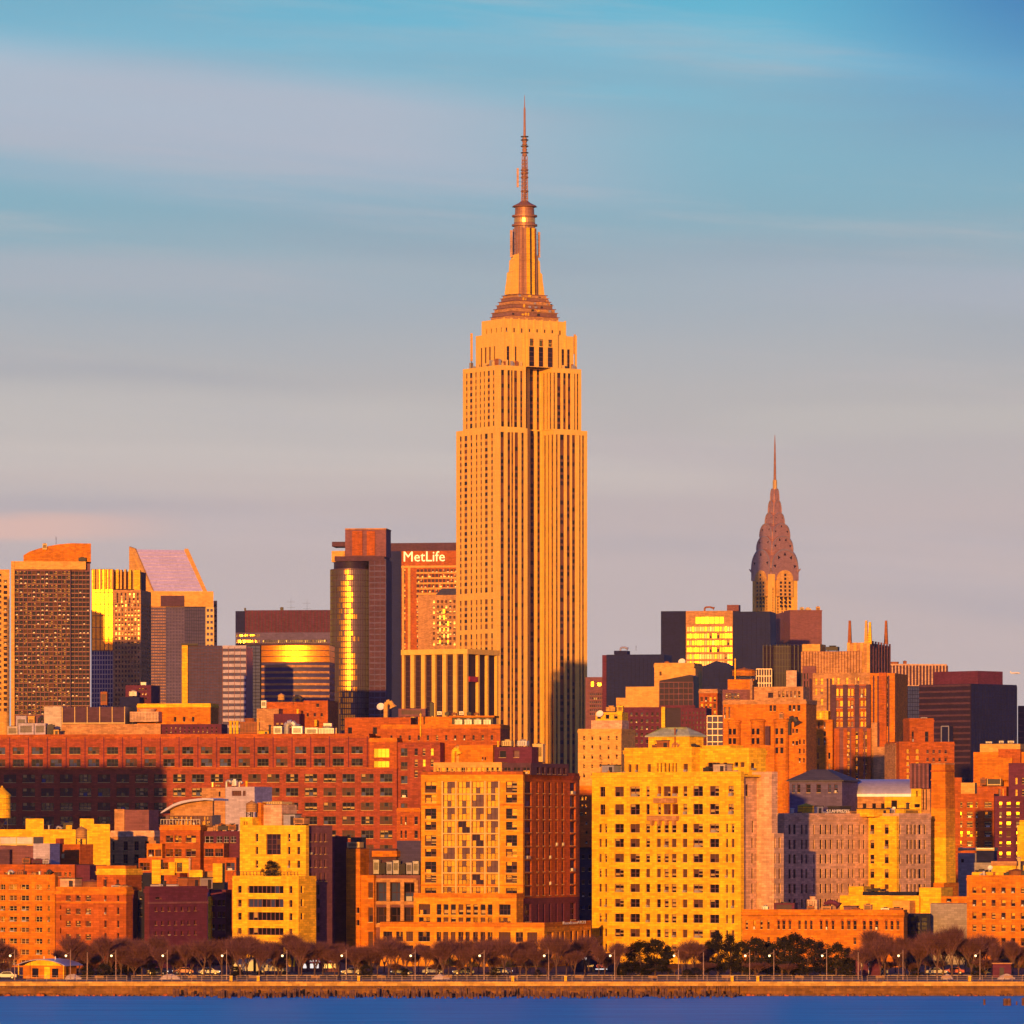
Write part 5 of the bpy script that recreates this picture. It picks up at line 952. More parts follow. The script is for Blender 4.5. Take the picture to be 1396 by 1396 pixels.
s.vol(205, 283, 1206, dep=12, m='lilac_panel', fr=[G([(219, 229)], [(1192, 1204)], 'pair', 'd')]); s.vol(207, 219, 1172, bot=1205, dep=5, y=-.3, m=YB, part='party_wall'); s.vol(219.2, 238, 1185, bot=1193, dep=4, y=-.3, m=YB, part='party_wall'); s.vol(230, 239, 1175, bot=1186, dep=4, y=-.2, m=YB, part='party_wall')
s.vol(238, 258, 1170, bot=1190, dep=5, y=.5, m=YB, part='roof_hut', fr=[G([(241, 248.5)], [(1176, 1189)], 'dh', 'dc')]); s.vol(258, 276, 1186, bot=1206, dep=5, y=-1, m=YB, part='roof_hut'); s.vol(276.2, 283, 1201, bot=1210, dep=4, y=-1, m=YB, part='roof_hut'); s.vol(247, 262, 1199, bot=1211, dep=4, y=-2, m='rust_brick', part='stair_hut')
s.vol(290, 303, 1177, bot=1203, dep=6, y=3, m=YB, part='roof_hut'); s.vol(277, 290, 1188, bot=1203, dep=5, y=3.5, m='wood_stave', part='roof_hut')
s.vol(262, 306, 1203, dep=8, y=4, m='black_panel', part='rear_wall'); s.ztop = s.lz(1190); s.item('pipe', 257, 260, 1169, y=-1, bot=1206, m='pink_stone', ph='pink flue pipe'); s.done()
s = B('brick_building', 'dark building with orange lit windows behind a thin yellow wall edge', 308, 1300, 18)
s.vol(287.5, 308, 1213, back=316, m='maroon_brick', fr=[G([(289, 293), (297, 301), (303, 307)], [(1227, 1235), (1243, 1251), (1260, 1268), (1277, 1284)], 'pair', 'dcd', 'rust_brick')]); s.vol(283.5, 287, 1222, dep=8, y=-1, m=YB, part='wall_edge').done()

s = B('apartment_building', 'bright yellow stepped apartment house with roof terrace and dark side', 417, 1290, 32, short='yellow stepped house')
s.vol(327, 417, 1125, dep=1.2, y=0, m=YB, part='upper_wall', fr=[G(m4(300, (192, 207), (367, 382), (418, 435)), [(1136.5, 1147.5), (1154.5, 1165), (1173, 1183.5)], 'dh', 'dcbd'), G(m4(300, (250, 330)), [(1137, 1165)], (2, 3, .02, .03, .02), 'dcs')])
s.vol(327.2, 416.8, 1125.3, back=453, y=1.22, m='brown_brick', part='side_wall', rd=.25, sd=[G(m4(300, (487, 497), (514, 524), (541, 551), (567, 577)), [(1136, 1148), (1154.5, 1165), (1172, 1183), (1190, 1202)], 'dh', 'dcs'), G(m4(300, (470, 545)), [(1207, 1220), (1226, 1238), (1245, 1255), (1263, 1272)], 'band', 'cs')])
s.vol(317, 407, 1199, dep=7, y=-7, m=YB, part='lower_wall', fr=[G(m4(300, (95, 117), (375, 393)), [(1208, 1218), (1227, 1237), (1245, 1255), (1266, 1274)], 'dh', 'dc'), G(m4(300, (150, 345)), [(1208, 1218), (1226, 1237), (1244, 1255), (1265.5, 1275)], 'band', 'ddsbdm'), G(m4(300, (95, 117), (150, 345)), [(1290, 1300)], 'band', 'd')], sd=[G([(410, 414)], [(1208, 1218), (1226, 1236), (1245, 1254)], 'dh', 'd')], cop=(.3, .1, YB))
s.vol(327, 344, 1114, bot=1125.3, dep=4, y=.5, m=YB, part='chimney', fr=[G([(332, 334), (335.5, 337.5)], [(1120, 1124.6)], 'slit', 'c')]); s.vol(353.5, 384, 1097, bot=1125.3, dep=6, y=4, m='pink_stone', part='penthouse'); s.vol(351, 356, 1094, bot=1125.3, dep=2, y=3, m=OB, part='flue')
s.clutter(6, 348, 414, 1.2, 9, s.lz(1125)); s.item('tank', 333, 346, 1091, y=.8, bot=1114, m='wood_stave'); s.item('cool', 358, 384, 1092, y=5, bot=1097, m='cream_trim', ph='low cream cooling tower')
b = MB(); x0, x1 = s.lx(318, -6.8), s.lx(406, -6.8)
for i in range(20): q = x0 + (x1 - x0) * i / 19; b.box(q - .05, q + .05, -6.9, -6.8, s.lz(1199, 0, -7) + .8, s.lz(1199, 0, -7) + 1.7, 'dark_metal')
b.box(x0, x1, -6.9, -6.8, s.lz(1199, 0, -7) + 1.65, s.lz(1199, 0, -7) + 1.75, 'dark_metal'); b.build('terrace_railing', s.root); YHOUSE = s; s.done()
s = B('brick_building', 'plain dark purple party wall building in shade', 473, 1330, 40)
s.vol(440, 456, 1140, back=474, m='maroon_brick'); s.vol(456, 458, 1139, bot=1141, dep=1, y=-.2, m='brown_brick', part='coping').done()

s = B('apartment_building', 'orange apartment building with tall blank pier and recessed dark loggias', 510, 1322, 22)
s.vol(472, 491, 1157, dep=12, m=OB, part='tall_pier', fr=[G([(486, 490)], [(1237, 1245), (1254, 1262)], 'one', 'd')]); s.vol(491.3, 510, 1193, dep=12, y=.3, m=OB, fr=[G([(502, 508.5)], [(1203, 1225), (1237, 1258), (1270, 1292)], 'dh', 'dcs'), G([(487, 490)], [(1237, 1245)], 'slit', 'd')])
s.vol(510.3, 573, 1193, dep=10, y=1.5, m='brown_brick', part='loggia', fr=[G([(513, 528.5), (531, 546), (549, 565)], [(1203.5, 1230), (1237, 1260)], 'pair', 'dmsg', 'umber_panel', 1.2)]); s.grid(511, 568, 1200, 1262, 3, 2, .9, .8, y=1.5, m='tan_stone', part='loggia_frame', pr=.3)
s.vol(491.5, 540, 1157, bot=1193.3, dep=7, y=5, m='umber_panel', part='penthouse', fr=[G([(494, 503)], [(1170, 1179)], 'one', 'd')]); s.vol(541, 574, 1146, bot=1193.3, dep=7, y=6, m='glass_violet', part='penthouse'); s.vol(507, 541, 1160, bot=1168, dep=5, y=4, m=OB, part='deck')
s.ztop = s.lz(1157); s.clutter(2, 474, 486, 2, 8, s.lz(1157)); s.item('hvac', 473, 490, 1148, y=1, m='cream_trim'); s.ztop = s.lz(1193)
for i in range(7): s.item('hvac', 509 + i * 9, 516.5 + i * 9, 1172 + (i * 5) % 7, y=3, m=('galvanised', 'dark_metal', 'zinc_roof')[i % 3], ph='terrace plant unit')
s.done()

s = B('apartment_tower', 'orange brick tower with a large glowing gridded glass bay and side shade painted maroon', 713, 1290, 18, short='orange glass bay tower')
k6 = lambda *p: [(560 + a / K, 560 + c_ / K) for a, c_ in p]
rows9 = [(980 + a / K, 980 + c_ / K) for a, c_ in ((340, 404), (412, 458), (487, 546), (559, 606), (632, 694), (707, 752), (777, 840), (848, 894), (920, 964))]
rows9b = [(980 + a / K, 980 + c_ / K) for a, c_ in ((340, 406), (411, 478), (484, 549), (556, 621), (628, 694), (701, 764), (772, 836), (845, 908), (915, 966))]
CT = 'cream_trim'; n_ = 'ggbgdcg'
s.vol(574, 713, 1056, dep=1.2, m='amber_brick', fr=[G(k6((77, 139), (517, 578)), rows9, 'loft', 'gdcdbg', 'umber_panel'), G(k6((177, 240), (257, 322), (333, 397), (414, 479)), rows9b, (2, 1, .03, .035, .03), 'ggggzzgs', 'umber_panel', .22)])
s.vol(574.2, 712.8, 1056.2, back=790, y=1.23, m='rust_brick', part='side_wall', sd=[G(k6((618, 656)), rows9b, 'pair', 'sdm', 'umber_panel'), G(k6((684, 695), (718, 730), (752, 763), (787, 798), (821, 833)), rows9b, 'dh', 'dds', 'brown_brick'), G(k6((866, 896)), rows9b, 'pair', 'sdm', 'umber_panel')], cop=(.7, .2, 'rust_brick'))  # redder side colour stands for the grazing light
x0, x1 = s.lx(603, 0), s.lx(681, 0); b = MB()
for j, (a, c_) in enumerate(rows9b): z_ = s.lz(c_) - .12; b.box(x0, x1, -.16, -.005, z_ - .1, z_ + .14, CT)
for q in (603.3, 622, 642, 661.5, 680.5): b.box(s.lx(q) - .16, s.lx(q) + .16, -.22, -.004, s.lz(1222), s.lz(1064.5), CT)
b.build('bay_frame', s.root); s.band(575, 603, 1097, h=.4, m=OB); s.band(682, 713, 1097, h=.4, m=OB); s.band(575, 713, 1207, h=.4, m=OB)
s.vol(591, 684, 1039, bot=1056.4, dep=9, y=3, m='peach_stone', part='setback_floor', fr=[G(C(594, 682, 13, 5.6), [(1046, 1055)], 'pair', 'gbgcd', CT)]); s.vol(684.3, 724, 1040, back=775, bot=1056.4, y=3.4, m='umber_panel', part='setback_floor', fr=[G(C(686, 722, 3, 10), [(1046, 1055)], 'pair', 'gd')], sd=[G(C(732, 772, 6, 4), [(1045, 1055)], 'one', 'gdd')])
s.vol(626, 672, 1015.5, bot=1040.5, dep=8, y=6, m=OB, part='penthouse', fr=[G([(657, 659), (660.5, 662.5)], [(1032, 1036.5)], 'one', 'd')]); s.vol(672.3, 725, 1018, bot=1040.5, dep=8, y=7, m='maroon_brick', part='penthouse', fr=[G([(680, 690), (700, 708)], [(1023, 1033)], 'one', 'dz')])
s.ztop = s.lz(1039, 0, 3); s.item('duct', 614, 626, 1020, y=5, m='buff_brick', ph='yellow exhaust duct'); s.item('pipe', 621, 626, 1016, y=6, m='peach_stone'); s.ztop = s.lz(1018, 0, 7)
s.item('cool', 684, 697, 1008, y=8, m='cream_trim'); s.item('cool', 705, 718, 1008, y=9, m='galvanised'); s.item('pipe', 677, 679.5, 1010, y=7.5, m='buff_brick'); s.item('hvac', 726, 740, 1014, y=12, bot=1040, m='cream_trim', ph='cream ventilation unit')
s.vol(564, 704, 1222.5, dep=5, y=-6, m='amber_brick', part='middle_tier', fr=[G(k6((43, 106), (480, 543)), [(1233, 1248), (1251, 1262)], 'tri', 'dcg', 'umber_panel'), G(k6((140, 166), (177, 205), (217, 245), (259, 286), (299, 326), (340, 365), (379, 406), (418, 444)), [(1233, 1248), (1251, 1262)], 'dh', 'dcgb', 'umber_panel')], cop=(.3, .1, OB))
s.vol(704.3, 713, 1225, back=789, y=-.2, m='maroon_brick', part='middle_tier', sd=[G(k6((620, 655)), [(1232, 1258)], 'loft', 'ds'), G(k6((685, 696), (718, 730), (752, 763), (787, 798), (821, 833)), [(1233, 1260)], 'tall', 'dd'), G(k6((868, 896)), [(1233, 1258)], 'loft', 'd')])
s.vol(518, 742, 1262.5, back=806, y=-10, m='amber_brick', part='base', fr=[G(m4(300, (887, 936), (957, 994), (1012, 1050)) + k6((40, 104), (140, 164), (177, 204), (217, 243), (258, 286), (297, 320), (338, 364), (379, 404), (418, 444), (478, 543), (570, 610), (633, 688)), [(1271, 1285), (1290, 1303)], 'tri', 'dcgd', 'umber_panel')], sd=[G(k6((740, 775), (798, 812), (824, 838), (868, 884), (896, 910), (930, 945), (962, 976)), [(1271, 1287), (1292, 1306)], 'tall', 'ds', 'brown_brick')], cop=(.35, .12, OB))
xw = s.lx(742, -10); ya, yb = s.ly(766, xw), s.ly(797, xw); xs_ = (xw - .5, (ya + yb) / 2)
text('RuedconARZI', 'roof_sign', s.root, (xw + .2, ya, s.lz(1260.5, xw, ya)), R(90), 1.0, 'white_paint', .08, yb - ya, label='small white lettering along the low roof edge')
s.done()
s = B('brick_building', 'narrow orange and navy building glimpsed between the tower and yellow block', 806, 1420, 8)
s.vol(786, 812, 1155, dep=8, y=2, m='black_panel', fr=[G(C(793, 806, 2, 4), C(1165, 1240, 5, 6), 'one', 'dm')]); s.vol(786, 812, 1075, bot=1155, dep=8, y=.5, m='rust_brick', part='upper_wall', fr=[G([(790, 795), (797, 800)], C(1086, 1112, 3, 5), 'pair', 'bgd'), G([(798, 801)], C(1120, 1150, 3, 4), 'one', 'd')], cop=(.4, .2, OB)).done()

s = B('apartment_building', 'large bright yellow apartment block with copper roofed penthouse and side light painted pink', 1010, 1300, 40, short='large yellow block')
k8 = lambda *p: [(780 + a / K, 780 + c_ / K) for a, c_ in p]
r8 = [(980 + a / K, 980 + c_ / K) for a, c_ in ((570, 620), (652, 700), (735, 783), (818, 866), (901, 948), (984, 1031), (1066, 1114), (1150, 1195))]; r8 += [(1289, 1301)]
r8t = [(980 + a / K, 980 + c_ / K) for a, c_ in ((364, 421), (461, 521))]
s.vol(807, 1010, 1056, dep=1.2, m=YB, rd=.38, fr=[G(k8((147, 160), (178, 190), (400, 423), (835, 847), (866, 882), (459, 482), (600, 626)), r8, 'dh', 'ddcb'), G(k8((500, 525), (540, 567)), r8, 'dh', 'dcgb'), G(k8((231, 281), (314, 368), (657, 711), (747, 799)), r8 + r8t, 'pair', 'dcbdc'), G(k8((151, 180), (848, 879)), r8t, 'pair', 'dcb'), G(k8((402, 421), (603, 626)), r8t, 'dh', 'cdb'), G(k8((465, 484), (496, 536)), r8t, 'pair', 'gcb'), G(k8((542, 576)), r8t, 'one', 'g')], cop=(.25, .08, YB))
s.vol(807.2, 1009.8, 1056.2, back=1036.5, y=1.23, m='pink_stone', part='side_wall', rd=.28, sd=[G([(1016.5, 1020)], [(1069, 1086)], 'dh', 'd'), G([(1025, 1027.5)], [(1119, 1135)], 'slit', 'd'), G([(1024.5, 1027), (1030.5, 1033)], [(1142.5, 1156), (1163.5, 1177), (1184, 1198), (1204.5, 1218), (1226, 1240)], 'slit', 'ds')])  # pink of grazing sun and sky is put into this side's colour
s.band(807, 1010, 1057.5, h=.5, pr=.25, m=YB, back=1036)
for (l, r, py_) in ((460, 572, 427), (424, 582, 524)):
    b = MB(); x0, x1 = s.lx(780 + l / K), s.lx(780 + r / K); z_ = s.lz(980 + py_ / K + 7); b.box(x0, x1, -1.3, .1, z_, z_ + .25, 'tan_stone'); b.box(x0, x1, -1.3, -1.15, z_ + .25, z_ + 1.1, 'tan_stone'); b.box(x0, x0 + .15, -1.15, .0, z_ + .25, z_ + 1.1, 'tan_stone'); b.box(x1 - .15, x1, -1.15, 0, z_ + .25, z_ + 1.1, 'tan_stone')
    if py_ > 500:
        for i in range(4): q = x0 + (x1 - x0) * (i + .5) / 4; b.prism([(q - .3, z_ - .01), (q + .3, z_ - .01), (q + .2, z_ - 1.1), (q - .2, z_ - 1.1)], -1.0, .05, 'tan_stone')
    b.build('balcony', s.root)
b = MB(); x0, x1 = s.lx(808), s.lx(835); b.box(x0, x1, .4, 3, s.lz(1056) + .8, s.lz(1051), 'umber_panel'); b.build('roof_hatch', s.root)
s.ztop = s.lz(1056); X1 = s.lx(1010); y36 = s.ly(1036.5, X1)
s.vol(851, 943, 1023, bot=1056.3, dep=9, y=3, m=YB, part='upper_floor', fr=[G(k8((305, 322), (343, 359), (407, 428), (603, 629)), [(1041, 1052.5)], 'dh', 'dcb'), G(k8((459, 470), (478, 490), (500, 512), (521, 533), (541, 552), (560, 571)), [(1040, 1053)], 'slit', 'ds')], cop=(.7, .35, YB)); s.vol(943.2, 1021, 1024, back=1044, bot=1056.3, y=6, m=YB, part='upper_floor', fr=[G(k8((735, 803)), [(1039, 1052)], 'tri', 'ds'), G(k8((820, 842), (880, 902), (912, 937)), [(1039, 1046)], 'one', 'cd')], sd=[G([(1024, 1030)], [(1040, 1050)], 'pair', 'd')], cop=(.8, .35, YB))
s.vol(884, 940, 1004, back=959, bot=1023.3, y=5, m=YB, part='penthouse', fr=[G([(899, 902)], [(1010, 1013)], 'one', 'd')]); x0, x1, y0, y1, z0, z1 = s.ext
b = MB(); b.rings([[(x0 - .6, y0 - .6, z1), (x1 + .6, y0 - .6, z1), (x1 + .6, y1 + .6, z1), (x0 - .6, y1 + .6, z1)], [(x0 - .6, y0 - .6, z1 + .25), (x1 + .6, y0 - .6, z1 + .25), (x1 + .6, y1 + .6, z1 + .25), (x0 - .6, y1 + .6, z1 + .25)], [(x0 + 2, y0 + 3, z1 + 2.2), (x1 - 3, y0 + 3, z1 + 2.2), (x1 - 3, y1 - 3, z1 + 2.2), (x0 + 2, y1 - 3, z1 + 2.2)]], 'green_copper'); b.build('hipped_roof', s.root)
s.vol(957, 995, 1016, bot=1024.3, dep=5, y=8, m=YB, part='penthouse'); s.ztop = s.lz(1024, 0, 6); s.clutter(6, 812, 848, 1.5, 2.6, s.lz(1056)); s.clutter(4, 950, 1008, 1.5, 2.4, s.lz(1056)); s.clutter(5, 860, 940, 4.2, 4.8, s.lz(1023, 0, 3)); s.ztop = s.lz(1024, 0, 6); s.item('pipe', 918, 919.5, 992, y=4.3, bot=1022, m='rust_metal', ph='thin dark flue pipe')
# wing behind, set back to the right, mostly in this block's own shade
s.vol(1000, 1012.5, 1050, back=1059.5, y=y36 + .02, m='grey_concrete', part='rear_wing', sd=[G([(1042, 1050)], [(1068, 1086), (1092, 1110), (1114, 1126)], 'pair', 'dm')]) if False else None
x2 = X1 + 3.2; yq = y36 + .05; ye = s.ly(1060, x2)
s.box(X1 - 12, x2, yq, ye, -.6, s.lz(1052, x2, yq), 'pink_stone', 'rear_wing', [], [(yq + 2, yq + 4.2, s.lz(1086, x2, yq), s.lz(1068, x2, yq), G([], [], 'pair', 'dm')), (yq + 2, yq + 4.2, s.lz(1110, x2, yq), s.lz(1092, x2, yq), G([], [], 'pair', 'dm')), (yq + 6.2, yq + 7.4, s.lz(1126, x2, yq), s.lz(1070, x2, yq), G([], [], 'tall', 'd'))], .35)
yf = s.ly(1068.5, x2 + .6); g_ = lambda l, r: (s.ly(l, x2 + .6), s.ly(r, x2 + .6))
s.box(x2 - 8, x2 + .6, yq + .1, yf, -.6, s.lz(1136, x2, yq), 'pink_stone', 'low_wing', [], [(*g_(l, r), s.lz(b_, x2, yq), s.lz(t_, x2, yq), G([], [], 'slit', 'ds')) for l, r in ((1055, 1057.5), (1061.5, 1064.5)) for t_, b_ in ((1142, 1156), (1163.5, 1177), (1184, 1198), (1204.5, 1218), (1226, 1240))], .35)
s.done()

s = B('apartment_building', 'long pink building with rows of narrow windows and bay end painted sunlit yellow', 1069, 1345, -50, short='long pink building')
r9 = [(1010 + a / K, 1010 + c_ / K) for a, c_ in ((455, 508), (538, 588), (618, 668), (698, 748), (780, 830), (862, 910))]
k9 = lambda *p: [(1046 + a / K, 1046 + c_ / K) for a, c_ in p]
s.vol(1069, 1184, 1113, dep=16, m='pink_stone', rd=.28, fr=[G(k9((116, 128), (142, 155), (184, 194), (208, 218), (250, 258), (286, 298), (314, 326), (341, 352), (378, 388), (403, 413), (440, 450), (463, 472), (497, 507), (522, 532)), r9, 'slit', 'dsdd')], cop=(.9, .3, 'pink_stone'))
y9 = -(39 / F * 1362) / .766
s.vol(1225.6, 1269, 1113, back=1186.5, y=y9, m='pink_stone', part='bay', rd=.28, fr=[G(k9((715, 726), (757, 769), (779, 790), (800, 812), (822, 838), (851, 861)), r9, 'slit', 'dsdd')], cop=(.4, .2, 'pink_stone'))
s.vol(1222.3, 1225.5, 1112.5, back=1184, y=y9, m=YB, part='bay_end_wall', rd=.22, sd=[G(k9((560, 582), (638, 660)), r9, 'dh', 'dcbz')])  # end wall coloured yellow to stand for frontal sun
s.ztop = s.lz(1113); s.clutter(8, 1075, 1180, 1.5, 9, s.lz(1113)); s.ztop = s.lz(1113); s.item('tank', 1101, 1115, 1095, y=3, m='buff_brick', ph='yellow boxy water tank', dep=4); s.item('shed', 1191, 1213, 1103, y=-4, m='buff_brick', dep=5); s.item('hvac', 1212, 1220, 1102, y=-3, m='white_paint'); s.item('hvac', 1232, 1254, 1103, y=-5, m='buff_brick'); s.item('pipe', 1238, 1240.5, 1094, y=-3, m='dark_metal')
xa = s.lx(1127, 1); xb = s.lx(1158, 1); text('S.LAMPRIZES', 'roof_sign', s.root, (xa, 1., s.ztop + .9), 0, 1.15, 'white_paint', .08, xb - xa, label='small pale lettering on the roof edge'); s.done()

s = B('house', 'hip roofed house with pale trim, big block shade painted in dark blue', 1148, 1470, 20, cat='house')
s.vol(1076, 1148, 1065, dep=14, m='dusk_panel', fr=[G([(1080, 1084), (1087, 1091), (1099, 1105), (1113, 1119), (1129, 1133), (1137, 1142)], [(1069, 1081)], 'dh', 'dm')]); x0, x1, y0, y1, z0, z1 = s.ext  # shade of the big block is put into the dark blue wall colour
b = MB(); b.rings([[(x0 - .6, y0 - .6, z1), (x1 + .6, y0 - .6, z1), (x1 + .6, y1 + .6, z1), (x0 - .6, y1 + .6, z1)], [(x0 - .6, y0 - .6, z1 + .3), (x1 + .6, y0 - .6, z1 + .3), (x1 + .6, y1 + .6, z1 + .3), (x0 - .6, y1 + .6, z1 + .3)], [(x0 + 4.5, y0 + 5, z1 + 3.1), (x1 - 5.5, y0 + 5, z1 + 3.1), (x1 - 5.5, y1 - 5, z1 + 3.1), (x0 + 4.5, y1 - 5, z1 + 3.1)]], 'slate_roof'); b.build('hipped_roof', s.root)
s.ztop = s.lz(1050); s.done()
s = B('warehouse_building', 'long low hall with a curved pale metal roof', 1243, 1480, 12)
s.vol(1143, 1243, 1086, dep=14, m='tan_stone', fr=[G([(1150, 1154), (1163, 1168), (1176, 1181), (1189, 1194), (1201, 1206)], [(1095, 1110)], 'dh', 'd')]); x0, x1, y0, y1, z0, z1 = s.ext; b = MB(); h_ = s.lz(1062) - z1
b.rings([[(x, y0 - .5 + 7.5 * (1 - math.cos(t_)), z1 + h_ * math.sin(t_)) for t_ in [math.pi / 2 * i / 10 for i in range(11)]] + [(x, y1, z1 + h_), (x, y1, z1), (x, y0 + 1, z1)] for x in (x0, x1)], 'zinc_roof'); b.build('curved_roof', s.root)
s.vol(1206, 1243, 1086.2, dep=3, y=-3, m=YB, part='porch', fr=[G([(1215, 1223)], [(1091, 1104)], 'one', 'd')]).done()
s = B('brick_building', 'tall narrow dark brown shaft above a yellow block beside the chimney', 1265, 1430, 16)
s.vol(1242, 1265, 1040.5, bot=1075, dep=7, m='umber_panel', part='shaft'); s.grid(1242, 1265, 1041, 1075, 4, 0, .5, 0, m='brown_brick', part='ribs'); s.vol(1242, 1256, 1075.2, dep=7, m=YB, fr=[G([(1249, 1251)], [(1078, 1086)], 'slit', 'c'), G([(1246.5, 1254)], [(1096, 1101)], 'one', 'd')]); s.vol(1256.2, 1268, 1076, dep=6, y=.5, m='tan_stone', part='side_wall', fr=[G([(1258, 1259.5), (1262, 1263.5)], [(1076, 1104)], 'slit', 'd')]).done()
s = B('chimney', 'massive square brick chimney with one bright yellow face', 1289, 1380, 31, cat='chimney')
def taper(l0, r0, k0, l1, r1, k1, pt, pb, m, part):
    rs = []
    for (l, r, k_, py_) in ((l0, r0, k0, pb), (l1, r1, k1, pt)):
        a, c_ = s.lx(l), s.lx(r); d = s.ly(k_, c_); z_ = s.lz(py_, c_); rs.append([(a, 0, z_), (c_, 0, z_), (c_, d, z_), (a, d, z_)])
    b = MB(); b.rings(rs, m); b.build(part, s.root)
ZQ = [(1205, 'buff_brick'), (1142, 'buff_brick'), (1122, 'amber_brick'), (1102, 'amber_brick'), (1078, 'orange_brick'), (1041, 'orange_brick')]
for (pb_, _), (pt_, m_) in zip(ZQ, ZQ[1:]):
    f0, f1 = (1205 - pb_) / 164, (1205 - pt_) / 164; taper(1267.5 + 2.5 * f0, 1290 - 1.5 * f0, 1303 - 2 * f0, 1267.5 + 2.5 * f1, 1290 - 1.5 * f1, 1303 - 2 * f1, pt_ + .02, pb_, m_, 'stack')
s.vol(1269.3, 1288.8, 1040, back=1301.6, bot=1042, y=-.2, m='tan_stone', part='cap'); s.band(1270, 1288.5, 1051, h=.4, m='rust_brick', back=1301); s.band(1270, 1288.5, 1063, h=.4, m=OB, back=1301)
s.vol(1262, 1287, 1203.5, back=1307, y=-2, m='orange_brick', part='base'); s.vol(1276, 1283, 1213, bot=1222, dep=.3, y=-2.2, m='umber_panel', part='louvre').done()
s = B('brick_building', 'yellow stepped rear building at the foot of the chimney', 1316, 1335, 24)
s.vol(1253, 1283, 1210, dep=8, y=1, m=YB); s.vol(1145, 1253, 1221, dep=8, y=0, m=YB, part='long_wing'); s.vol(1157, 1177, 1208.5, dep=5, y=5, m=YB, part='roof_hut'); s.vol(1217, 1240, 1228, back=1249, y=-4, m='peach_stone', part='front_hut'); s.vol(1283.2, 1318, 1222, dep=7, y=-2, m=OB, part='right_wing', fr=[G([(1290, 1297)], [(1225, 1230)], 'one', 'dc')])
s.vol(1176, 1250, 1216, bot=1221, dep=5, y=1.5, m='black_panel', part='roof_plant'); s.ztop = s.lz(1216); s.item('hvac', 1181, 1202, 1212, y=2, m='dark_metal'); s.done()
s = B('brick_building', 'low orange building with groups of arched windows', 1232, 1278, 14)
r11 = [(1255, 1268)]
s.vol(1012, 1232, 1245, back=1237, m=OB, fr=[G(k9((55, 68), (82, 98), (116, 130), (168, 182), (202, 216), (232, 246), (286, 300), (317, 330), (350, 364), (402, 416), (433, 453), (467, 486), (519, 536), (554, 572), (585, 604), (640, 654), (670, 686), (702, 718)), r11, 'dh', 'dscd', OB), G(k8((942, 956), (984, 998), (1022, 1036), (1060, 1074)), r11, 'dh', 'bcg', OB), G(k9((0, 14), (50, 66), (83, 98), (115, 130), (468, 484), (521, 536), (553, 572), (584, 602), (638, 652), (668, 684), (700, 718)), [(1278, 1288), (1295, 1304)], 'dh', 'dcs', OB)], cop=(.7, .3, OB))
b = MB()                                 # arched heads over the upper windows
for l, r in k9((55, 68), (82, 98), (116, 130), (286, 300), (317, 330), (350, 364), (402, 416), (433, 453), (467, 486), (519, 536), (554, 572), (585, 604), (640, 654), (670, 686), (702, 718)):
    x0, x1 = s.lx(l), s.lx(r); cx, rr_ = (x0 + x1) / 2, (x1 - x0) / 2 + .18; z_ = s.lz(1255)
    b.rings([[(cx + rr_ * math.cos(math.pi * i / 8), y_, z_ - .45 + (rr_ + .3) * math.sin(math.pi * i / 8)) for i in range(9)] + [(cx + (rr_ - .2) * math.cos(math.pi * (8 - i) / 8), y_, z_ - .45 + (rr_ + .08) * math.sin(math.pi * (8 - i) / 8)) for i in range(9)] for y_ in (-.12, .05)], 'rust_brick')
b.build('arch_mouldings', s.root); s.band(1012, 1232, 1249, h=.3, m=OB); s.ztop = s.lz(1245)
s.clutter(7, 1020, 1225, 1.5, 6, s.lz(1245)); s.ztop = s.lz(1245); s.item('hvac', 1055, 1083, 1231, y=4, m='maroon_brick', ph='maroon ventilation unit'); s.item('cool', 1100, 1114, 1222, y=5, m='pink_stone', ph='tall pink cooling tower'); s.item('duct', 1118, 1144, 1229, y=5, m='maroon_brick', ph='maroon exhaust duct'); s.item('hvac', 1201, 1212, 1238, y=3, m='galvanised', ph='grey louvred unit'); s.item('shed', 1150, 1168, 1236, y=3, m='brown_brick', ph='brown gabled stair head'); s.done()
s = B('brick_building', 'dark glass fronted building and blue grey blank wall in shade', 1268, 1300, 6)
s.vol(1232.5, 1268, 1246, dep=10, m='black_panel', fr=[G(m4(1046, (750, 775), (780, 805), (810, 830), (838, 870)), [(1250, 1275), (1280, 1305)], 'tall', 'dmdd', 'navy_panel')]); s.vol(1268.3, 1318, 1232, dep=10, y=6, m='grey_concrete', part='blank_wall').done()
s = B('apartment_building', 'purple brick apartment block with glowing windows, half in shade', 1355, 1560, 10)
s.vol(1302, 1355, 1082, back=1362, m='rust_brick', fr=[G([(1309, 1312), (1318, 1326), (1330, 1333), (1342, 1352)], [(1093, 1101), (1106.5, 1115), (1119.5, 1128), (1133, 1141), (1146, 1154)], 'pair', 'bgb')]); s.vol(1355.5, 1396, 1085, dep=14, y=-1, m='maroon_brick', part='right_wing', fr=[G([(1362, 1366), (1372, 1378), (1385, 1390)], [(1093, 1101), (1106.5, 1115), (1120, 1128), (1133, 1141), (1147, 1154), (1161, 1169)], 'dh', 'bgcd')]); s.vol(1310, 1329, 1067, bot=1082.4, dep=6, y=3, m='peach_stone', part='penthouse'); s.vol(1301, 1311, 1060, dep=4, y=5, m='rust_brick', part='side_wing').done()
s = B('warehouse_building', 'blue grey flat roofed shed row in shade between chimney and orange block', 1360, 1420, 12)
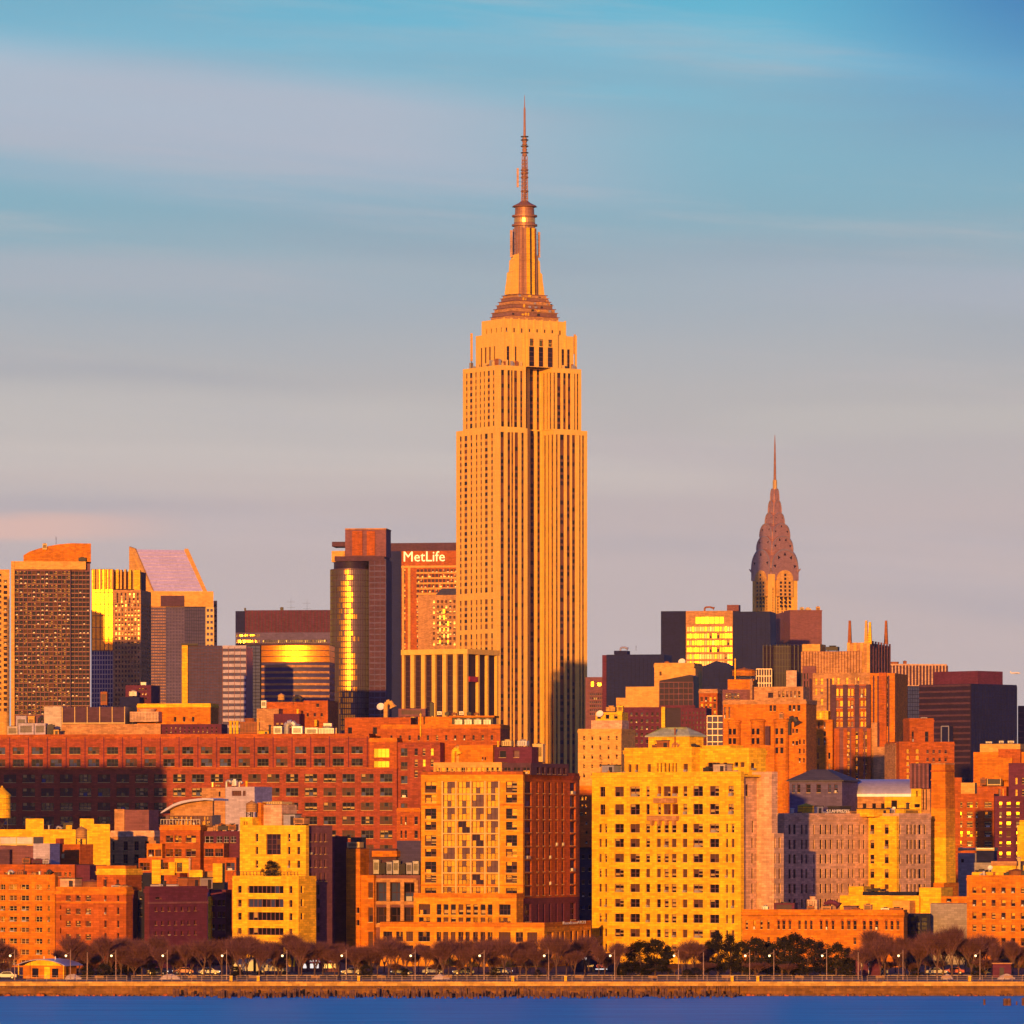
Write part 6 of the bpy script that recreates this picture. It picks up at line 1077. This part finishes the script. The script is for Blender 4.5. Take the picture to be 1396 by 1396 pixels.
s.vol(1306, 1360, 1176, dep=10, m='grey_concrete'); s.vol(1306, 1331, 1163, bot=1176.3, dep=6, y=2, m='grey_concrete', part='roof_hut', fr=[G([(1310, 1314)], [(1171, 1178)], 'one', 'd')]); s.vol(1331.4, 1355, 1160, bot=1176.3, dep=6, y=2, m='navy_panel', part='roof_hut'); s.ztop = s.lz(1160); s.item('screen', 1307, 1355, 1156, y=4, m='galvanised', ph='pale roof railing screen').done()
s = B('apartment_building', 'yellow narrow tower wall at the right picture edge', 1420, 1400, 14)
s.vol(1387, 1425, 1125, dep=10, m=YB); s.vol(1390, 1425, 1118, bot=1125, dep=4, y=2, m=YB, part='parapet').done()
s = B('apartment_building', 'orange brick apartment block at lower right with neat square windows', 1420, 1270, 20)
s.vol(1318, 1420, 1198, dep=14, m=OB, fr=[G(k9((1115, 1137), (1166, 1188), (1219, 1241), (1272, 1296), (1325, 1348), (1378, 1400), (1430, 1452)), [(1210, 1218), (1227, 1236), (1244.5, 1253.5), (1261, 1270), (1279, 1290)], 'dh', 'dcgbd')], cop=(.4, .15, OB))
s.vol(1325, 1400, 1189, bot=1198.4, dep=8, y=3, m=YB, part='penthouse'); s.vol(1352, 1385, 1176, bot=1189.3, dep=6, y=4, m=YB, part='penthouse'); s.vol(1351, 1386, 1174, bot=1180, dep=7, y=3.5, m='tan_stone', part='roof_slab'); s.ztop = s.lz(1198)
s.clutter(5, 1322, 1394, 1, 2.4, s.lz(1198)); s.ztop = s.lz(1198); s.item('hvac', 1329, 1344, 1186, y=3, bot=1189, m='dark_metal'); s.item('tank', 1373, 1393, 1184, y=1.5, m='rust_metal', ph='domed rusty water tank'); s.item('dish', 1346, 1353, 1179, y=3.5, bot=1189); s.item('pipe', 1386, 1391, 1168, y=5, m='cream_trim', ph='thick cream flue pipe'); s.done()

# ------------------------------------------------------------------ trees
def bare_tree_mesh(seed, h=9., spread=1.):
    rr = random.Random(seed); tr = MB(); cr_ = MB(); tips = []
    def grow(p, d, l, r_, lev):
        q = p + d * l; (tr if lev < 2 else cr_).tube(p, q, r_, r_ * .62, 'bark' if lev < 3 else 'twig', 5 if lev < 2 else 3)
        if lev >= 4: tips.append((q, d)); return
        n = rr.choice((3, 4)) if lev else rr.choice((4, 5))
        for i in range(n):
            a = rr.uniform(0, 6.283); t_ = rr.uniform(.3, .95) if lev < 2 else rr.uniform(.4, .95)
            nd = (d + Vector((math.cos(a), math.sin(a), 0)) * t_ * spread + Vector((0, 0, .35))).normalized()
            grow(p + d * l * rr.uniform(.6, 1.), nd, l * rr.uniform(.62, .85), r_ * rr.uniform(.45, .6), lev + 1)
        if lev: grow(q, (d + Vector((rr.uniform(-.25, .25), rr.uniform(-.25, .25), .12))).normalized(), l * .75, r_ * .6, lev + 1)
    grow(Vector((0, 0, -.1)), Vector((rr.uniform(-.06, .06), rr.uniform(-.06, .06), 1)).normalized(), h * .2, .16, 0)
    for p, d in tips:
        for i in range(5):
            a = rr.uniform(0, 6.283); nd = (d + Vector((math.cos(a), math.sin(a), rr.uniform(-.3, .5))) * .75).normalized(); l = rr.uniform(.6, 1.9); e = p + nd * l; sd = nd.cross(Vector((rr.uniform(-1, 1), rr.uniform(-1, 1), .3))).normalized() * .020
            cr_.poly([p - sd, p + sd, e], rr.choice(('twig', 'twig', 'twig_pale')))
            f_ = p + nd * l * .5; n2 = (nd + Vector((rr.uniform(-1, 1), rr.uniform(-1, 1), rr.uniform(-.4, .8))) * .6).normalized(); cr_.poly([f_ - sd * .8, f_ + sd * .8, f_ + n2 * l * .6], 'twig')
    return tr.mesh('trunk'), cr_.mesh('crown')
def leafy_mesh(seed, h=9.5, rad=4.):
    rr = random.Random(seed); tr = MB(); tr.tube((0, 0, -.1), (.1, 0, h * .55), .3, .14, 'bark', 7); cr_ = MB(); cl = []
    for i in range(60):
        a = rr.uniform(0, 6.283); z_ = h * rr.uniform(.1, 1.); k_ = math.sin(math.pi * min(1, (z_ / h) ** .8 * .93 + .07)) ** .55; d = rad * k_ * rr.uniform(.25, 1.)
        c_ = Vector((math.cos(a) * d, math.sin(a) * d, z_)); cl.append((c_, rr.uniform(.55, 1.25)))
        if i % 5 == 0: tr.tube((.05, 0, h * rr.uniform(.15, .5)), c_, .1, .03, 'bark', 4)
    for c_, r_ in cl:
        m_ = 'evergreen_leaf_light' if rr.random() < .25 else 'evergreen_leaf'
        for i in range(int(95 * r_)):
            v_ = Vector((rr.gauss(0, 1), rr.gauss(0, 1), rr.gauss(0, .8))); v_ = v_.normalized() * r_ * rr.uniform(.4, 1.1); p = c_ + v_
            a = Vector((rr.gauss(0, 1), rr.gauss(0, 1), rr.gauss(0, 1))).normalized(); b_ = a.orthogonal().normalized(); l = rr.uniform(.14, .3)
            cr_.poly([p - a * l, p + b_ * l * .45, p + a * l, p - b_ * l * .45], m_)
    return tr.mesh('trunk'), cr_.mesh('crown')
BARE = [bare_tree_mesh(i + 1, 9, (.8, .95, 1.1, .6, .7, 1.2)[i]) for i in range(6)]; LEAF = [leafy_mesh(20 + i, 9.5, (3.6, 4.4, 3.0)[i]) for i in range(3)]
def mh(me): return max(v.co.z for v in me.vertices)
def plant(kind, px_, Y, top, wid=1., var=0, ph='', pl='', group=''):
    tm, cm = (BARE if kind.startswith('bare') else LEAF)[var]
    r_ = empty(kind, (X(px_, Y), Y, GZ), rnd.uniform(0, 6.28), category='shrub' if 'shrub' in kind else 'tree', group=group); h = Z(top, Y) - GZ; k_ = h / max(mh(tm), mh(cm)); w_ = h / 9.4 * wid; r_.scale = (w_, w_, k_)
    for n, me in (('trunk', tm), ('crown', cm)): o = bpy.data.objects.new(n, me); COL.objects.link(o); o.parent = r_
    PEND.append((r_, px_, ph, pl)); return r_
for i in range(34):                       # low bare bushes filling the strip under the trees
    px_ = 4 + i * 41.5 + rnd.uniform(-14, 14)
    if not (20 < px_ < 82 or 405 < px_ < 460 or 780 < px_ < 845): plant('bare_shrub', px_, 1192 + rnd.uniform(-6, 30), rnd.uniform(1299, 1312), rnd.uniform(2.2, 3.6), i % 6, 'low bare reddish bush', 'under the street trees', 'bare bushes along the waterfront')
x_ = -8; i = 0
while x_ < 1404:                          # the double row of bare street trees behind the promenade
    if not (846 < x_ < 925 or 965 < x_ < 1168 or 22 < x_ < 80):
        big = 1180 < x_ < 1330; row = i % 3
        plant('bare_tree', x_ + rnd.uniform(-4, 4), (1188, 1199, 1228)[row] + rnd.uniform(-3, 3), rnd.choice((1266, 1273, 1279, 1284, 1290)) + rnd.uniform(-4, 6) - (12 if big else 0) + (0, 2, 3)[row], rnd.uniform(.95, 1.65), rnd.randrange(6), ('bare reddish street tree', 'tall bare brown tree', 'bare brown roadside tree')[row], ('near the promenade', 'behind the lamp posts', 'by the roadway')[row], 'bare trees along the waterfront')
    x_ += rnd.uniform(6.5, 10.5); i += 1
for px_, Y, t_, wd, v in ((858, 1200, 1288, 1.0, 0), (874, 1196, 1279, 1.15, 1), (893, 1200, 1278, 1.1, 0), (911, 1204, 1288, .9, 2), (966, 1206, 1280, .9, 2), (979, 1200, 1268, .8, 2), (996, 1202, 1271, .75, 2), (1012, 1204, 1281, .95, 0), (1030, 1198, 1276, 1.05, 0), (1046, 1206, 1282, 1., 1), (1066, 1198, 1276, 1.1, 1), (1082, 1200, 1270, 1.1, 0), (1101, 1196, 1276, 1.15, 1), (1118, 1202, 1281, 1.0, 0), (1140, 1200, 1283, 1.0, 1), (1156, 1203, 1290, .9, 0), (153, 1200, 1298, .9, 1), (172, 1202, 1292, 1., 0), (186, 1204, 1298, .9, 2)):
    plant('evergreen_tree', px_, Y, t_, wd, v, 'dark bushy evergreen tree', 'behind the promenade', 'dark evergreen trees along the waterfront')
for i, px_ in enumerate((118, 142, 206, 322, 498, 552, 676, 735, 846, 934, 950, 1160, 1246, 1330)):
    plant('shrub', px_ + rnd.uniform(-3, 3), 1183 + rnd.uniform(-4, 8), rnd.uniform(1311, 1321), rnd.uniform(1.3, 2.4), i % 3, 'low dark evergreen shrub', 'behind the promenade', 'dark shrubs along the waterfront')
t_ = empty('evergreen_tree', (0, 0, 0), 0, category='shrub tree', label='dark rounded tree growing on the yellow house roof terrace'); s = YHOUSE; xx, yy = s.lx(369, -3.5), -3.5
t_.location = (s.O[0] + xx * s.u[0] + yy * s.v[0], s.O[1] + xx * s.u[1] + yy * s.v[1], GZ + s.lz(1199, xx, -7) + .1); t_.scale = (.52, .5, .42)
for n, me in (('trunk', LEAF[0][0]), ('crown', LEAF[0][1])): o = bpy.data.objects.new(n, me); COL.objects.link(o); o.parent = t_

# ------------------------------------------------------------------ street lamps
pole = MB(); pole.lathe(0, 0, [(.16, 0), (.14, .5), (.085, .6), (.06, 6.1)], 'lamp_pole', 8); pm = pole.mesh('pole')
arm = MB(); arm.tube((0, 0, 5.55), (-.75, -.1, 5.25), .05, .04, 'lamp_pole', 5); am = arm.mesh('arm')
hd = MB(); hd.lathe(-.9, -.1, [(.08, 5.3), (.2, 5.2), (.22, 5.05)], 'dark_metal', 10); hm = hd.mesh('lamp_hood')
gl = MB(); gl.lathe(-.9, -.1, [(.19, 5.04), (.19, 4.8), (.1, 4.68)], 'lamp_glow', 10); gm = gl.mesh('lamp_glass')
lr = None
for i, px_ in enumerate((20, 96, 158, 228, 309, 391, 472, 566, 660, 748, 838, 925, 1022, 1055, 1127, 1231, 1336)):
    r_ = empty('street_lamp', (X(px_, 1166), 1166, GZ), 0, category='street lamp', group='lit lamp posts along the promenade'); 
    pr_ = {}
    for n, me, pa in (('pole', pm, 0), ('arm', am, 0), ('lamp_hood', hm, 0), ('lamp_glass', gm, 'lamp_hood')): o = bpy.data.objects.new(n, me); COL.objects.link(o); o.parent = pr_.get(pa, r_); pr_[n] = o
    PEND.append((r_, px_, 'lit street lamp on a slim pole', 'along the promenade'))
for px_ in (119, 959, 1170):
    r_ = empty('flag_pole', (X(px_, 1167), 1167, GZ), 0, category='pole', group='bare poles on the promenade'); b = MB(); b.lathe(0, 0, [(.12, 0), (.1, 3), (.06, 5.6)], 'lamp_pole', 7); b.build('shaft', r_); b = MB(); b.lathe(0, 0, [(.12, 5.6), (.14, 5.7), (.05, 5.85)], 'dark_metal', 7); b.build('finial', r_)
    PEND.append((r_, px_, 'bare pole without a lamp', 'on the promenade'))

# ------------------------------------------------------------------ promenade railings, benches, bollards
post = MB(); 
for i in range(11): post.box(i * 2 - .04, i * 2 + .04, -.04, .04, 0, 1.1, 'lamp_pole')
pm = post.mesh('posts'); rail = MB()
for z_ in (.35, .7, 1.08): rail.box(0, 20, -.025, .025, z_, z_ + .05, 'lamp_pole')
rm = rail.mesh('rails')
for i in range(11):
    if i == 0: continue
    xx = -118 + i * 21; r_ = empty('railing', (xx, 1152.6, GZ + .05), 0, category='railing', group='railing sections along the quay')
    for n, me in (('post_row', pm), ('rail_set', rm)): o = bpy.data.objects.new(n, me); COL.objects.link(o); o.parent = r_
    PEND.append((r_, xx, 'thin metal railing section', 'on top of the quay wall'))
def bench():
    r_ = empty('park_bench'); 
    b = MB(); [b.box(-.9, .9, -.25 + j * .14, -.15 + j * .14, .42, .47, 'wood_stave') for j in range(4)]; b.build('seat', r_); b = MB(); [b.box(-.9, .9, .28, .33, .55 + j * .14, .65 + j * .14, 'wood_stave') for j in range(3)]; b.build('backrest', r_)
    for x in (-.8, .8): b = MB(); b.box(x - .05, x + .05, -.25, .32, 0, .42, 'dark_metal'); b.build('leg', r_)
    return r_
for i, px_ in enumerate((135, 262, 345, 430, 520, 610, 700, 790, 890, 990, 1090, 1200, 1290, 1375)):
    o = bench() if i == 0 else copy_tree(b0); b0 = o if i == 0 else b0; o.location = (X(px_, 1160), 1160, GZ + .03); o['category'] = 'bench'; o['group'] = 'benches on the promenade'; PEND.append((o, px_, 'wooden slatted park bench', 'on the promenade'))
for i, px_ in enumerate((315, 352, 489, 699, 771, 998, 1033, 1322)):
    r_ = empty('mooring_post', (X(px_, 1151.2), 1151.2, GZ + .06), 0, category='mooring post', group='mooring posts on the quay edge'); b = MB(); b.box(-.28, .28, -.28, .28, 0, 1.0, 'buff_brick'); b.build('post', r_); b = MB(); b.box(-.34, .34, -.34, .34, 1.002, 1.15, 'cream_trim'); b.build('cap', r_); PEND.append((r_, px_, 'stubby yellow mooring post', 'on the quay edge'))

# ------------------------------------------------------------------ pavilion and shops
Yp = 1178; r_ = empty('pavilion', (X(66, Yp), Yp, GZ), R(-24), category='pavilion', label='small waterfront pavilion with a curved pale metal roof')
b = MB(); b.box(-4.6, 4.6, -2.4, 3.5, 0, 2.7, 'orange_brick'); b.build('wall', r_); b = MB(); arc_ = [(-5.6 + 11.2 * i / 14, 2.75 + 1.25 * math.sin(math.pi * i / 14) ** .8) for i in range(15)]
b.rings([[(x, y, z_) for x, z_ in arc_] + [(x, y, z_ - .16) for x, z_ in reversed(arc_)] for y in (-3.4, 4.4)], 'zinc_roof'); b.build('curved_roof', r_)
b = MB(); b.prism([(-4.6, 2.7)] + [(x * .82, z_ - .2) for x, z_ in arc_] + [(4.6, 2.7)], -2.38, -2.1, 'buff_brick'); b.build('gable', r_)
for x in (-1.7, 2.9): b = MB(); b.box(x - .7, x + .7, -2.5, -2.38, .3, 2.1, 'glass_dark'); b.build('window', r_)
b = MB(); b.box(.4, 1.7, -2.5, -2.38, 0, 2.4, 'buff_brick'); b.build('door', r_)
for x in (-5.2, 5.2): b = MB(); b.box(x - .1, x + .1, -3.2, -3., 0, 2.8, 'buff_brick'); b.build('column', r_)
for x in (-1, 1.6): b = MB(); b.tube((x, 0, 3.9), (x, 0, 4.5), .1, .1, 'white_paint', 6); b.build('roof_vent', r_)
Ys = 1234; r_ = empty('shop', (X(434, Ys), Ys, GZ), 0, category='shop', label='low roadside shop with a red awning and lit shop windows')
b = MB(); b.box(-5, 4.6, 0, 6, 0, 3.1, 'brown_brick'); b.build('wall', r_); b = MB(); b.rings([[(x, 0, 3.0), (x, -1.3, 2.1), (x, -1.3, 1.9), (x, 0, 2.7)] for x in (-3.6, .9)], 'canvas_red'); aw_ = b.build('awning', r_); b = MB(); b.rings([[(x, 0, 2.9), (x, -1.1, 2.1), (x, -1.1, 1.95), (x, 0, 2.65)] for x in (1.4, 3.6)], 'canvas_red'); b.build('awning', r_)
text('AIRA L', 'awning_sign', aw_, (-1.9, -1.34, 2.15), 0, .62, 'sign_white', .02, 2.3); text('VI', 'awning_sign', r_, (1.8, -1.15, 2.12), 0, .5, 'sign_white', .02, 1.2)
for i, (x, m_) in enumerate(((-2.9, 'sign_white'), (-1.4, 'sign_white'), (-.3, 'sign_white'), (1.5, 'sign_amber'), (2.5, 'sign_amber'), (3.4, 'sign_amber'))): b = MB(); b.box(x - .36, x + .36, -.08, -.005, .8, 1.75, m_); b.build('lit_window', r_)
r_ = empty('shop', (X(815, Ys), Ys, GZ), 0, category='shop', label='dark roadside shop with small glowing white and red signs')
b = MB(); b.box(-5.4, 4.8, 0, 6, 0, 3.9, 'black_panel'); b.build('wall', r_)
for w_, x, z_, sz, m_, wd in (('U3', -3.4, 2.6, .75, 'sign_white', 1.0), ('RLAM', -.35, 2.65, .6, 'sign_white', 1.7), ('m47', -2.2, 1.1, .55, 'sign_amber', 1.3), ('CTUL', -.35, 1.0, .8, 'sign_red', 1.8), ('1', 1.75, 1.0, .8, 'sign_amber', .25)): text(w_, 'shop_sign', r_, (x, -.06, z_), 0, sz, m_, .03, wd)
b = MB(); b.box(-.5, 2.0, -.1, -.005, .5, .7, 'sign_white'); b.build('lit_shelf', r_)
r_ = empty('kiosk', (X(1366, 1186), 1186, GZ), 0, category='kiosk', label='small maroon brick kiosk under bare trees at far right'); b = MB(); b.box(-1.9, 1.9, 0, 2.5, 0, 2.8, 'maroon_brick'); b.build('wall', r_); b = MB(); b.box(-2.1, 2.1, -.2, 2.7, 2.802, 3.0, 'tan_stone'); b.build('roof', r_); b = MB(); b.box(-.5, .4, -.06, -.003, 0, 2.0, 'dark_metal'); b.build('door', r_)
r_ = empty('gate_house', (X(1184, 1200), 1200, GZ), 0, category='gatehouse', label='dark gate opening with white posts below the arched building'); b = MB(); b.box(-2.6, 2.6, 0, 3, 0, 4.6, 'maroon_brick'); b.build('wall', r_)
for x in (-1.5, .1): b = MB(); b.box(x - .12, x + .12, -.3, -.06, 0, 2.6, 'white_paint'); b.build('post', r_)
for x in (-1.9, -.6, .9): b = MB(); b.box(x - .5, x + .5, -.05, -.003, 3., 4.2, 'glass_dark'); b.build('window', r_)

# ------------------------------------------------------------------ vehicles on the waterfront road
def car(m):
    r_ = empty('parked_car'); b = MB(); side_ = [(-2.2, .35), (2.2, .35), (2.25, .8), (1.3, .95), (-1.3, .98), (-2.2, .9)]; b.rings([[(x, y, z_) for x, z_ in side_] for y in (-.85, .85)], m); b.build('body', r_)
    b = MB(); cab = [(-1.5, .97), (1.2, .95), (.55, 1.42), (-1.1, 1.45)]; b.rings([[(x, y, z_) for x, z_ in cab] for y in (-.74, .74)], m); b.build('roof', r_)
    for y in (-.76, .76): b = MB(); b.prism([(-1.25, 1.0), (.95, 1.0), (.5, 1.36), (-1., 1.38)], y - .02, y + .02, 'glass_dark'); b.build('window', r_)
    for x in (-1.35, 1.35):
        for y in (-.86, .74): b = MB(); b.rings([[(x + .33 * math.cos(j * .5236), y + d, .33 + .33 * math.sin(j * .5236)) for j in range(12)] for d in (0, .14)], 'tyre_rubber'); wh_ = b.build('wheel', r_); b = MB(); b.rings([[(x + .2 * math.cos(j * .5236), y + d, .33 + .2 * math.sin(j * .5236)) for j in range(12)] for d in (-.01, .15)], 'galvanised'); b.build('rim', wh_)
    for y in (-.6, .6): b = MB(); b.box(2.2, 2.28, y - .15, y + .15, .6, .76, 'headlight_glow'); b.build('headlight', r_)
    return r_
def truck(m, ln=6.):
    r_ = empty('box_truck'); b = MB(); b.box(-ln / 2, ln / 2 - 1.8, -1.15, 1.15, .8, 3.3, m); b.build('cargo_box', r_); b = MB(); b.rings([[(x, y, z_) for x, z_ in ((ln / 2 - 1.7, .5), (ln / 2, .5), (ln / 2, 1.4), (ln / 2 - .45, 2.4), (ln / 2 - 1.7, 2.4))] for y in (-1.05, 1.05)], 'car_grey'); b.build('cab', r_)
    b = MB(); b.box(ln / 2 - 1.35, ln / 2 - .5, -1.08, -1.045, 1.5, 2.2, 'glass_dark'); b.build('window', r_)
    for x in (-ln / 2 + 1.1, ln / 2 - 1.):
        for y in (-1.15, .9): b = MB(); b.rings([[(x + .45 * math.cos(j * .5236), y + d, .45 + .45 * math.sin(j * .5236)) for j in range(12)] for d in (0, .25)], 'tyre_rubber'); b.build('wheel', r_)
    return r_
V = 1209.
for i, (px_, m_, y_) in enumerate(((8, 'car_white', 1174), (214, 'car_black', V), (250, 'car_red', V + 5), (285, 'car_white', V), (548, 'car_black', V), (590, 'car_grey', V + 5), (632, 'car_black', V), (684, 'car_white', V + 5), (1196, 'car_grey', V), (1276, 'car_white', V), (1300, 'car_red', V + 5), (1352, 'car_black', V), (480, 'car_grey', V))):
    o = car(m_); o.location = (X(px_, y_), y_, GZ + .03); o.rotation_euler = (0, 0, 0 if i % 2 else math.pi); o['category'] = 'car'; o['group'] = 'cars on the waterfront road'; PEND.append((o, px_, m_[4:] + ' car', 'on the waterfront road' if y_ > 1180 else 'parked beside the pavilion'))
for px_, m_, ln, l_ in ((340, 'car_white', 6.5, 'white box truck with pale cargo box by the lamp posts'), (370, 'car_grey', 7.5, 'grey box truck standing behind the bare trees')):
    o = truck(m_, ln); o.location = (X(px_, V), V, GZ + .03); o['category'] = 'truck'; o['label'] = l_
for px_, w_ in ((232, 4.5), (600, 3.6), (1291, 2.6), (1372, 3.4), (100, 3.5)):     # pale heaps along the promenade
    rr = random.Random(int(px_)); r_ = MB(); rings = []
    for k_, (q, z_) in enumerate(((1, 0), (.92, .35), (.65, .75), (.3, 1.0), (.05, 1.08))): rings.append([(w_ * .5 * q * math.cos(j * .5236) * rr.uniform(.85, 1.15), .8 * q * math.sin(j * .5236) * rr.uniform(.85, 1.1), z_ * rr.uniform(.8, 1.1)) for j in range(12)])
    r_.rings(rings, 'snow_pile'); o = r_.build('snow_heap'); o.location = (X(px_, 1170), 1170, GZ); o['category'] = 'snow heap'; PEND.append((o, px_, 'low pale heap of old snow', 'on the promenade'))

# ------------------------------------------------------------------ timber piles in the water
px_ = 238.; i = 0
while px_ < 1006:
    dens = 3.2 if px_ > 300 else 7
    Yq = rnd.uniform(1130, 1147); tp = rnd.uniform(.6, 1.9) if px_ < 600 else rnd.uniform(.5, 2.0); b = MB(); q = rnd.uniform(.17, .34); lx_, ly_ = rnd.uniform(-.12, .12), rnd.uniform(-.1, .1)
    b.rings([[(lx_ * k_ + q * math.cos(j * .785) * f_, ly_ * k_ + q * math.sin(j * .785) * f_, z_) for j in range(8)] for k_, f_, z_ in ((0, 1, -1), (.5, 1.02, tp * .5), (1, .95, tp * rnd.uniform(.9, 1)), (1, .6, tp))], 'wet_timber')
    o = b.build('timber_pile'); o.location = (X(px_, Yq), Yq, 0); o['category'] = 'pile'; o['group'] = 'timber piles along the quay'; o['label'] = 'weathered timber pile standing in the water close to the quay wall'
    px_ += rnd.uniform(.5, 1.6) * dens; i += 1
for n_, (px_, w_, tp, bt, nm) in enumerate(((1342, .55, 1362, 1370, 'leaning pale timber pile standing alone in the water'), (1373, 1.0, 1361, 1371, 'thick cluster of dark red piles out in the water'), (1386, .35, 1365, 1370, 'short thin dark pile stub out in the water'), (1395, .8, 1360, 1371, 'tall pinkish pile at the right picture edge'))):
    Yq = HC * F / (bt - YH); b = MB(); h = HC - (tp - YH) / F * Yq
    for k_ in range(3 if w_ > .9 else 1): b.lathe((k_ - 1) * .35 if w_ > .9 else 0, (k_ % 2) * .3, [(w_ * .42, -1), (w_ * .4, h * (.8 if k_ % 2 else 1) * .9), (w_ * .25, h * (.8 if k_ % 2 else 1))], 'wet_timber', 8)
    o = b.build('timber_pile'); o.location = (X(px_, Yq), Yq, 0); o['category'] = 'pile'; o['label'] = nm
rr = random.Random(77); rk = MB()       # tumbled stones along the foot of the wall and dead grass on its lip: nobody could count them
for i in range(520):
    x_, q, z_ = rr.uniform(-112, 112), rr.uniform(.15, .5), rr.uniform(-.15, .25); y_ = 1149.7 - rr.uniform(0, 1.3); ps = [(x_ + q * math.cos(k * 1.0472) * rr.uniform(.7, 1.3), y_ + q * .7 * math.sin(k * 1.0472) * rr.uniform(.7, 1.3)) for k in range(6)]
    rk.rings([[(px_, py_, z_ - .3) for px_, py_ in ps], [(x_ + (px_ - x_) * .9, y_ + (py_ - y_) * .9, z_ + q * .5) for px_, py_ in ps], [(x_ + (px_ - x_) * .4, y_ + (py_ - y_) * .4, z_ + q * .8) for px_, py_ in ps]], rr.choice(['quay_concrete', 'wet_timber', 'quay_concrete', 'rust_brick']))
rk.build('shore_stones', kind='stuff'); gr_ = MB()
for i in range(6500):
    x_ = rr.gauss(rr.choice((-95, -60, -42, -30, -12, 3, 20, 34, 70, 100)), 6.); y_ = 1149.64 - rr.uniform(0, .35); h = rr.uniform(.15, .75); hang = rr.random() < .6; t_ = rr.uniform(-.2, .2); z0 = 1.98 if hang else 2.88
    gr_.poly([(x_ - .03, y_, z0), (x_ + .03, y_, z0), (x_ + t_, y_ - rr.uniform(.0, .2), z0 + (-h if hang else h * .6))], rr.choice(['dry_grass', 'twig_pale', 'bark']))
gr_.build('dead_grass', kind='stuff')
# a small aircraft low over the roofs at right
r_ = empty('airplane', (X(1384, 5200), 5200, Z(917.5, 5200)), R(8), category='airplane', label='tiny pale airplane low in the sky at far right'); mt = 'white_paint'
b = MB(); b.rings([[(x, r__ * math.cos(j * .785), r__ * math.sin(j * .785)) for j in range(8)] for x, r__ in ((-4.6, .25), (-3, .7), (2.5, .8), (4, .6), (4.8, .15))], mt); b.build('fuselage', r_)
b = MB(); b.rings([[(.9, y, -.2), (-.8, y, -.2), (-.8, y, 0), (.9, y, 0)] for y in (-5, 5)], mt); b.build('wing', r_); b = MB(); b.rings([[(-4.6, y, .1), (-3.6, y, .1), (-3.9, y, 1.7), (-4.7, y, 1.7)] for y in (-.08, .08)], mt); b.build('tail_fin', r_)
label_all()
